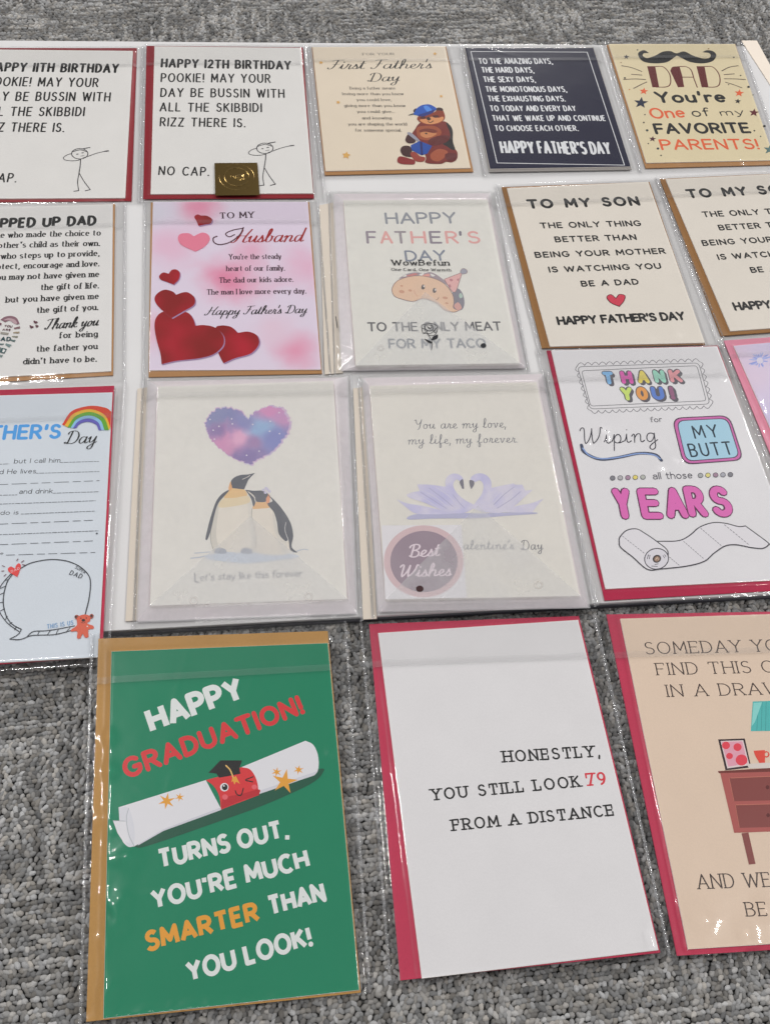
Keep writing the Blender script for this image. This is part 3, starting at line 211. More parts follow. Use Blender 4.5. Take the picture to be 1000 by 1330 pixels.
ART['dad']=[
('printed_moustache',None,[
('f','#1d1b1e',p([4.72,68.76,3.69,69.01,2.83,69.57,1.3,71.07,.46,71.71,-.54,72.1,-1.69,72.25,-2.94,72.3,-4.26,72.24,-5.63,72.04,-7.04,71.7,-8.48,71.2,-9.95,70.45,-11.49,69.46,-14.65,67.15,-16.22,66.05,-17.73,65.14,-20.82,63.54,-22.36,62.81,-23.82,62.22,-25.14,61.83,-26.25,61.69,-27.17,61.87,-27.95,62.34,-28.58,63,-29.08,63.76,-29.42,64.53,-29.62,65.21,-29.66,65.86,-29.52,66.57,-29.23,67.28,-28.83,67.94,-28.33,68.52,-27.76,68.96,-27.07,69.22,-26.24,69.35,-25.32,69.38,-23.37,69.36,-22.45,69.39,-23.05,70.19,-24.2,72,-24.81,72.79,-25.49,73.38,-26.26,73.66,-27.21,73.58,-28.32,73.23,-29.5,72.67,-30.64,71.97,-31.65,71.19,-32.44,70.39,-33.01,69.56,-33.45,68.63,-33.75,67.63,-33.94,66.56,-34.01,65.45,-33.97,64.31,-33.86,63.06,-33.7,61.68,-33.41,60.25,-32.97,58.87,-32.29,57.63,-31.34,56.61,-30.06,55.79,-28.46,55.12,-26.64,54.57,-24.69,54.16,-22.67,53.88,-20.69,53.74,-18.65,53.73,-16.49,53.84,-14.27,54.08,-12.07,54.47,-9.95,55.02,-7.98,55.73,-6.11,56.74,-4.27,58.07,-2.51,59.56,.54,62.37,1.73,63.37,3.52,64.84,3.79,65,4.08,65.05,4.47,64.99,4.91,64.82,5.31,64.52,6.77,62.9,8.47,61.22,10.7,58.81,11.99,57.56,13.41,56.44,14.93,55.55,16.64,54.87,18.53,54.29,20.54,53.84,22.61,53.52,24.65,53.36,26.61,53.37,28.53,53.55,30.5,53.9,32.46,54.4,34.33,55.05,36.07,55.85,37.61,56.78,38.99,57.95,40.27,59.38,41.41,60.95,42.39,62.56,43.16,64.09,43.71,65.44,44,66.64,44.06,67.77,43.91,68.83,43.61,69.8,43.17,70.65,42.65,71.38,41.97,71.99,41.1,72.5,40.11,72.89,39.05,73.17,37.98,73.31,36.98,73.31,36.02,73.12,35.06,72.72,34.09,72.2,32.16,71.02,31.19,70.49,32.27,70.28,34.58,69.91,35.66,69.69,36.59,69.41,37.3,69.03,37.78,68.54,38.09,67.95,38.25,67.3,38.29,66.61,38.22,65.91,38.06,65.24,37.82,64.55,37.46,63.8,37,63.04,36.44,62.33,35.78,61.72,35.05,61.26,34.21,60.93,33.26,60.69,32.21,60.54,31.1,60.51,29.93,60.6,28.74,60.83,27.49,61.22,26.15,61.76,24.75,62.42,23.35,63.18,21.96,64.01,20.62,64.89,19.36,65.95,18.14,67.26,16.94,68.64,15.74,69.93,14.5,70.95,13.21,71.55,11.81,71.56,10.33,71.09,8.82,70.36,7.35,69.58,5.96,68.98])),
]),
(None,None,[
('f','#5b1524',p([-29.32,49.66,-21.46,49.59,-25.64,18.58,-32.17,18.66])),
('s','#5b1524',1.05,False,p([-22.64,49.14,-21.09,49.12,-17.84,49.36,-16.29,49.34,-14.9,49.06,-13.74,48.37,-12.79,47.22,-12.01,45.71,-11.38,43.92,-10.9,41.98,-10.59,39.98,-10.43,38.02,-10.45,36,-10.67,33.8,-11.05,31.54,-11.54,29.34,-12.1,27.32,-12.7,25.59,-13.31,24.13,-13.95,22.85,-14.66,21.74,-15.49,20.79,-16.48,20.01,-17.66,19.37,-19.1,18.95,-20.78,18.77,-22.61,18.75,-26.43,18.86,-28.25,18.83])),
('f','#5b1524',p([19.3,49.24,27.25,49.18,22.23,17.99,15.61,18.07])),
('s','#5b1524',1.06,False,p([26.05,48.72,27.61,48.71,30.91,48.94,32.48,48.93,33.88,48.64,35.04,47.95,35.96,46.8,36.72,45.27,37.31,43.48,37.74,41.52,38.01,39.51,38.12,37.54,38.04,35.51,37.76,33.29,37.32,31.02,36.77,28.81,36.15,26.78,35.5,25.04,34.85,23.57,34.17,22.28,33.42,21.17,32.55,20.22,31.53,19.42,30.32,18.79,28.85,18.37,27.15,18.18,25.3,18.16,21.43,18.27,19.58,18.24])),
('f','#5b1524',p([-8.45,42.58,-7.85,43.58,-6.75,45.73,-6.15,46.74,-5.46,47.62,-4.64,48.29,-3.64,48.72,-2.52,48.94,-1.3,49.03,1.23,49.07,2.46,49.16,1.3,34.94,-1.35,18.72,-7.46,18.35])),
('s','#5b1524',1.06,False,p([.81,48.71,2.12,48.76,4.84,48.99,6.15,49.04,7.36,48.95,8.42,48.64,9.34,48.18,10.18,47.63,10.91,46.95,11.52,46.07,12,44.95,12.34,43.53,12.47,41.72,12.4,39.52,12.2,37.09,11.7,32.1,11.54,29.84,11.26,18.12])),
('s','#5b1524',1.06,False,p([.35,33.13,11.68,33.02])),
('t',"You're",-33.46,-3.99,34.13,-3.91,16.68,'brushb','#1d1b1e'),
('t','One',-44.55,-25.91,-11.04,-24.38,15.17,'brushm','#d0603f'),
('t','of',-4.58,-23.85,12.42,-23.08,12.26,'brush','#1d1b1e'),
('t','my',22.54,-22.83,45.95,-21.51,9.29,'brush','#1d1b1e'),
('t','FAVORITE',-46.06,-46.83,44.66,-47,15.06,'brushb','#1d1b1e'),
('t','PARENTS!',-45.82,-67.7,45.83,-68.79,14.32,'brushm','#d0603f'),
('s','#4a3a36',.9,False,p([-54,50.55,-47.92,48.72,-46.43,48.16,-44.96,47.49,-43.53,46.68,-42.13,45.76,-36.62,41.7])),
('s','#4a3a36',.9,False,p([-47.67,37.71,-41.19,36.89,-39.56,36.68,-37.94,36.48])),
('s','#4a3a36',.89,False,p([-56.99,30.13,-49.66,30.79,-47.85,30.89,-46.07,30.91,-44.32,30.85,-42.61,30.71,-35.86,29.9])),
('s','#4a3a36',.89,False,p([-50.68,17.11,-43.49,21.76,-39.89,23.94,-35.73,26.3])),
('s','#4a3a36',.92,False,p([42.47,41.87,43.86,42.78,46.62,44.66,48.01,45.57,49.46,46.4,50.96,47.12,52.54,47.69,54.19,48.15,55.88,48.53,59.29,49.21,60.99,49.59])),
('s','#4a3a36',.92,False,p([43.13,36.35,49.98,37.04,51.7,37.22,53.41,37.39])),
('s','#4a3a36',.92,False,p([41.29,30.2,50.15,29.95,53.6,29.72,61.99,28.83])),
('s','#4a3a36',.91,False,p([40.96,24.98,45.54,22.76,46.68,22.16,47.83,21.5,48.98,20.78,51.28,19.18,54.73,16.69])),
('f','#2b2a33',p([-45.06,67.4,-45.14,64.85,-43.12,64.45,-45.27,63.05,-45.55,60.46,-46.79,62.14,-48.98,60.94,-47.6,63.37,-48.68,65.22,-46.58,65.05])),
('f','#d0603f',p([-40.13,18.28,-40.27,14.65,-37.32,14.05,-40.47,12.08,-40.88,8.41,-42.69,10.81,-45.89,9.13,-43.87,12.57,-45.44,15.21,-42.38,14.95])),
('f','#23303f',p([-45.89,4.96,-46.09,-.76,-41.41,-1.7,-46.38,-4.78,-47.03,-10.54,-49.89,-6.78,-54.94,-9.4,-51.78,-4.01,-54.28,.15,-49.43,-.28])),
('f','#4a2a33',p([-49.14,-49.02,-49.23,-51.72,-46.96,-52.18,-49.37,-53.62,-49.68,-56.35,-51.08,-54.56,-53.54,-55.78,-52,-53.23,-53.21,-51.26,-50.85,-51.48])),
('f','#d0603f',p([51.92,14.8,51.58,10.9,54.77,10.26,51.23,8.14,50.58,4.19,48.74,6.77,45.17,4.97,47.54,8.67,45.98,11.51,49.3,11.22])),
('f','#1d1b1e',p([46.27,1.3,46.04,-1.34,48.22,-1.78,45.81,-3.21,45.37,-5.89,44.11,-4.14,41.68,-5.36,43.29,-2.85,42.22,-.92,44.49,-1.12])),
('f','#5b2a2e',p([57.8,-13.02,57.43,-17.05,60.77,-17.72,57.06,-19.89,56.36,-23.96,54.44,-21.3,50.69,-23.14,53.19,-19.33,51.56,-16.39,55.04,-16.71])),
('f','#59706e',p([57.21,-62.58,56.77,-67.29,60.78,-68.1,56.32,-70.61,55.49,-75.36,53.18,-72.23,48.68,-74.36,51.68,-69.93,49.71,-66.48,53.89,-66.87])),
('f','#1d1b1e',p([-31.95,74.16,-32.35,73.5,-32.95,73.23,-33.43,73.5,-33.48,74.17,-33.09,74.84,-32.48,75.11,-32.01,74.83])),
('f','#7a5a3c',p([-53.04,55.15,-53.34,54.63,-53.82,54.42,-54.19,54.64,-54.24,55.16,-53.94,55.68,-53.46,55.9,-53.09,55.68])),
('f','#1d1b1e',p([-54.37,32.35,-54.89,31.47,-55.71,31.11,-56.36,31.48,-56.45,32.38,-55.93,33.26,-55.1,33.62,-54.46,33.25])),
('f','#b07a44',p([-54.31,15.6,-54.68,14.98,-55.26,14.73,-55.72,14.99,-55.78,15.62,-55.42,16.24,-54.83,16.49,-54.37,16.23])),
('f','#1d1b1e',p([-48.53,-19.89,-48.89,-20.49,-49.47,-20.73,-49.92,-20.47,-49.98,-19.87,-49.61,-19.27,-49.04,-19.03,-48.59,-19.29])),
('f','#1d1b1e',p([-52.13,-30.63,-52.56,-31.34,-53.24,-31.62,-53.78,-31.32,-53.85,-30.6,-53.42,-29.89,-52.73,-29.61,-52.2,-29.92])),
('f','#3c4644',p([-51.25,-41.33,-51.9,-42.37,-52.92,-42.79,-53.72,-42.34,-53.82,-41.27,-53.18,-40.23,-52.16,-39.81,-51.36,-40.26])),
('f','#1d1b1e',p([-55.34,-58.96,-55.69,-59.53,-56.25,-59.75,-56.69,-59.5,-56.75,-58.93,-56.4,-58.36,-55.84,-58.13,-55.4,-58.38])),
('f','#24313c',p([-47.55,-65.64,-48.19,-66.65,-49.19,-67.06,-49.98,-66.61,-50.09,-65.58,-49.45,-64.56,-48.44,-64.16,-47.65,-64.6])),
('f','#5a5a4c',p([-47.52,-74.71,-47.95,-75.38,-48.61,-75.65,-49.14,-75.35,-49.21,-74.67,-48.78,-74,-48.11,-73.73,-47.59,-74.03])),
('f','#8a6e48',p([39.69,75.68,39.27,75.01,38.63,74.73,38.16,75.01,38.13,75.69,38.55,76.36,39.19,76.64,39.66,76.36])),
('f','#4c4a44',p([61.43,62.25,60.91,61.46,60.15,61.13,59.59,61.47,59.56,62.27,60.08,63.06,60.84,63.39,61.4,63.06])),
('f','#1d1b1e',p([59.69,34.8,59.27,34.16,58.64,33.9,58.19,34.17,58.16,34.82,58.58,35.46,59.21,35.73,59.67,35.45])),
('f','#1d1b1e',p([43.58,21.55,43.25,21.05,42.76,20.84,42.4,21.06,42.37,21.57,42.7,22.08,43.19,22.28,43.56,22.07])),
('f','#1d1b1e',p([62.89,17.94,62.13,16.8,61.02,16.34,60.2,16.82,60.15,17.97,60.91,19.11,62.02,19.57,62.84,19.09])),
('f','#6b6650',p([63.04,6.28,62.62,5.66,62,5.41,61.55,5.67,61.53,6.3,61.95,6.93,62.56,7.18,63.01,6.91])),
('f','#1d1b1e',p([60.87,-37.82,60.05,-39.01,58.85,-39.48,57.97,-38.97,57.92,-37.77,58.73,-36.58,59.94,-36.11,60.82,-36.62])),
('f','#1d1b1e',p([48.79,-43.72,48.31,-44.43,47.59,-44.71,47.06,-44.4,47.03,-43.69,47.51,-42.98,48.22,-42.7,48.75,-43.01])),
('f','#4c5a55',p([52.19,-51.55,51.79,-52.13,51.2,-52.37,50.76,-52.11,50.73,-51.52,51.13,-50.94,51.73,-50.71,52.17,-50.96])),
]),
]
ART['stepdad']=[
(None,None,[
('t','STEPPED UP DAD',-45.18,61.89,49.33,61.61,11.84,'past','#161517'),
('t','one who made the choice to',-30.06,51.68,52.94,50.4,7.06,'serifb','#232124'),
('t',"another's child as their own.",-31.02,40.65,52.58,39.17,6.96,'serifb','#232124'),
('t','who steps up to provide,',-21.25,28.88,52.47,28.44,6.87,'serifb','#232124'),
('t','protect, encourage and love.',-29.79,18.23,52.37,17.51,6.77,'serifb','#232124'),
('t','You may not have given me',-27.2,7.14,52.27,6.41,6.68,'serifb','#232124'),
('t','the gift of life.',9.44,-4.75,52.42,-5.22,6.6,'serifb','#232124'),
('t','but you have given me',-15.12,-15.95,52.32,-16,6.49,'serifb','#232124'),
('t','the gift of you.',7.6,-27.48,52.23,-26.96,6.41,'serifb','#232124'),
('t','for being',24.38,-52.84,52.11,-53.05,6.2,'serifb','#232124'),
('t','the father you',8.97,-64.64,52.04,-64.69,6.09,'serifb','#232124'),
('t',"didn't have to be.",.3,-75.72,51.74,-76.44,5.99,'serifb','#232124'),
('t','Thank you',13.1,-43.8,52.43,-42.17,10.38,'scriptc','#232124'),
]),
('printed_word_heart','heart made of small coloured words',[
('f','#7d5f68',p([-17.55,-32.33,-15.54,-30.45,-14.99,-30.05,-14.39,-29.74,-13.72,-29.5,-13,-29.32,-12.24,-29.19,-11.46,-29.13,-10.71,-29.14,-10,-29.24,-9.31,-29.42,-8.63,-29.66,-7.97,-29.98,-7.33,-30.39,-6.74,-30.89,-6.19,-31.5,-5.7,-32.25,-5.28,-33.15,-3.76,-37.19,-5.86,-37.82,-7.36,-35.75,-7.77,-35.3,-8.22,-34.91,-8.73,-34.58,-9.3,-34.28,-9.9,-34.04,-10.5,-33.85,-11.07,-33.73,-11.59,-33.7,-12.06,-33.77,-12.49,-33.96,-14.09,-35.05])),
('f','#a78d93',p([-14.94,-32.99,-14.81,-32.76,-14.41,-32.43,-13.82,-32.08,-13.12,-31.75,-12.39,-31.51,-11.72,-31.42,-11.06,-31.47,-10.33,-31.61,-9.58,-31.85,-8.84,-32.15,-8.17,-32.52,-7.59,-32.93,-7.08,-33.45,-6.61,-34.11,-6.2,-34.83,-5.87,-35.53,-5.65,-36.14,-5.56,-36.58,-5.61,-36.88,-5.8,-37.1,-6.1,-37.22,-6.47,-37.25,-6.91,-37.17,-7.37,-36.97,-7.9,-36.58,-9.88,-34.56,-10.58,-33.92,-11.24,-33.47,-11.94,-33.22,-12.74,-33.12,-14.72,-33.1])),
('f','#6a4a52',p([-19.24,-34.74,-16.42,-35.92,-16.84,-38.15,-19.14,-36.25])),
('t','YOU',-14.74,-39.52,-9.01,-40.63,2.19,'past','#5a3a42'),
('t','ARE',-15.82,-42.95,-9.76,-43.72,1.97,'past','#5a3a42'),
('f','#75585c',p([-7.54,-40.72,-3.38,-39.72,-3.39,-41.72,-7.29,-42.08])),
('f','#8c7f6c',p([-7.68,-44.94,-3.49,-44.71,-3.77,-46.43,-7.92,-45.92])),
('f','#7c7b6e',p([-8.58,-48.6,-4.37,-48.87,-4.65,-50.58,-8.53,-49.44])),
('f','#8c8880',p([-16.85,-44.12,-10.94,-45.48,-11.38,-47.29,-16.73,-46.11])),
('f','#5c6b6a',p([-9.32,-51.76,-5.63,-52.73,-6.63,-54.39,-9.43,-52.98])),
('f','#6e7f7f',p([-12.2,-55.26,-8.31,-56.97,-9.8,-59.31,-12.84,-56.68])),
('f','#5c6c6c',p([-18,-55.13,-13.46,-55.42,-14.3,-56.59,-17.91,-56.5])),
('f','#3d5456',p([-15.22,-59.21,-11.35,-60.67,-12.91,-64.93,-16.05,-63.52])),
('f','#3d5456',p([-17.79,-58.56,-15.6,-58.94,-16.38,-63.98,-17.48,-63.67])),
('f','#6c7c78',p([-17.37,-65.36,-13.73,-66.32,-14.68,-68.43,-17.29,-66.81])),
('t','DAD',-20.31,-52.78,-9.22,-53.49,4.17,'past','#33474b'),
('f','#cac8c6',p([-14.05,-60.74,-12.39,-61.43,-13.23,-63.8,-14.56,-63.13])),
('f','#5a3a42',p([7.43,-35.88,7.48,-35.77,7.71,-35.57,8.11,-35.54,8.55,-35.79,8.87,-36.28,8.92,-36.8,8.66,-37.2,8.18,-37.43,7.64,-37.59,7.22,-37.75,6.99,-37.92,6.95,-38.01,6.94,-37.89,6.84,-37.54,6.22,-36.36,5.94,-35.71,5.9,-35.15,6.15,-34.79,6.59,-34.72,7.04,-34.95,7.33,-35.37,7.43,-35.74])),
('f','#5a3a42',p([4.82,-40.25,4.87,-40.14,5.1,-39.94,5.5,-39.9,5.94,-40.16,6.25,-40.64,6.3,-41.17,6.05,-41.56,5.57,-41.79,5.03,-41.94,4.61,-42.1,4.39,-42.28,4.34,-42.36,4.34,-42.25,4.23,-41.9,3.61,-40.72,3.33,-40.08,3.29,-39.52,3.54,-39.16,3.98,-39.09,4.43,-39.32,4.72,-39.74,4.82,-40.11])),
('f','#5a3a42',p([8.59,-39.83,8.64,-39.71,8.82,-39.49,9.11,-39.4,9.43,-39.58,9.63,-40,9.63,-40.5,9.42,-40.92,9.05,-41.21,8.33,-41.66,8.15,-41.85,8.11,-41.94,8.06,-41.51,7.67,-40.46,7.5,-39.88,7.51,-39.34,7.71,-38.96,8.05,-38.83,8.36,-38.99,8.55,-39.35,8.6,-39.69])),
]),
]
ART['husb']=[
(None,None,[
('t','TO MY',-10.73,67.36,17.01,68.62,7.74,'roman','#3d2b35'),
('t',"You're the steady",-3.46,22.52,37.38,23.21,6.27,'serif','#3d2b35'),
('t','heart of our family.',-5.41,10.15,39.83,10.77,6.18,'serif','#3d2b35'),
('t','The dad our kids adore.',-10.76,-2,45.98,-1.16,6.08,'serif','#3d2b35'),
('t','The man I love more every day.',-19.89,-14.25,55.49,-13.28,5.98,'serif','#3d2b35'),
('t','Husband',-2.49,40.73,55.47,42.3,15.09,'scriptc','#8e1c2c'),
('t',"Happy Father's Day",-21.53,-34.71,55.26,-33.01,8.75,'scriptc','#2c2026'),
('s','#4a2634',.97,False,p([-12.76,47.79,-13.26,47.5,-14.36,47,-14.85,46.7,-15.26,46.33,-15.51,45.83,-15.64,45.16,-15.68,44.33,-15.62,43.42,-15.45,42.51,-15.18,41.67,-14.78,40.97,-14.25,40.38,-13.59,39.81,-12.83,39.31,-11.95,38.92,-10.99,38.69,-9.94,38.66,-8.75,38.84,-7.39,39.18,-5.94,39.69,-4.46,40.33,-3.02,41.1,-1.68,41.98,-.4,43.02,.88,44.25,2.13,45.61,3.3,47.03,4.36,48.45,5.27,49.82,5.98,51.13,6.51,52.45,6.94,53.76,7.67,56.4,8.09,57.73])),
('s','#4a2634',.83,False,p([7.39,56.73,2.11,55.54,.86,55.17,-.3,54.72,-1.44,54.17,-2.62,53.53,-3.73,52.83,-4.7,52.12,-5.44,51.42,-5.85,50.76,-5.89,50.08,-5.59,49.33,-5.07,48.59,-4.41,47.95,-3.71,47.47,-3.07,47.24,-2.46,47.31,-1.79,47.64,-1.08,48.14,.38,49.3,1.09,49.8])),
]),
('printed_heart','dark red heart',[
('f','#93799a',p([-23.31,69.98,-21.71,70.02,-21.08,69.98,-20.43,69.86,-19.81,69.6,-19.13,69.2,-18.38,68.69,-17.62,68.09,-16.92,67.42,-16.35,66.72,-15.99,66.02,-15.82,65.25,-15.8,64.39,-15.91,63.5,-16.14,62.63,-16.48,61.85,-16.92,61.23,-17.5,60.77,-18.25,60.45,-19.12,60.21,-20.93,59.83,-21.77,59.61,-26.33,58.21,-28.09,63.56,-28.43,64.44,-29.23,66.22,-29.57,67.07,-29.79,67.85,-29.85,68.54,-29.71,69.16,-29.4,69.73,-28.98,70.24,-28.49,70.66,-27.99,70.97,-27.52,71.16,-27.07,71.17,-26.57,71.01,-25.1,70.15,-24.71,69.97,-24.42,69.91,-23.65,69.99])),
('f','@heart',p([-24.16,70.94,-22.56,70.98,-21.93,70.94,-21.28,70.82,-20.66,70.56,-19.98,70.16,-19.23,69.65,-18.47,69.04,-17.77,68.38,-17.2,67.68,-16.84,66.97,-16.67,66.21,-16.65,65.34,-16.76,64.45,-16.99,63.58,-17.33,62.81,-17.76,62.18,-18.35,61.72,-19.1,61.4,-19.96,61.16,-21.78,60.78,-22.62,60.56,-27.18,59.15,-28.94,64.51,-29.28,65.39,-30.08,67.17,-30.42,68.02,-30.65,68.81,-30.71,69.5,-30.56,70.12,-30.25,70.69,-29.83,71.2,-29.34,71.62,-28.84,71.93,-28.38,72.12,-27.92,72.13,-27.42,71.97,-25.95,71.11,-25.56,70.93,-25.27,70.87,-24.5,70.95])),
]),
('printed_heart','pale pink heart',[
('f','#dd7f95',p([-30.7,47.74,-31.38,48.33,-32.68,49.65,-33.36,50.25,-34.09,50.73,-34.91,51.04,-35.87,51.19,-36.98,51.22,-38.14,51.13,-39.27,50.93,-40.28,50.64,-41.08,50.24,-41.7,49.73,-42.2,49.1,-42.58,48.37,-42.84,47.55,-42.99,46.67,-43.02,45.75,-42.94,44.73,-42.74,43.59,-42.42,42.38,-41.99,41.17,-41.44,40.02,-40.79,38.98,-39.97,38.05,-38.98,37.18,-37.87,36.37,-33.57,33.56,-29.02,30.94,-27.86,31.78,-25.48,33.38,-24.32,34.21,-23.24,35.12,-22.27,36.13,-21.38,37.29,-20.53,38.59,-19.75,39.96,-19.09,41.34,-18.57,42.66,-18.25,43.88,-18.13,45.01,-18.2,46.11,-18.42,47.17,-18.76,48.14,-19.2,49,-19.7,49.73,-20.3,50.35,-21.02,50.89,-21.84,51.31,-22.72,51.61,-23.64,51.73,-24.56,51.67,-25.52,51.35,-26.52,50.79,-27.56,50.07,-29.67,48.46])),
]),
('printed_heart','dark red heart',[
('f','#93799a',p([-48.15,6.87,-48.87,7.14,-50.34,7.81,-51.06,8.08,-51.74,8.22,-52.37,8.16,-52.97,7.86,-53.57,7.37,-54.12,6.75,-54.61,6.06,-54.98,5.35,-55.22,4.7,-55.31,4.07,-55.29,3.4,-55.17,2.73,-54.94,2.06,-54.6,1.44,-54.15,.87,-53.56,.37,-52.82,-.07,-50.14,-1.26,-44.11,-4.5,-41.53,-1.03,-40.98,-.12,-40.55,.83,-40.23,1.86,-39.97,2.98,-39.8,4.12,-39.71,5.25,-39.7,6.3,-39.79,7.24,-40,8.07,-40.33,8.86,-40.75,9.57,-41.23,10.2,-41.73,10.72,-42.22,11.11,-42.74,11.36,-43.3,11.48,-43.9,11.49,-44.48,11.42,-45.02,11.29,-45.49,11.11,-45.88,10.87,-46.23,10.54,-46.54,10.15,-47.48,8.57,-48.02,7.21])),
('f','@heart',p([-48.84,7.48,-49.56,7.76,-51.03,8.43,-51.75,8.7,-52.43,8.84,-53.06,8.78,-53.66,8.48,-54.26,7.99,-54.81,7.37,-55.3,6.67,-55.67,5.97,-55.9,5.32,-56,4.69,-55.98,4.02,-55.86,3.34,-55.62,2.68,-55.28,2.05,-54.84,1.48,-54.25,.98,-53.5,.54,-50.83,-.65,-44.79,-3.89,-42.22,-.41,-41.67,.49,-41.24,1.44,-40.91,2.48,-40.66,3.59,-40.48,4.74,-40.39,5.86,-40.39,6.92,-40.48,7.85,-40.69,8.69,-41.02,9.48,-41.44,10.19,-41.92,10.82,-42.42,11.34,-42.91,11.73,-43.43,11.98,-43.99,12.1,-44.58,12.11,-45.17,12.04,-45.71,11.91,-46.18,11.74,-46.57,11.5,-46.92,11.16,-47.22,10.77,-48.17,9.19,-48.7,7.83])),
]),
('printed_heart','dark red heart',[
('f','#93799a',p([4.37,-53.22,3.57,-52.21,2.03,-50.06,1.23,-49.04,.36,-48.14,-.6,-47.42,-1.71,-46.86,-2.96,-46.42,-4.26,-46.1,-5.56,-45.9,-6.78,-45.84,-7.86,-45.91,-9.74,-46.19,-10.58,-46.48,-11.31,-47,-11.91,-47.84,-12.36,-49.11,-12.64,-50.99,-12.76,-53.42,-12.75,-56.17,-12.65,-59,-12.47,-61.67,-12.24,-63.95,-11.94,-65.83,-11.54,-67.5,-11.07,-69.01,-8.97,-74.81,-6.08,-82.02,-.9,-79.02,.52,-78.27,2.07,-77.52,3.88,-76.82,8.02,-75.54,10.11,-74.84,12.05,-74.02,13.7,-73.03,15.1,-71.82,16.36,-70.42,17.47,-68.91,18.4,-67.35,19.13,-65.79,19.64,-64.31,19.91,-62.85,19.95,-61.34,19.78,-59.85,19.45,-58.42,18.97,-57.12,18.39,-55.99,17.65,-55.02,16.71,-54.18,15.64,-53.45,14.48,-52.86,13.27,-52.41,12.08,-52.1,10.87,-52,9.61,-52.1,8.31,-52.35,5.67,-52.98])),
('f','@heart',p([3.4,-52.35,2.6,-51.34,1.05,-49.18,.25,-48.16,-.62,-47.26,-1.58,-46.54,-2.69,-45.99,-3.94,-45.54,-5.24,-45.22,-6.54,-45.03,-7.77,-44.96,-8.85,-45.03,-10.72,-45.32,-11.56,-45.6,-12.29,-46.12,-12.9,-46.97,-13.35,-48.24,-13.62,-50.12,-13.74,-52.55,-13.73,-55.31,-13.62,-58.14,-13.44,-60.81,-13.21,-63.09,-12.91,-64.97,-12.51,-66.64,-12.04,-68.16,-9.93,-73.97,-7.04,-81.18,-1.86,-78.18,-.44,-77.43,1.12,-76.68,2.92,-75.98,7.06,-74.69,9.15,-73.99,11.09,-73.17,12.74,-72.18,14.14,-70.97,15.4,-69.57,16.51,-68.06,17.44,-66.49,18.16,-64.93,18.67,-63.45,18.94,-61.98,18.98,-60.48,18.82,-58.98,18.48,-57.56,18.01,-56.25,17.42,-55.12,16.68,-54.15,15.74,-53.31,14.67,-52.58,13.5,-51.99,12.3,-51.54,11.11,-51.23,9.9,-51.13,8.64,-51.23,7.33,-51.48,4.7,-52.11])),
]),
('printed_heart','dark red heart',[
('f','#93799a',p([-27.06,-45.98,-27.83,-42,-28.12,-40.98,-29.51,-37.59,-30.1,-36.36,-30.8,-35.17,-31.67,-34.1,-32.74,-33.22,-34.09,-32.5,-35.7,-31.9,-37.47,-31.42,-39.3,-31.06,-41.11,-30.82,-42.79,-30.7,-44.4,-30.7,-46.04,-30.81,-47.65,-31.05,-49.18,-31.4,-50.57,-31.87,-51.79,-32.47,-52.82,-33.19,-53.7,-34.03,-54.46,-35,-55.1,-36.07,-55.63,-37.24,-56.08,-38.5,-56.41,-39.86,-56.64,-41.31,-56.75,-42.87,-56.78,-44.52,-56.73,-46.26,-56.61,-48.11,-56.4,-50.1,-56.08,-52.25,-55.69,-54.5,-54.34,-61.14,-53.88,-63.18,-51.84,-71,-51.45,-72.8,-51.16,-74.51,-50.95,-76.14,-50.33,-82.33,-43.59,-80.23,-41.73,-79.73,-39.65,-79.28,-37.25,-78.89,-34.57,-78.58,-28.92,-77.98,-26.24,-77.63,-23.84,-77.19,-21.73,-76.69,-19.78,-76.17,-17.98,-75.6,-16.3,-74.95,-14.74,-74.19,-13.26,-73.28,-11.85,-72.19,-10.52,-70.94,-9.29,-69.58,-8.21,-68.14,-7.31,-66.66,-6.63,-65.19,-6.18,-63.67,-5.93,-62.08,-5.87,-60.45,-5.98,-58.82,-6.25,-57.23,-6.68,-55.73,-7.29,-54.27,-8.13,-52.81,-9.12,-51.39,-10.23,-50.06,-11.4,-48.89,-12.59,-47.91,-13.84,-47.15,-15.21,-46.57,-16.65,-46.15,-18.09,-45.84,-20.75,-45.43,-21.91,-45.35,-22.99,-45.39,-24.02,-45.52,-26.03,-45.85])),
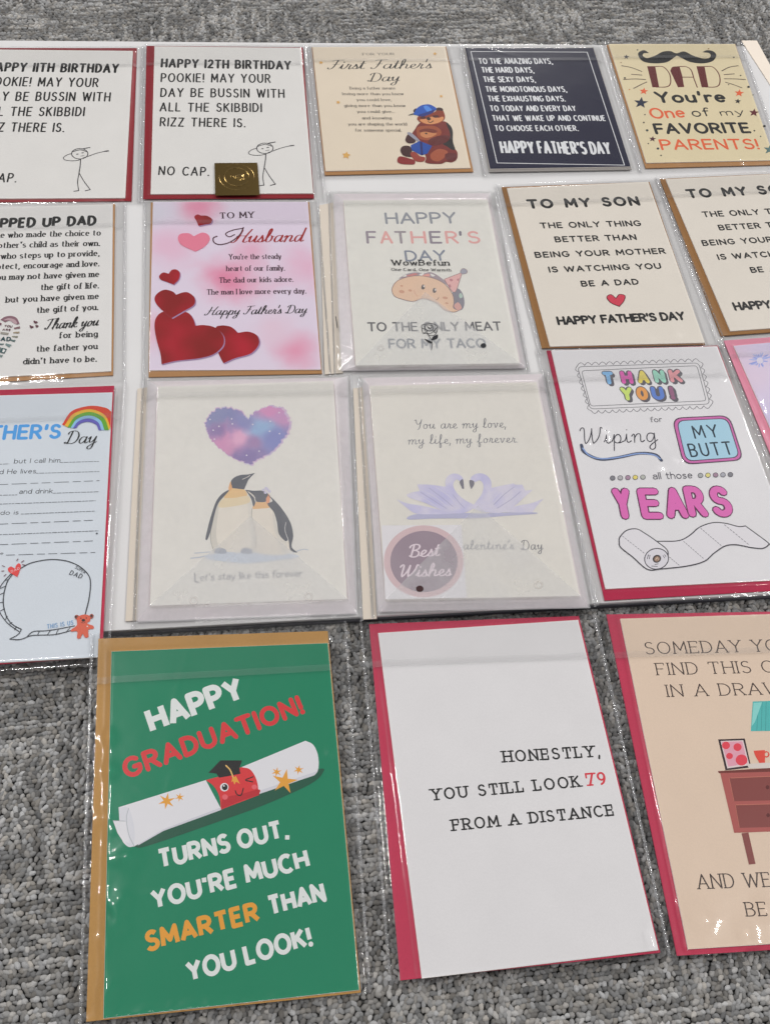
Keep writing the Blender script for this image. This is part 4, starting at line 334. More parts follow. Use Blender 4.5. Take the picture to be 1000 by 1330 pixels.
('f','@heart',p([-27.83,-45.11,-28.61,-41.13,-28.9,-40.1,-30.29,-36.71,-30.88,-35.48,-31.58,-34.29,-32.45,-33.22,-33.53,-32.33,-34.88,-31.62,-36.48,-31.02,-38.25,-30.54,-40.09,-30.18,-41.89,-29.93,-43.58,-29.81,-45.19,-29.81,-46.83,-29.93,-48.44,-30.16,-49.97,-30.52,-51.36,-30.99,-52.58,-31.58,-53.61,-32.3,-54.49,-33.15,-55.25,-34.11,-55.89,-35.19,-56.42,-36.36,-56.86,-37.63,-57.2,-38.98,-57.42,-40.44,-57.54,-41.99,-57.56,-43.65,-57.51,-45.39,-57.39,-47.24,-57.18,-49.23,-56.86,-51.39,-56.47,-53.64,-55.12,-60.28,-54.65,-62.33,-52.61,-70.15,-52.22,-71.96,-51.93,-73.67,-51.71,-75.3,-51.09,-81.5,-44.35,-79.39,-42.49,-78.9,-40.41,-78.44,-38.01,-78.06,-35.33,-77.74,-29.68,-77.14,-26.99,-76.79,-24.6,-76.35,-22.49,-75.85,-20.54,-75.33,-18.73,-74.76,-17.06,-74.11,-15.49,-73.34,-14.02,-72.43,-12.61,-71.34,-11.27,-70.1,-10.04,-68.73,-8.96,-67.29,-8.06,-65.81,-7.39,-64.33,-6.94,-62.82,-6.69,-61.22,-6.63,-59.59,-6.74,-57.96,-7.01,-56.37,-7.44,-54.87,-8.05,-53.41,-8.89,-51.94,-9.89,-50.52,-11,-49.19,-12.17,-48.02,-13.36,-47.04,-14.61,-46.28,-15.98,-45.7,-17.42,-45.27,-18.86,-44.96,-21.52,-44.56,-22.68,-44.48,-23.77,-44.52,-24.8,-44.64,-26.8,-44.98])),
]),
('printed_heart','dark red heart',[
('f','#93799a',p([-41.85,-15.25,-42.29,-14.65,-43.08,-13.38,-43.52,-12.78,-44.05,-12.22,-44.7,-11.73,-45.53,-11.27,-46.5,-10.79,-47.56,-10.37,-48.65,-10.05,-49.72,-9.89,-50.73,-9.95,-51.7,-10.25,-52.7,-10.77,-53.68,-11.44,-54.6,-12.23,-55.42,-13.07,-56.08,-13.93,-56.63,-14.82,-57.1,-15.77,-57.46,-16.78,-57.69,-17.85,-57.77,-18.98,-57.67,-20.14,-57.4,-21.35,-56.97,-22.61,-56.4,-23.91,-55.66,-25.27,-54.78,-26.69,-53.75,-28.18,-52.5,-29.75,-51.02,-31.42,-44.37,-38.36,-36.89,-32.48,-35.51,-31.36,-34.13,-30.31,-31.38,-28.34,-30.15,-27.36,-29.11,-26.35,-28.35,-25.26,-27.87,-24.07,-27.62,-22.79,-27.57,-21.48,-27.69,-20.17,-27.95,-18.93,-28.31,-17.82,-28.84,-16.78,-29.58,-15.77,-30.45,-14.82,-31.4,-13.99,-32.33,-13.29,-33.19,-12.79,-33.98,-12.5,-34.76,-12.4,-35.54,-12.45,-36.3,-12.6,-37.78,-13.02,-38.49,-13.27,-39.18,-13.61,-41.18,-14.86])),
('f','@heart',p([-42.65,-14.35,-43.09,-13.74,-43.88,-12.48,-44.32,-11.87,-44.84,-11.31,-45.5,-10.82,-46.33,-10.36,-47.3,-9.89,-48.36,-9.46,-49.45,-9.14,-50.53,-8.98,-51.53,-9.04,-52.51,-9.35,-53.51,-9.86,-54.49,-10.53,-55.41,-11.32,-56.22,-12.17,-56.88,-13.03,-57.43,-13.92,-57.9,-14.87,-58.26,-15.88,-58.49,-16.96,-58.57,-18.08,-58.47,-19.25,-58.2,-20.46,-57.77,-21.71,-57.19,-23.02,-56.46,-24.38,-55.58,-25.8,-54.54,-27.29,-53.29,-28.86,-51.81,-30.53,-45.16,-37.48,-37.67,-31.59,-36.29,-30.47,-34.92,-29.42,-32.16,-27.45,-30.93,-26.47,-29.9,-25.45,-29.13,-24.37,-28.66,-23.18,-28.41,-21.9,-28.36,-20.58,-28.48,-19.27,-28.73,-18.03,-29.09,-16.91,-29.63,-15.87,-30.37,-14.86,-31.25,-13.92,-32.19,-13.08,-33.13,-12.39,-33.98,-11.88,-34.77,-11.59,-35.55,-11.49,-36.33,-11.54,-37.09,-11.69,-38.58,-12.11,-39.29,-12.37,-39.97,-12.71,-41.98,-13.95])),
]),
]
ART['son']=[
(None,None,[
('t','TO MY SON',-48.91,61.19,48.79,61.2,11.58,'son','#151316'),
('t','THE ONLY THING',-43.04,37.91,43.45,37.04,7.07,'sons','#151316'),
('t','BETTER THAN',-34.07,21.65,35.29,21.33,6.92,'sons','#151316'),
('t','BEING YOUR MOTHER',-54.16,5.19,55.76,4.61,6.78,'sons','#151316'),
('t','IS WATCHING YOU',-46.16,-11.32,47.52,-11.72,6.64,'sons','#151316'),
('t','BE A DAD',-23.17,-27.72,24.4,-27.8,6.5,'sons','#151316'),
('t',"HAPPY FATHER'S DAY",-50.97,-66.3,52.44,-66.76,9.01,'sonb','#151316'),
]),
('printed_heart','small red heart',[
('f','#bb4050',p([1.51,-41.39,1.01,-40.6,.06,-38.82,-.44,-38.03,-.96,-37.43,-1.53,-37.12,-2.22,-37.13,-3.04,-37.39,-3.88,-37.84,-4.65,-38.44,-5.26,-39.12,-5.6,-39.84,-5.67,-40.67,-5.54,-41.66,-5.24,-42.73,-4.8,-43.82,-4.27,-44.87,-3.65,-45.78,-2.91,-46.57,-2.01,-47.28,-1,-47.94,1.12,-49.21,2.12,-49.87,5.84,-46.18,6.67,-45.26,7.36,-44.34,7.96,-43.38,8.51,-42.36,8.98,-41.35,9.31,-40.4,9.47,-39.56,9.42,-38.88,9.07,-38.35,8.46,-37.91,7.67,-37.59,6.81,-37.4,5.95,-37.36,5.21,-37.48,4.56,-37.83,3.94,-38.39,3.32,-39.11,2.12,-40.68])),
('s','#5a2530',.67,True,p([1.51,-41.39,1.01,-40.6,.06,-38.82,-.44,-38.03,-.96,-37.43,-1.53,-37.12,-2.22,-37.13,-3.04,-37.39,-3.88,-37.84,-4.65,-38.44,-5.26,-39.12,-5.6,-39.84,-5.67,-40.67,-5.54,-41.66,-5.24,-42.73,-4.8,-43.82,-4.27,-44.87,-3.65,-45.78,-2.91,-46.57,-2.01,-47.28,-1,-47.94,1.12,-49.21,2.12,-49.87,5.84,-46.18,6.67,-45.26,7.36,-44.34,7.96,-43.38,8.51,-42.36,8.98,-41.35,9.31,-40.4,9.47,-39.56,9.42,-38.88,9.07,-38.35,8.46,-37.91,7.67,-37.59,6.81,-37.4,5.95,-37.36,5.21,-37.48,4.56,-37.83,3.94,-38.39,3.32,-39.11,2.12,-40.68])),
]),
]
ART['taco']=[
(None,None,[
('t','HAPPY',-27.1,58.76,31.63,59.22,13.62,'taco','#767a82'),
('t','F',-44.15,37.09,-35.6,37.02,14.2,'taco','#80747e'),
('t','A',-33.1,37,-22.73,36.92,14.22,'taco','#c9918c'),
('t','T',-21.29,36.91,-11.25,36.83,14.24,'taco','#857b80'),
('t','H',-8.38,36.8,4.22,36.7,14.27,'taco','#c9918c'),
('t','E',6.75,36.68,16.86,36.6,14.29,'taco','#776d78'),
('t','R',19.76,36.58,30.27,36.49,14.32,'taco','#c9918c'),
('t',"'",31,36.49,33.9,36.46,14.33,'taco','#605a66'),
('t','S',37.54,36.44,48.1,36.35,14.35,'taco','#c9918c'),
('t','DAY',-14.94,17.28,18.06,17.67,12.18,'taco','#68707f'),
('t','TO THE ONLY MEAT',-50.38,-54.41,51.77,-55.54,9.31,'taco','#3b3b3f'),
('t','FOR MY TACO',-36.05,-71.18,37.57,-72.14,9.54,'taco','#5a626c'),
]),
('printed_taco','smiling taco in a party hat',[
('f','#8d7f86',p([-21.91,-1.09,-21.68,-.64,-20.89,.13,-19.72,1.08,-18.34,2.09,-16.92,3.02,-15.65,3.73,-14.46,4.25,-13.21,4.68,-11.92,5.04,-10.63,5.31,-9.37,5.5,-8.17,5.61,-7.03,5.58,-5.92,5.4,-3.79,4.86,-2.74,4.64,-1.71,4.54,-.7,4.65,.28,4.94,1.25,5.28,2.22,5.55,3.21,5.65,4.24,5.46,5.32,4.95,6.44,4.22,7.58,3.32,8.71,2.28,9.84,1.15,10.94,-.04,12.16,-1.48,13.55,-3.23,14.92,-5.08,16.1,-6.79,16.92,-8.14,17.2,-8.91,16.9,-9.02,16.15,-8.65,12.07,-5.91,3.75,-1.08,1.24,.26,-1.2,1.38,-3.43,2.1,-5.47,2.37,-7.46,2.3,-9.36,1.99,-12.88,1.12,-16.09,.41,-17.74,-.06,-20.59,-.94,-21.51,-1.16])),
('f','#d8d5d0',p([-18.79,1.31,-18.56,1.57,-18.04,1.96,-16.66,2.81,-16.06,3.12,-15.69,3.24,-15.55,3.11,-15.54,2.8,-15.62,2.38,-15.78,1.93,-16,1.54,-16.25,1.28,-16.62,1.15,-17.16,1.08,-17.75,1.06,-18.28,1.09,-18.67,1.18])),
('f','#d8d5d0',p([-5.46,3.6,-5.1,3.87,-4.43,4.14,-3.6,4.38,-2.76,4.56,-2.08,4.62,-1.71,4.54,-1.68,4.22,-1.88,3.67,-2.24,3.01,-2.67,2.37,-3.11,1.86,-3.48,1.61,-3.86,1.67,-4.33,1.95,-4.81,2.37,-5.21,2.84,-5.46,3.28])),
('f','#d8d5d0',p([3.35,3.99,3.72,3.93,4.37,3.65,5.14,3.23,5.9,2.75,6.49,2.31,6.78,1.98,6.72,1.71,6.4,1.44,5.92,1.19,5.38,1.01,4.87,.94,4.48,1.02,4.18,1.35,3.85,1.9,3.56,2.57,3.35,3.22,3.26,3.74])),
('f','#b56f6c',p([-15.43,2.25,-14.78,2.61,-13.73,3.09,-12.45,3.6,-11.12,4.07,-9.91,4.44,-9,4.63,-8.3,4.61,-7.67,4.43,-7.16,4.15,-6.83,3.8,-6.74,3.45,-6.97,3.13,-7.64,2.81,-8.75,2.42,-10.11,2.03,-11.51,1.68,-12.77,1.4,-13.71,1.25,-14.38,1.24,-14.95,1.32,-15.39,1.49,-15.64,1.71,-15.67,1.97])),
('f','#c88a80',p([-3.43,2.1,-3.12,2.43,-2.29,2.85,-1.16,3.3,.07,3.7,1.16,3.96,1.89,4.01,2.31,3.75,2.62,3.23,2.78,2.58,2.8,1.92,2.64,1.37,2.3,1.05,1.57,.98,.43,1.07,-.87,1.27,-2.11,1.54,-3.04,1.83])),
('f','#6d6a76',p([18.68,-14.74,19.27,-13.27,20.05,-12.33,20.92,-11.81,21.82,-11.64,22.66,-11.7,23.39,-11.91,24.01,-12.35,24.59,-13.11,25.12,-14.11,25.59,-15.27,25.99,-16.51,26.29,-17.74,26.51,-19.04,26.65,-20.49,26.71,-22,26.71,-23.53,26.63,-25,26.5,-26.35,26.3,-27.62,26.02,-28.88,25.68,-30.08,25.29,-31.18,24.85,-32.15,24.37,-32.95,23.82,-33.57,23.19,-34.04,22.51,-34.39,21.82,-34.61,21.16,-34.73,20.55,-34.76,19.95,-34.84,19.34,-34.99,18.75,-35.03,18.22,-34.79,17.81,-34.12,17.56,-32.83,17.46,-30.6,17.49,-27.47,17.63,-23.89,17.88,-20.28,18.23,-17.08])),
('f','#d2a09c',p([13.63,-2.04,28.82,5.16,24.1,-8.02,23.06,-10.75,22.18,-12.86,21.48,-14.28,20.92,-15.17,20.47,-15.64,20.08,-15.81,19.7,-15.8,19.28,-15.71,18.86,-15.52,18.47,-15.13,18.09,-14.55,17.7,-13.8,16.85,-11.82,16.36,-10.53,14.18,-3.74])),
('s','#7d605f',.51,True,p([13.63,-2.04,28.82,5.16,24.1,-8.02,23.06,-10.75,22.18,-12.86,21.48,-14.28,20.92,-15.17,20.47,-15.64,20.08,-15.81,19.7,-15.8,19.28,-15.71,18.86,-15.52,18.47,-15.13,18.09,-14.55,17.7,-13.8,16.85,-11.82,16.36,-10.53,14.18,-3.74])),
('f','#a86a72',p([17.59,-2.58,17.7,-2.33,17.92,-2.09,18.22,-1.88,18.56,-1.72,18.89,-1.62,19.17,-1.62,19.44,-1.72,19.73,-1.93,20.01,-2.21,20.25,-2.52,20.41,-2.83,20.45,-3.1,20.35,-3.39,20.11,-3.72,19.79,-4.04,19.44,-4.32,19.1,-4.51,18.82,-4.55,18.56,-4.41,18.27,-4.11,18,-3.71,17.78,-3.29,17.63,-2.89])),
('f','#a86a72',p([23.44,-2.65,23.61,-2.36,23.97,-2.01,24.41,-1.65,24.86,-1.36,25.24,-1.19,25.45,-1.21,25.49,-1.49,25.43,-2.02,25.29,-2.68,25.1,-3.33,24.9,-3.86,24.72,-4.14,24.5,-4.15,24.21,-3.97,23.91,-3.67,23.64,-3.31,23.47,-2.95])),
('f','#a86a72',p([15.74,-8.89,15.86,-8.58,16.11,-8.23,16.43,-7.9,16.78,-7.63,17.12,-7.46,17.37,-7.46,17.58,-7.66,17.78,-8.04,17.95,-8.53,18.09,-9.05,18.16,-9.53,18.17,-9.9,18.09,-10.17,17.92,-10.43,17.69,-10.65,17.44,-10.8,17.19,-10.88,16.97,-10.85,16.73,-10.69,16.45,-10.39,16.18,-10.02,15.94,-9.61,15.78,-9.22])),
('f','#8a8a96',p([27.48,6.17,27.8,7.03,28.3,7.94,28.59,8.34,28.89,8.64,29.23,8.87,29.61,9.05,30.01,9.18,30.42,9.25,30.81,9.23,31.17,9.11,31.52,8.86,31.89,8.49,32.24,8.04,32.55,7.55,32.79,7.05,32.92,6.6,32.94,6.17,32.88,5.72,32.74,5.27,32.54,4.84,32.3,4.46,32.01,4.13,31.65,3.87,31.21,3.63,30.71,3.44,30.2,3.3,29.72,3.21,29.31,3.18,28.95,3.22,28.61,3.33,28.29,3.5,28.01,3.71,27.78,3.94,27.6,4.19,27.47,4.46,27.38,4.76,27.34,5.09,27.34,5.44,27.39,5.8])),
('s','#7d605f',.44,True,p([27.48,6.17,27.8,7.03,28.3,7.94,28.59,8.34,28.89,8.64,29.23,8.87,29.61,9.05,30.01,9.18,30.42,9.25,30.81,9.23,31.17,9.11,31.52,8.86,31.89,8.49,32.24,8.04,32.55,7.55,32.79,7.05,32.92,6.6,32.94,6.17,32.88,5.72,32.74,5.27,32.54,4.84,32.3,4.46,32.01,4.13,31.65,3.87,31.21,3.63,30.71,3.44,30.2,3.3,29.72,3.21,29.31,3.18,28.95,3.22,28.61,3.33,28.29,3.5,28.01,3.71,27.78,3.94,27.6,4.19,27.47,4.46,27.38,4.76,27.34,5.09,27.34,5.44,27.39,5.8])),
('f','#e0bd9f',p([-28.34,-12.14,-28.09,-10.99,-27.67,-9.79,-27.14,-8.6,-26.53,-7.45,-25.87,-6.38,-25.21,-5.42,-24.56,-4.61,-23.89,-3.9,-23.18,-3.27,-22.4,-2.69,-21.52,-2.14,-20.51,-1.6,-19.35,-1.04,-18.05,-.49,-16.64,.03,-15.18,.51,-13.7,.91,-12.26,1.23,-10.82,1.47,-9.36,1.65,-7.88,1.76,-6.4,1.8,-4.93,1.75,-3.48,1.61,-2.03,1.38,-.57,1.05,.88,.64,2.31,.16,3.69,-.37,5,-.95,6.25,-1.56,7.47,-2.23,8.65,-2.95,9.76,-3.72,10.81,-4.55,11.78,-5.43,12.67,-6.37,13.48,-7.37,14.23,-8.42,14.92,-9.51,15.54,-10.64,16.12,-11.81,16.66,-13.03,17.14,-14.33,17.57,-15.66,17.93,-16.99,18.23,-18.3,18.46,-19.54,18.59,-20.73,18.64,-21.89,18.62,-23.01,18.36,-26.22,18.19,-27.26,17.38,-30.24,17.25,-31.12,17.31,-31.89,17.7,-32.54,18.36,-33.11,19.88,-34.02,20.41,-34.41,20.55,-34.76,20.27,-35.12,19.69,-35.46,18.9,-35.76,17.98,-35.99,17.01,-36.11,16.09,-36.1,15.14,-35.96,14.12,-35.71,13.04,-35.37,11.96,-34.91,10.91,-34.34,9.94,-33.64,9.09,-32.76,8.36,-31.67,6.92,-29.21,6.05,-28.02,4.97,-26.96,3.64,-25.95,2.12,-24.91,.46,-23.92,-1.24,-23.06,-2.94,-22.41,-4.54,-22.06,-6.07,-22.13,-7.57,-22.59,-10.53,-23.97,-11.98,-24.53,-13.42,-24.77,-14.87,-24.66,-16.35,-24.35,-17.8,-23.9,-19.21,-23.36,-23.93,-21.32,-24.9,-20.82,-25.78,-20.27,-26.53,-19.62,-27.16,-18.85,-27.65,-17.93,-28.02,-16.86,-28.28,-15.7,-28.42,-14.5,-28.44,-13.3])),
('s','#7d605f',.58,True,p([-28.34,-12.14,-28.09,-10.99,-27.67,-9.79,-27.14,-8.6,-26.53,-7.45,-25.87,-6.38,-25.21,-5.42,-24.56,-4.61,-23.89,-3.9,-23.18,-3.27,-22.4,-2.69,-21.52,-2.14,-20.51,-1.6,-19.35,-1.04,-18.05,-.49,-16.64,.03,-15.18,.51,-13.7,.91,-12.26,1.23,-10.82,1.47,-9.36,1.65,-7.88,1.76,-6.4,1.8,-4.93,1.75,-3.48,1.61,-2.03,1.38,-.57,1.05,.88,.64,2.31,.16,3.69,-.37,5,-.95,6.25,-1.56,7.47,-2.23,8.65,-2.95,9.76,-3.72,10.81,-4.55,11.78,-5.43,12.67,-6.37,13.48,-7.37,14.23,-8.42,14.92,-9.51,15.54,-10.64,16.12,-11.81,16.66,-13.03,17.14,-14.33,17.57,-15.66,17.93,-16.99,18.23,-18.3,18.46,-19.54,18.59,-20.73,18.64,-21.89,18.62,-23.01,18.36,-26.22,18.19,-27.26,17.38,-30.24,17.25,-31.12,17.31,-31.89,17.7,-32.54,18.36,-33.11,19.88,-34.02,20.41,-34.41,20.55,-34.76,20.27,-35.12,19.69,-35.46,18.9,-35.76,17.98,-35.99,17.01,-36.11,16.09,-36.1,15.14,-35.96,14.12,-35.71,13.04,-35.37,11.96,-34.91,10.91,-34.34,9.94,-33.64,9.09,-32.76,8.36,-31.67,6.92,-29.21,6.05,-28.02,4.97,-26.96,3.64,-25.95,2.12,-24.91,.46,-23.92,-1.24,-23.06,-2.94,-22.41,-4.54,-22.06,-6.07,-22.13,-7.57,-22.59,-10.53,-23.97,-11.98,-24.53,-13.42,-24.77,-14.87,-24.66,-16.35,-24.35,-17.8,-23.9,-19.21,-23.36,-23.93,-21.32,-24.9,-20.82,-25.78,-20.27,-26.53,-19.62,-27.16,-18.85,-27.65,-17.93,-28.02,-16.86,-28.28,-15.7,-28.42,-14.5,-28.44,-13.3])),
('f','#bf8f86',p([17.9,-30.01,18.17,-29.23,18.72,-28.35,19.45,-27.5,20.24,-26.79,21,-26.34,21.6,-26.27,22.12,-26.72,22.64,-27.6,23.12,-28.74,23.5,-29.97,23.74,-31.11,23.77,-31.99,23.54,-32.69,23.08,-33.35,22.47,-33.93,21.79,-34.36,21.13,-34.6,20.57,-34.58,20.02,-34.22,19.41,-33.55,18.81,-32.69,18.3,-31.73,17.97,-30.8])),
('f','#9db3a6',p([23.27,-18.66,23.45,-18.19,23.72,-17.7,24.04,-17.26,24.38,-16.91,24.7,-16.73,24.96,-16.76,25.2,-17.1,25.46,-17.71,25.7,-18.48,25.88,-19.3,25.97,-20.05,25.93,-20.62,25.7,-21.05,25.31,-21.44,24.83,-21.77,24.33,-21.99,23.89,-22.09,23.58,-22.02,23.39,-21.72,23.25,-21.2,23.17,-20.54,23.15,-19.85,23.19,-19.19])),
('f','#b98a70',p([-19.34,-8.91,-19.59,-9.36,-20.07,-9.62,-20.65,-9.64,-21.19,-9.39,-21.53,-8.96,-21.58,-8.45,-21.34,-8.01,-20.86,-7.74,-20.27,-7.73,-19.74,-7.97,-19.4,-8.41])),
('f','#b98a70',p([-18.94,-15.07,-19.39,-15.87,-20.28,-16.33,-21.37,-16.35,-22.37,-15.9,-23.01,-15.12,-23.12,-14.21,-22.67,-13.42,-21.78,-12.95,-20.69,-12.94,-19.69,-13.38,-19.05,-14.16])),
('f','#b98a70',p([-12.9,-13.78,-13.21,-14.31,-13.81,-14.62,-14.54,-14.63,-15.2,-14.34,-15.63,-13.81,-15.7,-13.21,-15.4,-12.67,-14.8,-12.36,-14.07,-12.35,-13.4,-12.65,-12.97,-13.17])),
('f','#b98a70',p([14.17,-21.98,13.73,-22.63,12.84,-22.99,11.76,-22.96,10.75,-22.56,10.1,-21.89,9.98,-21.12,10.42,-20.47,11.3,-20.11,12.39,-20.14,13.39,-20.54,14.04,-21.22])),
('f','#b98a70',p([13.9,-27.34,13.62,-27.77,13.09,-28.02,12.43,-28.02,11.84,-27.76,11.46,-27.32,11.39,-26.82,11.67,-26.39,12.2,-26.14,12.86,-26.14,13.45,-26.4,13.84,-26.84])),
('f','#3d302f',p([-2.46,-10.43,-2.87,-11.55,-3.47,-12.37,-4.15,-12.74,-4.77,-12.58,-5.2,-11.93,-5.37,-10.91,-5.23,-9.72,-4.82,-8.6,-4.21,-7.77,-3.53,-7.4,-2.92,-7.56,-2.48,-8.22,-2.32,-9.24])),
('f','#d8d0cc',p([-2.46,-9.32,-2.66,-10,-3.03,-10.42,-3.43,-10.41,-3.71,-9.98,-3.76,-9.3,-3.57,-8.62,-3.19,-8.2,-2.79,-8.21,-2.51,-8.64])),
('f','#3d302f',p([6.04,-14.12,5.62,-15.23,5.01,-16.05,4.33,-16.42,3.72,-16.26,3.29,-15.61,3.13,-14.6,3.27,-13.41,3.69,-12.3,4.3,-11.47,4.98,-11.1,5.6,-11.26,6.03,-11.91,6.19,-12.94])),
('f','#d8d0cc',p([6.04,-13.02,5.84,-13.69,5.47,-14.11,5.07,-14.1,4.79,-13.68,4.74,-13,4.94,-12.32,5.31,-11.9,5.72,-11.91,6,-12.33])),
('s','#6a4a48',.43,False,p([4.27,-23.62,5.28,-23.44,5.52,-23.34,5.76,-23.17,5.99,-22.92,7.08,-21.09])),
('s','#b98070',.36,False,p([-11.19,-13.35,-11.02,-15.62,-10.94,-16.18,-10.81,-16.71,-10.63,-17.22,-10.13,-18.19,-9.31,-19.6])),
]),
('@vellum',None,[
('t','WowBefun',-26.35,12.59,19.72,12.08,6.52,'serifx','#2a2a2c'),
('t','One Card, One Warmth',-27.19,7.11,20.04,5.83,3.11,'serifx','#333335'),
]),
('@vellumrose',None,[
('s','#2c2c2f',.49,False,p([-9.47,-51.84,-9.21,-49.88,-9.07,-49.45,-8.83,-49.1,-8.48,-48.84,-8.03,-48.66,-6.97,-48.42,-4.05,-47.88,-3.05,-47.83,-1.27,-47.89,-.66,-47.98,-.08,-48.13,.43,-48.36,.9,-48.67,1.36,-49.06,1.78,-49.5,2.14,-50.01,2.42,-50.56,2.59,-51.15,2.64,-51.82,2.58,-52.58,2.44,-53.38,2.24,-54.2,1.99,-54.99,1.72,-55.71,1.4,-56.41,1.04,-57.11,.62,-57.79,.18,-58.41,-.3,-58.92,-.8,-59.3,-1.34,-59.52,-1.95,-59.61,-2.58,-59.6,-3.21,-59.52,-3.79,-59.38,-4.3,-59.23,-4.69,-59.01,-5.02,-58.69,-5.56,-57.96,-5.85,-57.63,-6.2,-57.37,-6.63,-57.26,-8.17,-57.32,-8.61,-57.19,-8.95,-56.86,-9.17,-56.29,-9.29,-55.53,-9.47,-51.84])),
('s','#2c2c2f',.49,False,p([-6.02,-49.15,-6.84,-51.01,-6.97,-51.46,-7.01,-51.89,-6.96,-52.31,-6.84,-52.74,-6.67,-53.15,-6.44,-53.54,-6.16,-53.89,-5.85,-54.19,-5.49,-54.46,-5.05,-54.72,-4.57,-54.93,-4.08,-55.09,-3.59,-55.17,-3.15,-55.16,-2.71,-55.04,-2.26,-54.82,-1.82,-54.53,-1.42,-54.18,-1.09,-53.79,-.84,-53.38,-.68,-52.9,-.58,-52.33,-.54,-51.72,-.57,-51.13,-.67,-50.59,-.83,-50.17,-1.09,-49.87,-1.43,-49.65,-1.84,-49.49,-3.2,-49.21,-4.11,-49.12,-6.02,-49.15])),
('s','#2c2c2f',.49,False,p([-5.06,-50.09,-4.62,-51.83,-4.47,-52.17,-4.25,-52.4,-3.95,-52.5,-3.56,-52.51,-3.14,-52.45,-2.72,-52.32,-2.36,-52.16,-2.09,-51.98,-1.95,-51.76,-1.88,-51.48,-1.89,-50.15])),
('s','#2c2c2f',.49,False,p([-9.49,-52.02,-8.08,-52.69,-7.77,-52.93,-7.51,-53.25,-7.29,-53.7,-7.07,-54.27,-6.9,-54.9,-6.78,-55.52,-6.74,-56.06,-6.8,-56.45,-6.99,-56.68,-7.31,-56.8,-7.7,-56.83,-8.56,-56.83,-8.95,-56.86])),
('s','#2c2c2f',.49,False,p([2.53,-51.61,1.11,-53.08,.79,-53.46,.52,-53.86,-.01,-54.87,-.43,-55.92,-.52,-56.33,-.49,-56.58,-.31,-56.64,.01,-56.55,1.72,-55.71])),
('s','#2c2c2f',.49,False,p([-5.85,-54.19,-5.8,-56.59,-5.7,-57.06,-5.5,-57.39,-5.16,-57.56,-4.72,-57.6,-4.2,-57.56,-3.66,-57.42,-3.12,-57.23,-2.65,-56.99,-2.22,-56.67,-1.81,-56.26,-.24,-54.3])),
('s','#2c2c2f',.49,False,p([-5.46,-58.3,-3.94,-62.02,-3.63,-62.91,-3.39,-63.77,-3.23,-64.56,-3.13,-65.3,-3.08,-66.01,-3.08,-66.72,-3.19,-68.26,-3.32,-69.12,-3.75,-70.96,-4.5,-73.77])),
('s','#2c2c2f',.49,False,p([-4.1,-51.03,-3.57,-52.56,-3.43,-52.95,-3.3,-53.33])),
('f','#2c2c2f',p([-3.39,-63.77,-3.06,-62.87,-2.79,-62.28,-2.46,-61.68,-2.08,-61.11,-1.65,-60.64,-1.09,-60.2,-.38,-59.74,.39,-59.32,1.11,-59,1.7,-58.84,2.06,-58.9,2.18,-59.28,2.12,-59.93,1.94,-60.74,1.65,-61.6,1.29,-62.37,.9,-62.95,.4,-63.35,-.24,-63.65,-.96,-63.87,-3.05,-64.28,-3.27,-64.3,-3.41,-64.27,-3.46,-64.18,-3.46,-64.02])),
('f','#2c2c2f',p([-3.79,-67.35,-4.09,-67.33,-4.51,-67.2,-4.99,-66.98,-5.5,-66.68,-5.99,-66.34,-6.43,-65.95,-6.86,-65.45,-7.35,-64.79,-7.82,-64.08,-8.21,-63.41,-8.46,-62.88,-8.51,-62.58,-8.29,-62.56,-7.85,-62.75,-4.36,-64.85,-4.04,-65.08,-3.78,-65.31,-3.59,-65.56,-3.47,-65.87,-3.41,-66.25,-3.4,-66.63,-3.46,-66.98,-3.59,-67.24])),
]),
('@vellumdots',None,[
('f','#2f3033',p([37.5,-70.19,37.04,-71.37,36.11,-72.22,34.97,-72.52,33.91,-72.18,33.22,-71.29,33.09,-70.09,33.55,-68.91,34.48,-68.05,35.62,-67.75,36.68,-68.1,37.37,-68.99])),
]),
('@vellumdots',None,[
('s','#b5b0ad',.42,True,p([-39.86,-70.89,-40.22,-72.06,-41.03,-72.9,-42.05,-73.19,-43.02,-72.86,-43.67,-71.98,-43.84,-70.8,-43.48,-69.63,-42.68,-68.78,-41.65,-68.48,-40.68,-68.82,-40.02,-69.7])),
]),
('@film',None,[
('s','#3a3a3c',.59,False,p([-73.35,-39.18,-72.86,-50.25])),
]),
]
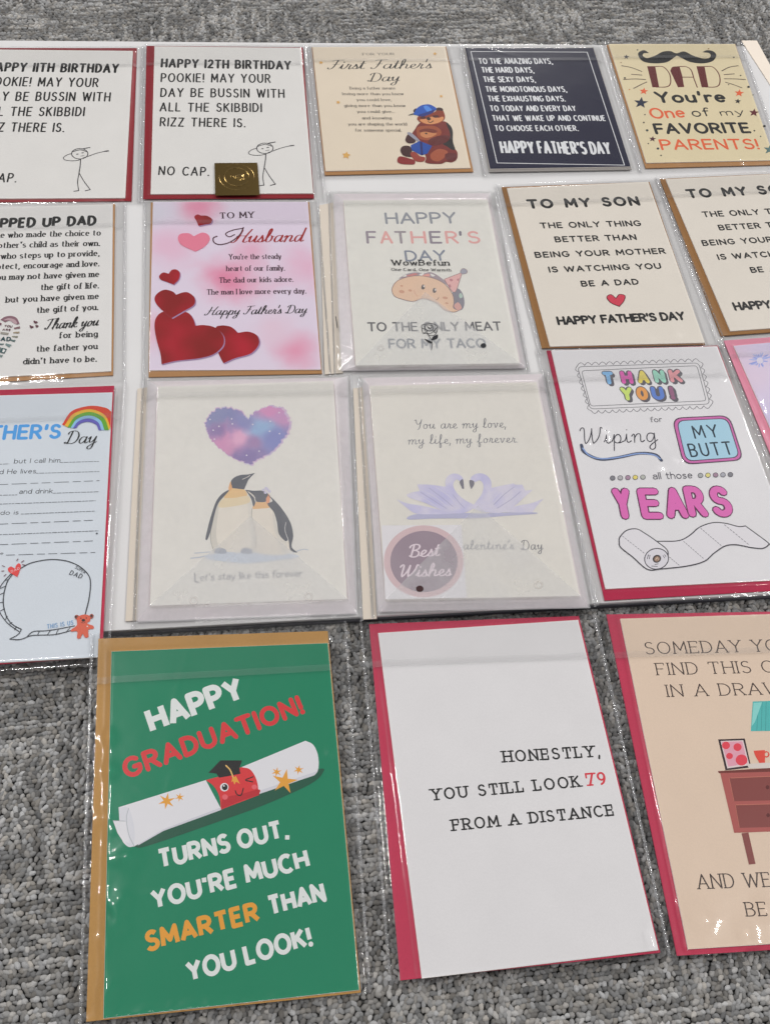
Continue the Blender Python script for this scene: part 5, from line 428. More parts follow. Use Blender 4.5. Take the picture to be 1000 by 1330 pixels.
ART['peng']=[
(None,None,[
('t',"et's stay like this forever",-31.66,-70.3,32.96,-70.43,5.24,'hand','#77777d'),
('s','#77777d',.76,False,p([-34.72,-64.94,-34.52,-70.73,-32.33,-71.22])),
]),
('printed_galaxy_heart',None,[
('f','@galaxyedge',p([2.11,54.97,.91,57.23,.3,57.32,-.01,58.44,-.41,59.31,-1.45,59.46,-.92,59.83,-1.81,61.86,-2.67,63.23,-2.63,63.55,-4.37,63.57,-3.91,63.72,-5.87,64.69,-5.96,64.68,-7.45,65.05,-7.64,64.02,-9.4,65.83,-10.06,67.14,-11.02,66.59,-11,66.28,-13.2,66.07,-13.54,67.6,-14.6,67.02,-15.66,66.69,-17.22,66.81,-16.67,65.96,-17.61,65.58,-18.42,66.59,-19.7,66.68,-21.32,66.32,-21.49,63.93,-22.9,63.16,-23.87,63.52,-24.16,63.55,-24.65,61.06,-25.87,60.87,-25.98,59.49,-26.47,58.51,-27.75,56.95,-28.03,56.68,-27.37,56.32,-27.78,54.21,-28,54.4,-29.4,53.48,-28.39,52.16,-28.55,50.64,-28.32,49.89,-27.65,49.29,-27.94,46.59,-27.21,47.53,-27.39,45.5,-26.51,44.71,-26.96,44.24,-26.05,42.63,-26.14,41.93,-25.62,40.41,-25.23,39.55,-23.97,38.52,-24.12,37.07,-23.4,36.58,-22.73,36.79,-21.56,34.64,-20.92,33.64,-20.36,33.21,-19.28,30.71,-17.89,30.99,-17.01,29.91,-16.44,28.13,-15.41,28.5,-14.54,26.53,-13.04,24.94,-12.4,24.36,-10.88,24.03,-9.68,22.92,-9.42,21.94,-8.55,21.84,-7,21,-6.33,20.67,-5.11,19.52,-4.47,19.49,-3.32,19.7,-1.16,18.5,-2.2,17.32,-1.19,17.46,.48,17.57,.71,17.13,1.66,17.3,1.97,16.08,3.69,16.19,4.68,16.71,4.37,17.75,4.38,18.79,5.53,18.67,7.04,19.69,7.31,20.87,8.39,20.54,9.67,21.79,11.43,21.39,11.7,23.1,12.8,23.49,14.16,24.09,15.71,24.41,17.07,26.09,17.83,27.16,18.39,26.86,19.48,27.82,20.57,29.83,22.21,31.02,22.84,32.29,23.35,33.4,24.09,33.55,25.11,34.65,24.77,36.85,26.99,38.21,27.9,38.94,27.93,40.36,29.94,41.7,29.34,43.42,29.74,45.17,29.88,44.26,31.03,46.94,30.95,48.01,31.72,52.84,30.57,52.49,30.33,53.85,30.32,55.23,31.64,55.55,30.07,56.32,29.67,57.71,29.53,58.38,28.28,59.97,28.53,62.07,28.38,62.8,27.97,62.78,26.83,63.76,26.16,65.53,24.87,65.38,24.02,65.53,23.22,66.4,22.72,64.85,20.81,66.49,20.02,65.89,19.8,67.36,17.57,67.24,16.27,67.43,15.84,66.88,15.24,65.35,13.03,66.18,12.16,64.37,11.12,65.68,10.53,64.15,9.32,62.94,8.86,63.07,7.5,62.8,7.04,63.5,6.46,62.6,5.58,61.8,5.83,60.12,4.69,59.19,3.21,60.46,3.17,57.96,2.94,57.38,2.96,58.03,2.23,55.4,1.49,57.07])),
('f','@galaxy',p([1.5,54.43,.35,56.6,-.23,56.68,-.54,57.74,-.92,58.58,-1.92,58.73,-1.41,59.07,-2.26,61.02,-3.09,62.33,-3.06,62.63,-4.72,62.65,-4.28,62.79,-6.17,63.72,-6.25,63.71,-7.69,64.06,-7.87,63.08,-9.56,64.82,-10.19,66.07,-11.12,65.54,-11.1,65.24,-13.21,65.04,-13.54,66.51,-14.55,65.96,-15.58,65.63,-17.08,65.75,-16.55,64.94,-17.45,64.58,-18.23,65.55,-19.45,65.63,-21.02,65.29,-21.17,63,-22.53,62.27,-23.46,62.61,-23.74,62.64,-24.21,60.26,-25.39,60.08,-25.49,58.75,-25.96,57.83,-27.19,56.33,-27.46,56.07,-26.83,55.73,-27.23,53.71,-27.43,53.89,-28.78,53.01,-27.81,51.75,-27.96,50.29,-27.74,49.58,-27.1,49,-27.38,46.43,-26.68,47.32,-26.86,45.38,-26,44.62,-26.44,44.17,-25.56,42.63,-25.65,41.96,-25.15,40.51,-24.77,39.68,-23.57,38.7,-23.71,37.31,-23.02,36.84,-22.38,37.04,-21.25,34.98,-20.63,34.03,-20.09,33.62,-19.05,31.22,-17.72,31.49,-16.87,30.45,-16.33,28.75,-15.34,29.1,-14.5,27.22,-13.06,25.69,-12.44,25.14,-10.98,24.82,-9.82,23.76,-9.57,22.81,-8.74,22.72,-7.24,21.91,-6.6,21.6,-5.43,20.5,-4.8,20.47,-3.7,20.67,-1.63,19.52,-2.63,18.39,-1.65,18.52,-.04,18.63,.17,18.2,1.09,18.37,1.39,17.2,3.04,17.31,4,17.8,3.7,18.8,3.71,19.8,4.81,19.68,6.26,20.66,6.53,21.79,7.56,21.48,8.79,22.67,10.49,22.29,10.74,23.93,11.8,24.3,13.11,24.88,14.6,25.19,15.91,26.79,16.64,27.82,17.18,27.53,18.22,28.45,19.27,30.37,20.84,31.51,21.45,32.73,21.94,33.79,22.65,33.93,23.63,34.99,23.3,37.09,25.43,38.39,26.31,39.09,26.33,40.45,28.26,41.74,27.68,43.38,28.07,45.05,28.2,44.18,29.3,46.75,29.23,47.77,29.95,52.38,28.85,52.05,28.62,53.35,28.61,54.68,29.87,54.98,28.37,55.72,27.98,57.04,27.85,57.68,26.64,59.2,26.88,61.21,26.74,61.91,26.34,61.89,25.25,62.82,24.6,64.52,23.36,64.38,22.54,64.52,21.77,65.35,21.3,63.87,19.46,65.44,18.7,64.86,18.49,66.26,16.35,66.16,15.1,66.33,14.69,65.81,14.12,64.35,11.99,65.14,11.15,63.42,10.16,64.66,9.59,63.2,8.42,62.05,7.99,62.17,6.68,61.92,6.23,62.58,5.68,61.72,4.83,60.96,5.08,59.35,3.99,58.46,2.56,59.67,2.52,57.29,2.3,56.73,2.32,57.36,1.62,54.84,.9,56.44])),
('f','#e6dfe8',p([-24.41,56.1,-24.57,55.64,-24.94,55.46,-25.31,55.66,-25.46,56.13,-25.31,56.6,-24.94,56.78,-24.56,56.57])),
('f','#e6dfe8',p([-18.32,49.87,-18.47,49.41,-18.84,49.23,-19.21,49.44,-19.36,49.9,-19.21,50.36,-18.84,50.54,-18.47,50.34])),
('f','#e6dfe8',p([-22.26,46.74,-22.41,46.28,-22.78,46.11,-23.15,46.31,-23.3,46.78,-23.15,47.23,-22.78,47.41,-22.41,47.21])),
('f','#e6dfe8',p([-21.43,39.15,-21.58,38.7,-21.95,38.53,-22.31,38.73,-22.47,39.19,-22.31,39.64,-21.94,39.82,-21.58,39.61])),
('f','#e6dfe8',p([-9.1,51.74,-9.26,51.28,-9.63,51.1,-10,51.3,-10.15,51.77,-9.99,52.23,-9.62,52.41,-9.25,52.21])),
('f','#e6dfe8',p([4.95,50.71,4.79,50.25,4.41,50.07,4.04,50.27,3.89,50.74,4.06,51.2,4.44,51.38,4.81,51.18])),
('f','#e6dfe8',p([16.49,44.52,16.32,44.06,15.94,43.88,15.57,44.09,15.43,44.55,15.6,45.01,15.98,45.19,16.35,44.98])),
('f','#e6dfe8',p([17.12,53.04,16.95,52.58,16.57,52.4,16.2,52.61,16.06,53.08,16.23,53.54,16.61,53.72,16.98,53.52])),
('f','#e6dfe8',p([8.74,27.91,8.58,27.46,8.21,27.29,7.84,27.49,7.7,27.95,7.87,28.39,8.24,28.56,8.6,28.36])),
('f','#e6dfe8',p([.19,24.84,.03,24.4,-.34,24.23,-.7,24.42,-.85,24.88,-.69,25.32,-.32,25.49,.05,25.29])),
('f','#e6dfe8',p([23.59,60.37,23.42,59.9,23.04,59.72,22.66,59.93,22.53,60.41,22.7,60.87,23.08,61.06,23.46,60.85])),
('f','#e6dfe8',p([23.19,42.21,23.02,41.76,22.64,41.58,22.27,41.78,22.13,42.25,22.3,42.7,22.68,42.88,23.05,42.68])),
('f','#e6dfe8',p([-9.48,56.04,-9.64,55.57,-10.02,55.39,-10.39,55.6,-10.54,56.07,-10.38,56.53,-10,56.72,-9.63,56.51])),
]),
('printed_penguins',None,[
('f','#b4bbc6',p([-28.42,-53.62,-27.88,-52.99,-26.44,-52.3,-24.38,-51.59,-21.95,-50.93,-19.42,-50.37,-17.07,-49.95,-14.86,-49.68,-12.56,-49.53,-10.16,-49.48,-7.67,-49.5,-2.42,-49.7,.4,-49.85,3.38,-50.06,6.45,-50.33,9.54,-50.65,12.59,-51.04,15.52,-51.49,18.71,-52.06,22.28,-52.74,25.8,-53.49,28.85,-54.24,30.98,-54.95,31.77,-55.57,30.93,-56.09,28.74,-56.57,25.66,-57.01,22.1,-57.4,12.36,-58.35,9.31,-58.62,6.22,-58.84,3.16,-59.01,.19,-59.09,-2.61,-59.06,-5.26,-58.9,-7.82,-58.63,-10.28,-58.28,-12.66,-57.86,-21.97,-55.95,-24.39,-55.39,-26.45,-54.8,-27.88,-54.21])),
('s','#a9aeb9',.81,False,p([-37.27,-53.66,-33.52,-53.4,-31.64,-53.18,-29.76,-52.81,-25.99,-51.87])),
('s','#a9aeb9',.65,False,p([-34.88,-50.04,-26.47,-49.66,-25.84,-49.61,-25.18,-49.56])),
('s','#a9aeb9',.66,False,p([27.8,-52.55,32.52,-50.99,33.58,-50.69,34.48,-50.5,35.2,-50.45,35.76,-50.51,36.22,-50.64,37.04,-50.98,37.51,-51.12])),
('f','#dcd5ca',p([-10.34,-1.94,-7.83,-1.59,-7.18,-1.56,-5.27,-1.68,-4.64,-1.76,-4.01,-1.94,-3.38,-2.25,-2.75,-2.76,-2.11,-3.47,-1.44,-4.35,-.77,-5.37,-.14,-6.5,.43,-7.71,.92,-8.97,1.31,-10.36,1.65,-11.93,1.92,-13.57,2.13,-15.2,2.39,-18.01,2.39,-19,2.26,-19.76,1.91,-21.06,1.81,-21.86,1.86,-22.92,2.1,-24.25,3.43,-29.12,3.84,-30.93,4.12,-32.79,4.28,-34.8,4.35,-37,4.37,-39.28,4.29,-43.54,4.1,-49.09,3.97,-50.02,3.7,-50.78,3.25,-51.38,2.65,-51.78,1.94,-51.95,1.1,-51.96,-4.17,-51.41,-12.79,-50.24,-14.64,-50.06,-16.24,-50.09,-17.74,-50.32,-19.11,-50.58,-20.34,-50.75,-21.42,-50.66,-22.35,-50.17,-23.09,-49.21,-23.64,-47.91,-24.06,-46.35,-24.36,-44.62,-24.58,-42.83,-24.75,-41.07,-24.87,-39.31,-24.89,-37.46,-24.84,-35.54,-24.72,-33.58,-24.54,-31.58,-24.31,-29.57,-24.03,-27.49,-23.69,-25.31,-23.28,-23.1,-22.83,-20.93,-22.33,-18.86,-21.78,-16.96,-21.18,-15.24,-20.5,-13.64,-19.78,-12.15,-18.28,-9.44,-16.83,-6.98,-16.09,-5.81,-15.35,-4.73,-14.62,-3.77,-13.93,-2.95,-13.3,-2.33,-12.74,-1.94,-12.24,-1.79,-11.79,-1.79,-10.87,-1.94])),
('f','#bdb8af',p([-22.35,-50.17,-22.9,-49.22,-23.41,-47.92,-23.86,-46.36,-24.25,-44.63,-24.55,-42.83,-24.75,-41.07,-24.85,-39.31,-24.84,-37.46,-24.75,-35.55,-24.59,-33.58,-24.15,-29.58,-23.86,-27.45,-23.51,-25.18,-23.11,-22.87,-22.68,-20.65,-22.23,-18.64,-21.78,-16.96,-21.28,-15.53,-20.69,-14.22,-20.09,-13.13,-19.54,-12.36,-19.1,-11.99,-18.84,-12.13,-18.79,-12.91,-18.92,-14.3,-19.75,-20.11,-20.79,-29.12,-20.94,-30.9,-21.04,-32.62,-21.11,-35.97,-21.1,-37.6,-21.03,-39.2,-20.9,-40.74,-20.68,-42.21,-20.27,-43.69,-19.66,-45.19,-18.37,-47.97,-17.96,-49.08,-17.89,-49.91,-18.23,-50.49,-18.91,-50.89,-19.79,-51.08,-20.75,-51.04,-21.64,-50.75])),
('f','#c6c1b8',p([.08,-8.93,.4,-9.51,.83,-10.86,1.31,-12.68,1.77,-14.67,2.15,-16.54,2.39,-18.01,2.44,-19.01,2.33,-19.76,1.95,-21.06,1.84,-21.86,1.86,-22.92,2.07,-24.25,3.25,-29.11,3.62,-30.92,3.87,-32.78,4.03,-34.79,4.12,-36.99,4.17,-39.27,4.17,-41.49,4.13,-43.53,4.06,-45.27,3.95,-46.74,3.79,-48.05,3.59,-49.19,3.36,-50.13,3.11,-50.86,2.85,-51.36,2.53,-51.66,2.14,-51.78,1.73,-51.69,1.34,-51.36,1.03,-50.76,.84,-49.85,.82,-48.55,.94,-46.85,1.34,-42.72,1.48,-40.55,1.51,-38.46,1.39,-36.38,1.18,-34.2,.35,-27.7,-.31,-21.04,-.48,-18.28,-.51,-15.31,-.4,-11.79,-.3,-10.29,-.14,-9.26])),
('s','#94908a',.41,False,p([-12.04,-2.88,-12.98,-3.73,-14.88,-5.32,-15.81,-6.16,-16.71,-7.1,-17.55,-8.19,-18.35,-9.41,-19.12,-10.71,-19.85,-12.12,-20.55,-13.62,-21.19,-15.24,-21.78,-16.96,-22.33,-18.86,-22.83,-20.93,-23.28,-23.1,-23.69,-25.31,-24.03,-27.49,-24.31,-29.57,-24.54,-31.58,-24.72,-33.58,-24.84,-35.54,-24.89,-37.46,-24.87,-39.31,-24.75,-41.07,-24.51,-42.73,-24.16,-44.28,-23.72,-45.77,-22.78,-48.68,-22.35,-50.17])),
('f','#e2bd84',p([-10.33,-1.43,-9.35,-1.32,-8.11,-1.28,-6.74,-1.33,-5.38,-1.49,-4.14,-1.78,-3.17,-2.24,-2.37,-2.95,-1.63,-3.91,-1.03,-5.01,-.63,-6.12,-.51,-7.12,-.74,-7.89,-1.43,-8.42,-2.54,-8.82,-3.93,-9.11,-5.45,-9.31,-9.73,-9.7,-11.25,-9.81,-12.78,-9.86,-14.16,-9.81,-15.24,-9.63,-15.89,-9.26,-15.99,-8.62,-15.66,-7.73,-15.02,-6.7,-12.89,-3.86,-11.87,-2.26,-11.51,-1.89,-11.02,-1.62])),
('f','#d6c5a4',p([-16.73,-9.72,-15.66,-9.29,-14.35,-9.1,-12.87,-9.07,-9.78,-9.15,-8.34,-9.08,-6.9,-8.84,-3.88,-8.14,-2.48,-7.86,-1.26,-7.75,-.32,-7.91,.39,-8.42,.96,-9.23,1.34,-10.21,1.48,-11.24,1.32,-12.2,.83,-12.97,-.1,-13.56,-1.43,-14.09,-3.06,-14.55,-4.85,-14.94,-8.43,-15.56,-12.43,-16.14,-14.6,-16.38,-16.6,-16.49,-18.23,-16.41,-19.28,-16.08,-19.7,-15.36,-19.64,-14.27,-19.21,-12.98,-18.51,-11.68,-17.65,-10.54])),
('f','#d8a26a',p([-12.86,-1.33,-12.77,-.61,-12.59,.31,-12.36,1.31,-12.09,2.29,-11.8,3.12,-11.54,3.7,-11.25,4.04,-10.93,4.24,-10.59,4.3,-10.28,4.22,-10.02,3.99,-9.84,3.63,-9.75,3.04,-9.71,2.19,-9.73,1.21,-9.8,.2,-9.92,-.72,-10.08,-1.45,-10.32,-2,-10.65,-2.47,-11.03,-2.86,-11.41,-3.15,-11.76,-3.33,-12.04,-3.39,-12.27,-3.31,-12.48,-3.11,-12.66,-2.79,-12.79,-2.38,-12.86,-1.89])),
('f','#41454f',p([-10.33,-1.43,-10.51,-.47,-10.96,1.51,-11.13,2.48,-11.2,3.38,-11.11,4.19,-10.84,4.92,-10.43,5.59,-9.91,6.19,-9.33,6.74,-8.71,7.23,-8.09,7.66,-7.45,8.02,-6.75,8.32,-6.03,8.55,-4.54,8.9,-3.81,9.03,-3.1,9.12,-.27,9.11,.46,9.17,1.96,9.46,5.01,10.23,2.02,6.84,1.36,6.02,.8,5.25,.36,4.53,.02,3.84,-2.5,-2.77,-9.7,-1.55])),
('s','#c9c3bc',.43,False,p([-3.45,5.42,-.89,6.59,-.03,7.1,1.73,8.5])),
('f','#41454f',p([-12.46,-2.87,-12.77,-2.85,-13.37,-3.05,-14.15,-3.43,-15.03,-3.94,-15.91,-4.55,-16.69,-5.21,-17.41,-5.93,-18.13,-6.72,-18.86,-7.6,-19.57,-8.6,-20.26,-9.75,-20.92,-11.04,-21.54,-12.56,-22.14,-14.27,-22.71,-16.12,-24.77,-23.59,-26.08,-29.1,-27.63,-36.54,-27.83,-37.72,-27.96,-38.72,-28.01,-39.49,-27.96,-40.08,-27.83,-40.52,-27.63,-40.78,-27.38,-40.83,-27.09,-40.66,-26.79,-40.22,-26.45,-39.45,-26.05,-38.37,-25.16,-35.58,-24.32,-32.47,-23.95,-30.85,-22.59,-23.56,-21.48,-18.71,-21.11,-17.21,-20.7,-15.76,-20.23,-14.39,-19.68,-13.09,-19,-11.87,-18.21,-10.72,-17.36,-9.64,-15.71,-7.67,-13.19,-4.29,-12.73,-3.62,-12.47,-3.13])),
('f','#dcd4c8',p([3.77,-13.09,4.35,-12.76,5.06,-12.59,5.86,-12.56,6.71,-12.61,8.4,-12.79,11.01,-12.9,11.87,-13.07,12.69,-13.41,13.42,-14,14.07,-14.85,14.65,-15.9,15.19,-17.13,15.68,-18.51,16.12,-20,16.54,-21.59,16.89,-23.37,17.17,-25.38,17.64,-29.63,17.9,-31.64,18.21,-33.42,18.59,-35.01,18.99,-36.51,19.43,-37.9,19.88,-39.16,20.35,-40.29,20.83,-41.27,21.35,-42.08,21.91,-42.74,22.48,-43.26,23.05,-43.68,24.02,-44.29,24.43,-44.37,24.82,-44.19,25.45,-43.75,25.63,-43.84,25.75,-45.54,25.92,-47.26,25.98,-49.24,25.75,-51.17,25.03,-52.78,23.64,-53.77,21.16,-54.13,17.68,-54.09,13.71,-53.73,9.77,-53.12,6.39,-52.33,4.07,-51.42,2.98,-50.32,2.72,-48.95,3.02,-47.39,4.1,-44.04,4.3,-42.42,4.2,-40.84,3.89,-37.58,3.09,-31.2,2.39,-26.61,2.21,-25.21,2.09,-23.91,2.04,-22.75,2.04,-21.69,2.16,-19.79,2.65,-16.13,2.81,-15.2,3.03,-14.35,3.34,-13.63])),
('f','#c3beb5',p([15.73,-20.57,15.98,-21.29,16.34,-23.15,17.76,-31.28,18.21,-33.42,19.05,-36.58,19.48,-37.96,19.91,-39.2,20.36,-40.3,20.83,-41.27,21.37,-41.98,21.98,-42.42,23.2,-43.05,23.69,-43.52,24.02,-44.29,24.2,-45.52,24.27,-47.13,24.25,-48.89,24.13,-50.57,23.94,-51.96,23.68,-52.83,23.3,-53.17,22.78,-53.17,22.19,-52.87,21.57,-52.34,20.98,-51.63,20.47,-50.78,20.05,-49.73,19.68,-48.39,18.32,-42.11,16.73,-36.55,16.4,-35.02,16.14,-33.33,15.93,-31.15,15.76,-28.44,15.64,-25.62,15.59,-23.08,15.61,-21.26])),
('s','#94908a',.41,False,p([2.39,-18.01,1.99,-21.72,1.96,-22.75,2.01,-23.91,2.16,-25.21,3.31,-31.21,3.54,-32.76,3.9,-35.95,4.18,-39.22,4.26,-40.84,4.3,-42.42,4.27,-43.96,4.06,-46.96,3.66,-51.4])),
('f','#e3b67e',p([5.03,-13.15,5.94,-12.85,7.1,-12.72,8.38,-12.73,9.66,-12.86,10.83,-13.1,11.75,-13.43,12.5,-13.93,13.18,-14.64,13.74,-15.45,14.13,-16.27,14.28,-16.99,14.15,-17.52,13.64,-17.85,12.78,-18.05,11.69,-18.16,8.25,-18.26,5.02,-18.49,4.04,-18.48,3.27,-18.34,2.81,-18.03,2.69,-17.42,2.82,-16.56,3.16,-15.56,3.67,-14.57,4.31,-13.72])),
('f','#cf8f68',p([11.75,-13.43,11.73,-12.75,11.77,-11.88,11.86,-10.9,11.98,-9.93,12.14,-9.08,12.33,-8.44,12.56,-7.98,12.87,-7.62,13.21,-7.37,13.54,-7.26,13.83,-7.29,14.05,-7.5,14.2,-7.96,14.31,-8.67,14.38,-9.53,14.41,-10.44,14.39,-11.31,14.33,-12.04,14.19,-12.67,13.99,-13.3,13.74,-13.89,13.47,-14.39,13.21,-14.77,12.97,-14.98,12.74,-15.02,12.49,-14.92,12.24,-14.7,12.02,-14.37,11.85,-13.94])),
('f','#41454f',p([-1.67,-3.31,-1.31,-3.24,-.59,-3.32,2.55,-3.9,3.56,-4.03,4.53,-4.07,7.65,-4.03,8.62,-4.1,9.48,-4.28,10.29,-4.58,11.08,-4.96,11.81,-5.42,12.43,-5.92,12.92,-6.44,13.22,-6.96,13.28,-7.5,13.11,-8.09,12.81,-8.69,12.1,-9.88,11.84,-10.43,11.74,-10.97,11.76,-12.07,11.71,-12.55,11.51,-12.94,11.09,-13.2,10.32,-13.34,9.26,-13.37,8.05,-13.32,6.85,-13.17,5.79,-12.95,5.04,-12.65,4.65,-12.23,4.52,-11.68,4.53,-11.04,4.6,-10.37,4.61,-9.71,4.45,-9.11,4.14,-8.56,3.76,-8.02,2.84,-6.98,1.83,-5.98,1.19,-5.47,-1.11,-3.93,-1.58,-3.56])),
('f','#41454f',p([-1.67,-3.31,-1.77,-3.3,-.26,-5.71,.81,-7.81,1.52,-9.36,1.85,-10.18,2.13,-11.02,2.37,-12,2.91,-15.34,3.08,-16.14,3.27,-16.56,3.5,-16.51,3.79,-16.1,4.08,-15.44,4.34,-14.65,4.53,-13.84,4.61,-13.13,4.6,-12.51,4.55,-11.88,4.43,-11.24,4.22,-10.57,3.89,-9.85,3.44,-9.07,2.74,-8.11,1.78,-6.95,-.32,-4.64,-1.17,-3.78])),
('s','#cfc8bb',.59,False,p([.17,-4.7,2.53,-6.89,3.04,-7.47,3.47,-8.07,3.78,-8.7,4.01,-9.37,4.63,-12.13])),
('f','#41454f',p([12.78,-7.45,13.02,-7.56,13.55,-8,14.27,-8.71,15.12,-9.6,16.02,-10.6,16.87,-11.65,18.67,-14.02,19.64,-15.39,20.63,-16.84,21.58,-18.34,22.48,-19.87,24.21,-23.1,25.06,-24.8,25.84,-26.53,26.53,-28.24,27.11,-29.92,27.56,-31.58,27.92,-33.25,28.19,-34.91,28.37,-36.54,28.48,-38.14,28.52,-39.7,28.4,-41.24,28.09,-42.79,27.35,-45.76,27.13,-47.08,27.16,-48.25,27.55,-49.3,28.26,-50.27,29.11,-51.13,30.49,-52.37,30.67,-52.69,30.35,-52.77,29.65,-52.66,28.73,-52.36,27.75,-51.9,26.86,-51.3,26.23,-50.58,25.89,-49.6,25.71,-48.29,25.48,-44.22,25.3,-43.39,25.04,-43.08,24.75,-43.17,24.09,-43.8,23.68,-43.96,23.21,-43.78,22.63,-43.24,21.93,-42.51,21.18,-41.61,20.44,-40.59,19.79,-39.48,19.28,-38.31,18.96,-37.03,18.78,-35.6,18.52,-30.99,18.35,-29.53,17.89,-26.77,17.63,-25.43,17.33,-24.11,16.97,-22.83,16.54,-21.59,15.91,-20.36,15.09,-19.13,13.41,-16.81,12.81,-15.81,12.55,-14.96,12.77,-14.36,13.39,-13.96,15.06,-13.44,15.72,-13.12,16,-12.61,15.76,-11.81,15.15,-10.76,14.35,-9.62,12.97,-7.8])),
('s','#b7b5b4',.42,False,p([24.19,-29.79,24.02,-30.74,23.61,-32.57,23.44,-33.51,23.35,-34.51,23.37,-35.6,23.54,-36.78,23.81,-38.05,25.3,-43.39])),
('f','#b9b4c8',p([11.45,-3.85,11.1,-4.63,10.31,-4.92,9.55,-4.56,9.24,-3.76,9.59,-2.99,10.38,-2.69,11.15,-3.05])),
('f','#b9b4c8',p([14.01,-3.45,13.66,-4.23,12.87,-4.52,12.1,-4.16,11.8,-3.36,12.15,-2.59,12.94,-2.29,13.71,-2.65])),
('f','#b9b4c8',p([12.66,-5.93,12.31,-6.7,11.52,-6.99,10.76,-6.64,10.46,-5.84,10.8,-5.06,11.59,-4.77,12.36,-5.13])),
('f','#b9b4c8',p([15.23,-5.02,14.88,-5.8,14.09,-6.09,13.32,-5.73,13.03,-4.93,13.37,-4.16,14.16,-3.86,14.93,-4.22])),
('f','#b9b4c8',p([13.19,-2.4,12.84,-3.18,12.05,-3.47,11.28,-3.11,10.98,-2.31,11.33,-1.53,12.12,-1.24,12.89,-1.6])),
('f','#8f94a0',p([-22.35,-50.17,-22.44,-49.77,-22.34,-49.28,-22.11,-48.74,-21.8,-48.21,-21.45,-47.74,-21.12,-47.4,-20.79,-47.18,-20.42,-47.05,-20.02,-46.98,-19.59,-46.97,-18.68,-47.04,-17.56,-47.24,-16.94,-47.39,-16.35,-47.59,-15.83,-47.84,-15.43,-48.14,-15.12,-48.54,-14.86,-49.06,-14.67,-49.62,-14.59,-50.17,-14.62,-50.65,-14.81,-50.99,-15.2,-51.21,-15.78,-51.33,-16.49,-51.38,-18.02,-51.34,-19.38,-51.19,-20.85,-50.91,-21.5,-50.71,-22.02,-50.46])),
('f','#8f94a0',p([-5.71,-50.96,-5.79,-50.56,-5.69,-50.07,-5.45,-49.53,-5.13,-48.99,-4.77,-48.53,-4.43,-48.19,-4.1,-47.97,-3.73,-47.84,-3.33,-47.77,-2.9,-47.75,-1.98,-47.83,-.85,-48.02,-.24,-48.18,.36,-48.38,.87,-48.63,1.27,-48.93,1.57,-49.33,1.83,-49.85,2.01,-50.41,2.09,-50.96,2.05,-51.44,1.86,-51.79,1.46,-52,.87,-52.12,.16,-52.18,-1.37,-52.13,-2.74,-51.98,-4.21,-51.7,-4.86,-51.5,-5.39,-51.25])),
]),
('@vellumdots',None,[
('s','#c0bab6',.37,True,p([-33.12,-84.28,-33.33,-85.33,-33.93,-86.14,-34.79,-86.57,-35.75,-86.52,-36.62,-86,-37.22,-85.12,-37.44,-84.05,-37.24,-83.01,-36.64,-82.18,-35.78,-81.76,-34.82,-81.81,-33.94,-82.32,-33.34,-83.21])),
]),
('@vellumdots',None,[
('s','#c0bab6',.37,True,p([38.37,-85.15,38.1,-86.21,37.44,-87.04,36.53,-87.46,35.55,-87.41,34.69,-86.89,34.12,-86,33.96,-84.92,34.23,-83.86,34.89,-83.03,35.8,-82.6,36.78,-82.65,37.64,-83.17,38.21,-84.07])),
]),
]
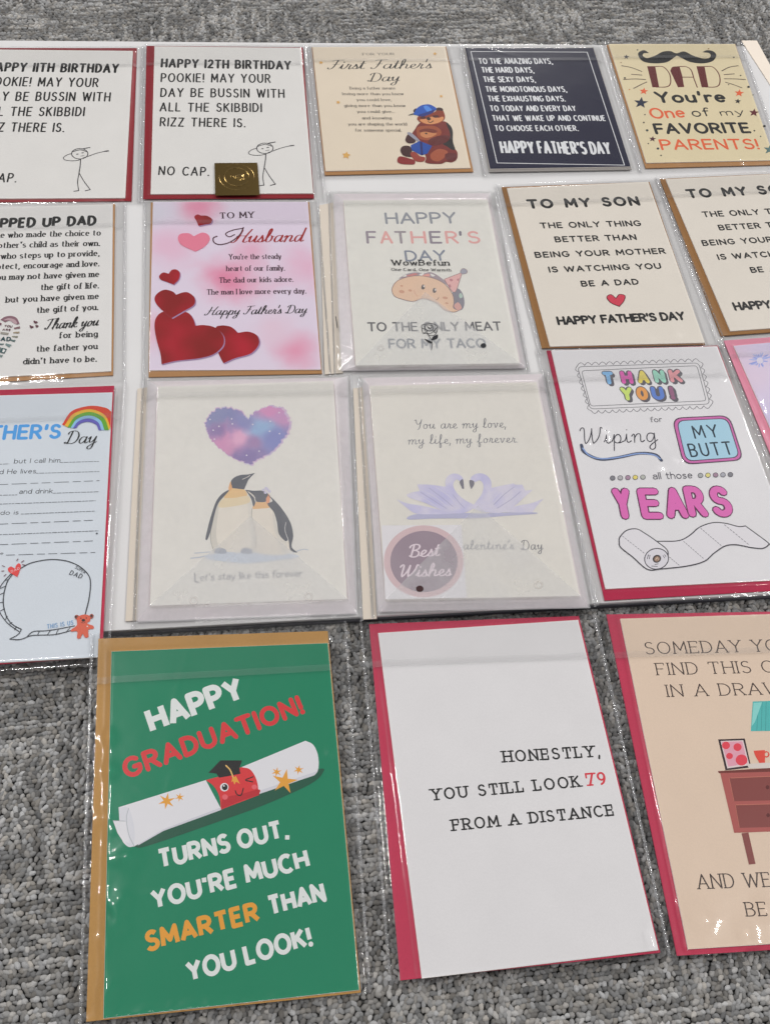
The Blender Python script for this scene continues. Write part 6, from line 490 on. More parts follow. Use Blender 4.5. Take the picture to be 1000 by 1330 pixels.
ART['swan']=[
(None,None,[
('t','You are my love,',-33.05,46.96,33.07,47.1,8.5,'mono','#5c5c62'),
('t','my life, my forever.',-38.77,33.86,39.38,33.85,8.34,'mono','#6a6a70'),
('t',"alentine's",-9.63,-51.14,24.92,-52.03,7.37,'mono','#77777c'),
('t','Day',28.99,-52.78,44.45,-52.86,7.79,'mono','#5c5c62'),
]),
('printed_swans',None,[
('f','#a3a2bd',p([-43.7,-27.07,-44.42,-26.63,-44.41,-25.98,-43.72,-25.22,-42.42,-24.45,-40.57,-23.76,-38.23,-23.26,-35.09,-22.95,-31.02,-22.75,-26.4,-22.64,-21.59,-22.6,-12.92,-22.65,-9.43,-22.76,-6.21,-22.96,2.56,-23.69,5.42,-23.83,8.22,-23.87,13.54,-23.79,18.87,-23.65,31.82,-23.58,35.16,-23.59,38.09,-23.64,40.34,-23.74,42.07,-23.91,43.53,-24.13,44.55,-24.4,45.01,-24.67,44.75,-24.94,43.63,-25.18,41.34,-25.38,37.94,-25.57,25.13,-26.1,21.33,-26.28,18.11,-26.5,9.41,-27.21,6.24,-27.38,2.66,-27.48,-1.52,-27.48,-6.19,-27.41,-20.68,-27.03,-24.86,-26.96,-28.78,-26.98,-39.54,-27.3,-42.07,-27.27])),
('f','@swan',p([-50.36,-10.89,-45.8,-13.36,-44.55,-13.93,-43.19,-14.45,-41.69,-14.89,-40.11,-15.26,-34.9,-16.29,-33.05,-16.74,-28.94,-17.9,-22.56,-19.84,-18.94,-20.98,-15.24,-22.08,-13.81,-22.57,-12.98,-22.99,-12.99,-23.31,-14.08,-23.52,-16.1,-23.64,-18.72,-23.69,-24.41,-23.64,-32.96,-23.45,-34.85,-23.31,-36.6,-23.04,-38.17,-22.6,-39.53,-21.96,-40.69,-21.13,-41.71,-20.18,-43.59,-18.1,-46.53,-15.08,-49.4,-11.94])),
('f','@swan',p([50.75,-13.32,44.53,-15.73,42.96,-16.27,41.39,-16.75,39.81,-17.11,38.24,-17.39,35.07,-17.84,33.43,-18.13,31.74,-18.52,27.46,-19.7,25.12,-20.4,23.03,-21.1,21.46,-21.73,20.71,-22.25,20.88,-22.66,21.78,-22.99,23.19,-23.27,24.94,-23.49,28.65,-23.82,30.51,-23.9,32.57,-23.92,41.5,-23.77,44.37,-20.03,45.87,-18.23,47.45,-16.54,49.93,-14.13])),
('f','@swan',p([-43.18,-7.7,-40.46,-6.34,-39.74,-6.03,-38.97,-5.77,-38.15,-5.57,-36.4,-5.3,-33.68,-4.96,-34.92,.55,-29.59,.32,-28.22,.22,-26.81,.07,-23.74,-.38,-17.63,-1.54,-16.34,-1.67,-13.99,-1.63,-12.89,-1.76,-11.83,-2.19,-10.78,-3.08,-9.73,-4.6,-8.67,-6.64,-7.64,-8.98,-6.69,-11.38,-5.18,-15.48,-4.57,-17,-3.97,-18.36,-3.48,-19.57,-3.2,-20.62,-3.22,-21.51,-3.64,-22.24,-4.59,-22.79,-6.02,-23.16,-7.74,-23.38,-9.6,-23.46,-11.41,-23.43,-12.99,-23.31,-14.35,-23.09,-15.62,-22.74,-16.84,-22.29,-18.07,-21.74,-20.75,-20.43,-22.26,-19.63,-28.89,-15.69,-30.56,-14.79,-32.3,-13.98,-37.75,-11.76,-39.3,-11.1,-40.54,-10.48,-41.41,-9.93,-41.97,-9.44,-42.32,-9,-42.83,-8.15])),
('f','@swan',p([15.54,-3.76,22.11,-2.18,26.25,-1.34,31.97,-.3,32.4,-1.42,37.72,-1.56,38.79,-6.42,44.16,-6.15,37.4,-11.87,36.13,-13.03,32.11,-16.86,30.71,-18.06,29.31,-19.13,27.89,-20.08,26.45,-20.99,24.99,-21.83,23.52,-22.55,22.03,-23.15,20.53,-23.59,18.98,-23.84,17.35,-23.92,15.7,-23.87,14.1,-23.73,10.01,-23.16,8.74,-23.01,7.57,-22.81,6.62,-22.48,5.97,-21.95,5.75,-21.16,6.08,-20.02,6.91,-18.56,8.06,-16.9,10.57,-13.43,11.57,-11.87,12.34,-10.45,13.67,-7.74,14.9,-5.1])),
('f','@swan',p([-12.99,-23.31,-12.4,-23.22,-11.61,-22.78,-9.77,-21.52,-8.87,-21.01,-8.1,-20.78,-7.5,-20.92,-7.01,-21.33,-6.1,-22.39,-5.56,-22.78,-4.87,-22.87,-3.96,-22.64,-2.85,-22.19,-1.65,-21.59,-.49,-20.92,.53,-20.26,1.29,-19.7,1.82,-19.24,2.23,-18.83,2.49,-18.43,2.58,-18.02,2.49,-17.56,2.19,-17.03,1.59,-16.44,.7,-15.82,-1.55,-14.43,-2.7,-13.66,-3.71,-12.82,-4.65,-11.89,-5.61,-10.88,-6.55,-9.81,-7.42,-8.72,-8.2,-7.62,-8.83,-6.56,-9.33,-5.5,-9.72,-4.41,-10.02,-3.32,-10.21,-2.26,-10.29,-1.26,-10.25,-.35,-10.06,.52,-9.7,1.38,-9.23,2.18,-8.71,2.87,-8.17,3.4,-7.69,3.74,-7.23,3.79,-6.75,3.56,-5.8,2.77,-5.34,2.43,-4.91,2.28,-4.46,2.32,-3.99,2.43,-3.53,2.61,-3.13,2.88,-2.86,3.21,-2.76,3.62,-2.84,4.16,-3.06,4.85,-3.41,5.61,-3.84,6.37,-4.35,7.05,-4.9,7.57,-5.53,7.96,-6.26,8.28,-7.06,8.53,-7.89,8.68,-8.71,8.73,-9.5,8.66,-10.28,8.46,-11.08,8.15,-11.88,7.73,-12.65,7.22,-13.33,6.63,-13.91,5.98,-14.39,5.25,-14.8,4.43,-15.14,3.53,-15.4,2.57,-15.57,1.55,-15.67,.48,-15.65,-.67,-15.54,-1.92,-15.34,-3.22,-15.09,-4.55,-14.48,-7.09,-14.09,-8.3,-13.59,-9.49,-12.54,-11.8,-12.16,-12.9,-11.97,-13.95,-12.04,-14.94,-12.33,-15.89,-13.51,-18.49,-13.71,-19.28,-13.78,-20.11,-13.81,-20.97,-13.77,-21.79,-13.63,-22.5,-13.38,-23.04])),
('f','@swan',p([14.74,-23.42,14.26,-23.55,13.48,-23.54,12.5,-23.4,11.38,-23.18,7.77,-22.25,4.71,-21.34,3.26,-20.82,2.06,-20.27,1.29,-19.7,.97,-19.13,.99,-18.57,1.28,-17.98,3.67,-14.67,6.75,-10.91,7.73,-9.61,8.5,-8.38,9.08,-7.18,9.58,-5.97,9.97,-4.78,10.26,-3.62,10.45,-2.54,10.52,-1.56,10.46,-.64,10.27,.24,9.96,1.05,9.58,1.74,9.14,2.29,8.68,2.64,8.16,2.72,7.54,2.54,5.54,1.51,4.99,1.35,4.5,1.33,4.05,1.37,3.64,1.47,3.27,1.62,2.97,1.83,2.72,2.09,2.51,2.43,2.31,2.85,2.17,3.32,2.12,3.83,2.2,4.36,2.46,4.88,2.93,5.46,3.57,6.12,4.35,6.79,5.22,7.42,6.12,7.93,7.01,8.26,7.93,8.42,8.94,8.47,9.99,8.41,11.02,8.22,11.98,7.89,12.83,7.42,13.6,6.8,14.34,6.04,15.01,5.14,15.58,4.12,16,2.99,16.25,1.76,16.3,.35,16.16,-1.27,15.88,-2.99,15.51,-4.73,15.09,-6.38,14.66,-7.86,14.14,-9.16,13.46,-10.35,12.06,-12.54,11.52,-13.56,11.23,-14.57,11.2,-15.58,11.39,-16.56,11.71,-17.5,12.86,-20.02,13.25,-20.75,14.67,-22.68,14.87,-23.13])),
('f','#615f6c',p([-5.57,1.61,-5.33,2.26,-4.89,2.9,-4.34,3.44,-3.79,3.8,-3.31,3.89,-2.99,3.62,-2.86,2.91,-2.84,1.8,-3.16,-3.97,-4.44,-3.93,-5.47,.02,-5.6,.89])),
('f','#615f6c',p([1.39,2.82,1.74,3.04,2.23,3.1,2.79,3.03,3.35,2.86,3.83,2.62,4.16,2.34,4.35,1.98,4.46,1.53,4.48,1.01,4.44,.45,4.33,-.14,4.15,-.71,3.88,-1.28,3.52,-1.88,1.72,-4.37,1.27,-2.42,1.14,-1.32,1.06,.97,1.09,1.74,1.19,2.38])),
('s','#d3cfe0',.58,False,p([-40.24,-7.1,-38.78,-7.69,-35.91,-8.7,-34.45,-9.28,-32.94,-10.02,-31.35,-11,-29.68,-12.25,-27.94,-13.74,-20.75,-20.43])),
('s','#d3cfe0',.58,False,p([-34.1,-3.17,-32.46,-4.18,-29.22,-6.07,-27.59,-7.08,-25.94,-8.22,-24.27,-9.56,-22.56,-11.14,-20.83,-12.91,-13.85,-20.62])),
('s','#d3cfe0',.58,False,p([-22.36,-2.1,-20.91,-3.37,-17.94,-5.85,-16.49,-7.12,-15.11,-8.44,-13.85,-9.83,-12.71,-11.33,-11.69,-12.9,-10.73,-14.53,-8.9,-17.83,-7.95,-19.44])),
('s','#d3cfe0',.58,False,p([38,-7.78,36.65,-9.14,34.01,-11.91,32.66,-13.26,31.27,-14.55,29.79,-15.75,28.21,-16.85,26.54,-17.85,19.64,-21.55])),
('s','#d3cfe0',.58,False,p([28.57,-3.4,15.73,-16.03,14.38,-17.36,13.03,-18.68])),
('s','#d3cfe0',.59,False,p([24.45,-3.3,19.92,-8.3,16.78,-11.5,12.22,-15.96])),
('s','#8f8cae',.35,False,p([-33.19,-5.92,-20.04,-16.85,-18.59,-18.02,-17.16,-19.19])),
('s','#8f8cae',.35,False,p([-27.08,-2.67,-19.9,-9.75,-17.46,-12.3,-12.41,-17.98])),
('s','#8f8cae',.35,False,p([-11.38,-8.54,-8.09,-14.44,-6.94,-16.27,-4.49,-19.54])),
('s','#8f8cae',.35,False,p([35.74,-7.03,30.57,-11.46,29.2,-12.57,27.73,-13.66,26.16,-14.75,22.75,-16.92,17.5,-20.15])),
('s','#8f8cae',.35,False,p([31.52,-3.48,26.26,-7.32,24.94,-8.35,23.61,-9.46,22.27,-10.67,19.57,-13.31,15.53,-17.4])),
]),
('@sticker',None,[
('f','#d6d3d6',p([-61.67,-31.34,-8.3,-32.44,-10.76,-86.62,-63.33,-85.78])),
('f','#bfa5a8',p([-10,-60.16,-10.62,-63.63,-11.68,-67.01,-13.15,-70.23,-15,-73.26,-17.2,-76.03,-19.71,-78.51,-22.49,-80.65,-25.49,-82.42,-28.66,-83.8,-31.94,-84.76,-35.29,-85.3,-38.65,-85.4,-41.96,-85.06,-45.18,-84.29,-48.25,-83.1,-51.12,-81.5,-53.75,-79.54,-56.08,-77.22,-58.09,-74.6,-59.74,-71.71,-60.99,-68.6,-61.83,-65.31,-62.24,-61.91,-62.21,-58.44,-61.73,-54.97,-60.81,-51.56,-59.46,-48.25,-57.7,-45.13,-55.57,-42.23,-53.08,-39.61,-50.29,-37.32,-47.25,-35.4,-44,-33.9,-40.61,-32.83,-37.13,-32.22,-33.63,-32.09,-30.17,-32.43,-26.81,-33.24,-23.62,-34.5,-20.66,-36.2,-17.97,-38.29,-15.6,-40.75,-13.6,-43.52,-12,-46.55,-10.83,-49.79,-10.1,-53.18,-9.82,-56.65])),
('f','#84707e',p([-13.9,-60.1,-14.48,-63.32,-15.5,-66.44,-16.93,-69.4,-18.74,-72.14,-20.89,-74.61,-23.33,-76.77,-26.02,-78.56,-28.9,-79.97,-31.91,-80.96,-35,-81.52,-38.1,-81.63,-41.16,-81.3,-44.12,-80.53,-46.91,-79.33,-49.49,-77.73,-51.81,-75.77,-53.81,-73.47,-55.46,-70.87,-56.73,-68.04,-57.58,-65.02,-58,-61.87,-57.98,-58.66,-57.5,-55.44,-56.59,-52.29,-55.25,-49.26,-53.51,-46.43,-51.4,-43.85,-48.97,-41.58,-46.25,-39.67,-43.32,-38.16,-40.23,-37.08,-37.04,-36.47,-33.82,-36.32,-30.65,-36.66,-27.59,-37.46,-24.71,-38.72,-22.06,-40.41,-19.7,-42.48,-17.69,-44.9,-16.07,-47.6,-14.86,-50.54,-14.08,-53.65,-13.76,-56.86])),
('t','Best',-47.22,-56.19,-24.72,-55.42,10.09,'scriptb','#cbbcc4'),
('t','Wishes',-54.59,-70.29,-18.71,-70.28,9.53,'scriptb','#cbbcc4'),
]),
('@vellumdots',None,[
('f','#3e2a2c',p([-38.14,-79.33,-38.41,-80.2,-39.01,-80.92,-39.85,-81.39,-40.81,-81.53,-41.73,-81.32,-42.47,-80.8,-42.94,-80.04,-43.04,-79.16,-42.78,-78.28,-42.18,-77.56,-41.34,-77.09,-40.38,-76.94,-39.46,-77.15,-38.71,-77.68,-38.25,-78.44])),
]),
('@vellumdots',None,[
('s','#bdb7b0',.39,True,p([39.41,-79.36,39.01,-80.46,38.23,-81.31,37.23,-81.77,36.2,-81.73,35.36,-81.21,34.85,-80.31,34.79,-79.2,35.19,-78.11,35.96,-77.24,36.97,-76.78,37.99,-76.82,38.85,-77.34,39.35,-78.25])),
]),
]
ART['fillin']=[
(None,None,[
('t',"FATHER'S",-33.59,62.84,32.64,61.98,12.76,'fat','#4d8fcb'),
('t','but I call him',3.62,42.93,33.77,42.42,3.95,'hand','#33363c'),
('t','nd He lives',-7.91,34.76,18.55,34.47,3.9,'hand','#33363c'),
('t','and drink',9.09,18.58,30.54,18.07,3.81,'hand','#33363c'),
('t','do is',-1.4,2.91,10.07,2.63,3.34,'hand','#33363c'),
('t','e',1.42,-26.9,3.41,-26.74,2.14,'hand','#33363c'),
('s','#4c5058',.35,False,p([-5.54,42.64,-3.97,42.67])),
('s','#4c5058',.35,False,p([-3.27,42.68,-.3,42.74])),
('s','#4c5058',.36,False,p([.49,42.75,.73,42.76])),
('s','#4c5058',.36,False,p([33.93,42.41,35.52,42.4])),
('s','#4c5058',.36,False,p([36.23,42.4,39.25,42.38])),
('s','#4c5058',.36,False,p([40.05,42.37,41.32,42.36])),
('s','#4c5058',.36,False,p([41.96,42.36,43.55,42.34])),
('s','#4c5058',.36,False,p([44.27,42.34,47.3,42.32])),
('s','#4c5058',.36,False,p([48.09,42.31,49.37,42.3])),
('s','#4c5058',.36,False,p([50.01,42.3,51.6,42.28])),
('s','#4c5058',.36,False,p([52.32,42.28,55.36,42.26])),
('s','#4c5058',.36,False,p([56.16,42.25,57.44,42.24])),
('s','#4c5058',.36,False,p([58.08,42.24,59.05,42.23])),
('s','#4c5058',.35,False,p([18.71,34.36,20.28,34.35])),
('s','#4c5058',.36,False,p([20.99,34.34,23.98,34.31])),
('s','#4c5058',.36,False,p([24.77,34.3,26.03,34.28])),
('s','#4c5058',.36,False,p([26.66,34.28,28.23,34.26])),
('s','#4c5058',.36,False,p([28.94,34.25,31.94,34.22])),
('s','#4c5058',.36,False,p([32.73,34.21,33.99,34.2])),
('s','#4c5058',.36,False,p([34.62,34.19,36.2,34.17])),
('s','#4c5058',.36,False,p([36.91,34.17,39.91,34.13])),
('s','#4c5058',.36,False,p([40.71,34.13,41.97,34.11])),
('s','#4c5058',.36,False,p([42.6,34.11,44.19,34.09])),
('s','#4c5058',.36,False,p([44.9,34.08,47.91,34.05])),
('s','#4c5058',.36,False,p([48.7,34.04,49.97,34.03])),
('s','#4c5058',.36,False,p([50.61,34.02,52.2,34])),
('s','#4c5058',.36,False,p([52.91,34,55.93,33.96])),
('s','#4c5058',.36,False,p([56.72,33.95,58,33.94])),
('s','#4c5058',.36,False,p([58.63,33.93,59.84,33.92])),
('s','#4c5058',.35,False,p([-4,26.41,1.42,26.43])),
('s','#4c5058',.35,False,p([3.9,26.44,13.23,26.46])),
('s','#4c5058',.35,False,p([15.87,26.47,20.71,26.49])),
('s','#4c5058',.35,False,p([23.05,26.49,28.52,26.51])),
('s','#4c5058',.35,False,p([31.03,26.52,40.44,26.54])),
('s','#4c5058',.36,False,p([43.11,26.55,47.99,26.57])),
('s','#4c5058',.36,False,p([50.35,26.57,55.87,26.59])),
('s','#4c5058',.36,False,p([58.4,26.6,60.19,26.6])),
('s','#4c5058',.35,False,p([-3.21,18.02,-1.66,17.99])),
('s','#4c5058',.35,False,p([-.97,17.97,1.96,17.91])),
('s','#4c5058',.35,False,p([2.74,17.89,3.97,17.87])),
('s','#4c5058',.35,False,p([4.59,17.85,6.14,17.82])),
('s','#4c5058',.35,False,p([6.83,17.81,8,17.78])),
('s','#4c5058',.35,False,p([31.01,18.05,32.57,18.04])),
('s','#4c5058',.35,False,p([33.27,18.03,36.23,18.01])),
('s','#4c5058',.35,False,p([37.01,18.01,38.26,18])),
('s','#4c5058',.35,False,p([38.88,18,40.45,17.99])),
('s','#4c5058',.35,False,p([41.15,17.98,44.12,17.96])),
('s','#4c5058',.35,False,p([44.9,17.96,46.15,17.95])),
('s','#4c5058',.35,False,p([46.78,17.94,48.34,17.93])),
('s','#4c5058',.35,False,p([49.05,17.93,52.03,17.91])),
('s','#4c5058',.35,False,p([52.81,17.9,54.07,17.9])),
('s','#4c5058',.35,False,p([54.69,17.89,56.26,17.88])),
('s','#4c5058',.35,False,p([56.97,17.88,59.95,17.86])),
('s','#4c5058',.35,False,p([-2.56,11.13,-1.02,11.13])),
('s','#4c5058',.35,False,p([-.33,11.12,2.58,11.11])),
('s','#4c5058',.35,False,p([3.35,11.11,4.57,11.11])),
('s','#4c5058',.35,False,p([5.19,11.1,6.72,11.1])),
('s','#4c5058',.35,False,p([7.41,11.09,10.33,11.08])),
('s','#4c5058',.35,False,p([11.1,11.08,12.33,11.07])),
('s','#4c5058',.35,False,p([12.95,11.07,14.49,11.07])),
('s','#4c5058',.35,False,p([15.18,11.06,18.11,11.05])),
('s','#4c5058',.35,False,p([18.88,11.05,20.12,11.04])),
('s','#4c5058',.35,False,p([20.73,11.04,22.28,11.04])),
('s','#4c5058',.35,False,p([22.97,11.03,25.91,11.02])),
('s','#4c5058',.35,False,p([26.68,11.02,27.92,11.01])),
('s','#4c5058',.35,False,p([28.54,11.01,30.08,11.01])),
('s','#4c5058',.35,False,p([30.78,11,33.72,10.99])),
('s','#4c5058',.35,False,p([34.5,10.99,35.74,10.98])),
('s','#4c5058',.35,False,p([36.36,10.98,37.91,10.98])),
('s','#4c5058',.35,False,p([38.61,10.97,41.56,10.96])),
('s','#4c5058',.35,False,p([42.34,10.96,43.58,10.95])),
('s','#4c5058',.35,False,p([44.2,10.95,45.76,10.94])),
('s','#4c5058',.35,False,p([46.46,10.94,49.42,10.93])),
('s','#4c5058',.35,False,p([50.19,10.93,51.44,10.92])),
('s','#4c5058',.35,False,p([52.07,10.92,53.62,10.91])),
('s','#4c5058',.35,False,p([54.33,10.91,57.29,10.9])),
('s','#4c5058',.35,False,p([58.07,10.9,58.42,10.89])),
('s','#4c5058',.35,False,p([11.81,2.82,13.34,2.82])),
('s','#4c5058',.35,False,p([14.03,2.82,16.93,2.82])),
('s','#4c5058',.35,False,p([17.7,2.82,18.92,2.82])),
('s','#4c5058',.35,False,p([19.54,2.82,21.07,2.82])),
('s','#4c5058',.35,False,p([21.76,2.82,24.67,2.82])),
('s','#4c5058',.35,False,p([25.44,2.82,26.67,2.82])),
('s','#4c5058',.35,False,p([27.28,2.82,28.82,2.82])),
('s','#4c5058',.35,False,p([29.51,2.82,32.43,2.82])),
('s','#4c5058',.35,False,p([33.2,2.82,34.43,2.82])),
('s','#4c5058',.35,False,p([35.05,2.82,36.59,2.81])),
('s','#4c5058',.35,False,p([37.28,2.81,40.21,2.81])),
('s','#4c5058',.35,False,p([40.99,2.81,42.22,2.81])),
('s','#4c5058',.35,False,p([42.84,2.81,44.38,2.81])),
('s','#4c5058',.35,False,p([45.08,2.81,48.01,2.81])),
('s','#4c5058',.35,False,p([48.79,2.81,50.03,2.81])),
('s','#4c5058',.35,False,p([50.65,2.81,52.19,2.81])),
('s','#4c5058',.35,False,p([52.89,2.81,55.84,2.81])),
('s','#4c5058',.35,False,p([56.61,2.81,57.85,2.81])),
('s','#4c5058',.35,False,p([58.47,2.81,58.59,2.81])),
('s','#4c5058',.34,False,p([-1.11,-4.17,4.19,-4.16])),
('s','#4c5058',.34,False,p([6.62,-4.16,15.73,-4.15])),
('s','#4c5058',.34,False,p([18.32,-4.14,23.04,-4.14])),
('s','#4c5058',.35,False,p([25.33,-4.13,30.68,-4.13])),
('s','#4c5058',.35,False,p([33.13,-4.12,42.32,-4.11])),
('s','#4c5058',.35,False,p([44.93,-4.11,49.7,-4.1])),
('s','#4c5058',.35,False,p([52.01,-4.1,57.41,-4.09])),
('s','#4c5058',.34,False,p([-.36,-12.1,1.15,-12.11])),
('s','#4c5058',.34,False,p([1.83,-12.11,4.69,-12.12])),
('s','#4c5058',.34,False,p([5.44,-12.12,6.65,-12.12])),
('s','#4c5058',.34,False,p([7.25,-12.13,8.76,-12.13])),
('s','#4c5058',.34,False,p([9.44,-12.13,12.31,-12.14])),
('s','#4c5058',.34,False,p([13.06,-12.14,14.27,-12.15])),
('s','#4c5058',.34,False,p([14.88,-12.15,16.39,-12.15])),
('s','#4c5058',.34,False,p([17.07,-12.16,19.95,-12.16])),
('s','#4c5058',.34,False,p([20.7,-12.17,21.92,-12.17])),
('s','#4c5058',.34,False,p([22.52,-12.17,24.04,-12.18])),
('s','#4c5058',.34,False,p([24.72,-12.18,27.61,-12.19])),
('s','#4c5058',.34,False,p([28.36,-12.19,29.58,-12.19])),
('s','#4c5058',.34,False,p([30.19,-12.2,31.71,-12.2])),
('s','#4c5058',.34,False,p([32.39,-12.2,35.28,-12.21])),
('s','#4c5058',.34,False,p([36.05,-12.21,37.26,-12.22])),
('s','#4c5058',.34,False,p([37.87,-12.22,39.4,-12.22])),
('s','#4c5058',.34,False,p([40.08,-12.23,42.98,-12.24])),
('s','#4c5058',.35,False,p([43.75,-12.24,44.97,-12.24])),
('s','#4c5058',.35,False,p([45.58,-12.24,47.11,-12.25])),
('s','#4c5058',.35,False,p([47.8,-12.25,50.7,-12.26])),
('s','#4c5058',.35,False,p([51.47,-12.26,52.69,-12.27])),
('s','#4c5058',.35,False,p([53.3,-12.27,54.84,-12.27])),
('s','#4c5058',.35,False,p([55.53,-12.27,58.44,-12.28])),
('s','#4c5058',.35,False,p([59.21,-12.29,60.44,-12.29])),
('s','#4c5058',.35,False,p([61.05,-12.29,61.41,-12.29])),
('s','#4c5058',.34,False,p([.34,-19.49,5.58,-19.51])),
('s','#4c5058',.34,False,p([7.98,-19.52,16.99,-19.55])),
('s','#4c5058',.34,False,p([19.55,-19.55,24.22,-19.57])),
('s','#4c5058',.34,False,p([26.49,-19.58,31.77,-19.59])),
('s','#4c5058',.34,False,p([34.19,-19.6,43.29,-19.63])),
('s','#4c5058',.34,False,p([45.87,-19.64,50.58,-19.66])),
('s','#4c5058',.34,False,p([52.86,-19.66,58.2,-19.68])),
('s','#4c5058',.34,False,p([5.18,-27.36,10.41,-27.45])),
('s','#4c5058',.34,False,p([12.8,-27.49,21.78,-27.64])),
('s','#4c5058',.34,False,p([24.33,-27.68,28.98,-27.76])),
('s','#4c5058',.34,False,p([31.24,-27.8,36.51,-27.89])),
('s','#4c5058',.34,False,p([38.92,-27.93,47.97,-28.08])),
('s','#4c5058',.34,False,p([50.55,-28.12,55.24,-28.2])),
('s','#4c5058',.34,False,p([57.51,-28.24,60.12,-28.28])),
('f','#40454c',p([61.27,-14.29,61.09,-14.67,60.6,-14.8,60.11,-14.62,59.89,-14.22,60.07,-13.85,60.55,-13.71,61.05,-13.89])),
]),
('printed_rainbow',None,[
('f','#c0432f',p([33.08,73.74,33.99,75.68,35.63,79.79,36.53,81.75,37.62,83.52,38.95,84.99,40.63,86.16,42.58,87.11,44.7,87.86,46.89,88.42,49.04,88.82,51.04,89.06,52.96,89.1,54.9,88.9,56.79,88.53,58.58,88.06,60.19,87.55,61.56,87.05,62.62,86.54,63.43,85.96,64.06,85.34,65.14,84.06,65.76,83.44,65.67,69.88,65.02,71.73,63.89,75.59,63.24,77.46,62.42,79.17,61.36,80.67,60.02,81.99,58.44,83.21,56.7,84.28,54.87,85.15,53.01,85.77,51.19,86.09,49.33,86.1,47.36,85.81,45.37,85.28,43.45,84.53,41.69,83.6,40.17,82.53,38.94,81.24,37.95,79.69,37.12,77.96,35.61,74.35,34.78,72.64])),
('f','#dcae3e',p([34.78,72.64,35.61,74.35,37.12,77.96,37.95,79.69,38.94,81.24,40.17,82.53,41.69,83.6,43.45,84.53,45.37,85.28,47.36,85.81,49.33,86.1,51.19,86.09,53.01,85.77,54.87,85.15,56.7,84.28,58.44,83.21,60.02,81.99,61.36,80.67,62.42,79.17,63.24,77.46,63.89,75.59,65.02,71.73,65.67,69.88,64.77,67.86,64.17,69.67,63.1,73.47,62.49,75.3,61.74,76.99,60.75,78.45,59.49,79.75,58.02,80.94,56.39,81.99,54.68,82.84,52.96,83.45,51.31,83.77,49.65,83.79,47.91,83.52,46.17,83.02,44.49,82.31,42.95,81.44,41.62,80.44,40.55,79.24,39.68,77.79,38.95,76.18,37.63,72.81,36.9,71.22])),
('f','#5b9636',p([36.9,71.22,37.63,72.81,38.95,76.18,39.68,77.79,40.55,79.24,41.62,80.44,42.95,81.44,44.49,82.31,46.17,83.02,47.91,83.52,49.65,83.79,51.31,83.77,52.96,83.45,54.68,82.84,56.39,81.99,58.02,80.94,59.49,79.75,60.75,78.45,61.74,76.99,62.49,75.3,63.1,73.47,64.17,69.67,64.77,67.86,61.66,67.98,61.18,69.43,60.34,72.45,59.86,73.91,59.26,75.25,58.48,76.41,57.5,77.44,56.35,78.39,55.08,79.22,53.75,79.89,52.39,80.38,51.06,80.64,49.7,80.65,48.25,80.45,46.79,80.05,45.37,79.5,44.07,78.81,42.95,78.02,42.05,77.07,41.31,75.93,40.69,74.66,39.57,71.99,38.96,70.72])),
('f','#88b3d6',p([38.96,70.72,39.57,71.99,40.69,74.66,41.31,75.93,42.05,77.07,42.95,78.02,44.07,78.81,45.37,79.5,46.79,80.05,48.25,80.45,49.7,80.65,51.06,80.64,52.39,80.38,53.75,79.89,55.08,79.22,56.35,78.39,57.5,77.44,58.48,76.41,59.26,75.25,59.86,73.91,60.34,72.45,61.18,69.43,61.66,67.98,59.71,67.85,59.31,69.04,58.59,71.52,58.19,72.72,57.68,73.82,57.03,74.77,56.2,75.62,55.23,76.39,54.16,77.07,53.03,77.63,51.89,78.03,50.78,78.24,49.63,78.26,48.42,78.1,47.19,77.79,46.01,77.35,44.91,76.8,43.97,76.17,43.21,75.42,42.6,74.51,42.07,73.49,41.13,71.36,40.61,70.35])),
('f','#5f5ba3',p([40.61,70.35,41.13,71.36,42.07,73.49,42.6,74.51,43.21,75.42,43.97,76.17,44.91,76.8,46.01,77.35,47.19,77.79,48.42,78.1,49.63,78.26,50.78,78.24,51.89,78.03,53.03,77.63,54.16,77.07,55.23,76.39,56.2,75.62,57.03,74.77,57.68,73.82,58.19,72.72,58.59,71.52,59.31,69.04,59.71,67.85,57.83,67.92,57.5,68.77,56.93,70.54,56.6,71.39,56.18,72.17,55.65,72.85,54.97,73.45,54.16,74,53.28,74.49,52.35,74.88,51.41,75.17,50.52,75.34,49.62,75.37,48.68,75.28,47.74,75.08,46.84,74.79,46,74.44,45.28,74.03,44.69,73.55,44.21,72.96,43.8,72.3,43.05,70.92,42.64,70.27])),
]),
(None,None,[
('t','Day',34.55,57.35,57.11,57.44,11.44,'scriptf','#1f2126'),
('s','#33363c',.64,False,p([14.71,-37.69,18.11,-35.28,19.04,-34.73,20.07,-34.25,21.21,-33.83,22.45,-33.46,23.74,-33.13,25.08,-32.85,27.72,-32.41,30.28,-32.12,31.56,-32.04,32.86,-32.01,34.18,-32.05,35.53,-32.15,36.94,-32.32,38.41,-32.55,39.9,-32.85,41.38,-33.2,42.83,-33.62,44.21,-34.11,45.54,-34.68,46.85,-35.31,48.11,-36.01,49.33,-36.77,50.5,-37.57,51.59,-38.42,52.64,-39.33,53.66,-40.31,54.61,-41.34,55.49,-42.4,56.26,-43.46,56.91,-44.5,57.41,-45.48,57.79,-46.41,58.06,-47.34,58.26,-48.33,58.4,-49.45,58.5,-50.74,58.57,-52.25,58.58,-53.93,58.53,-55.72,58.3,-59.44,58.13,-61.24,57.92,-63.01,57.34,-66.57,56.39,-71.88])),
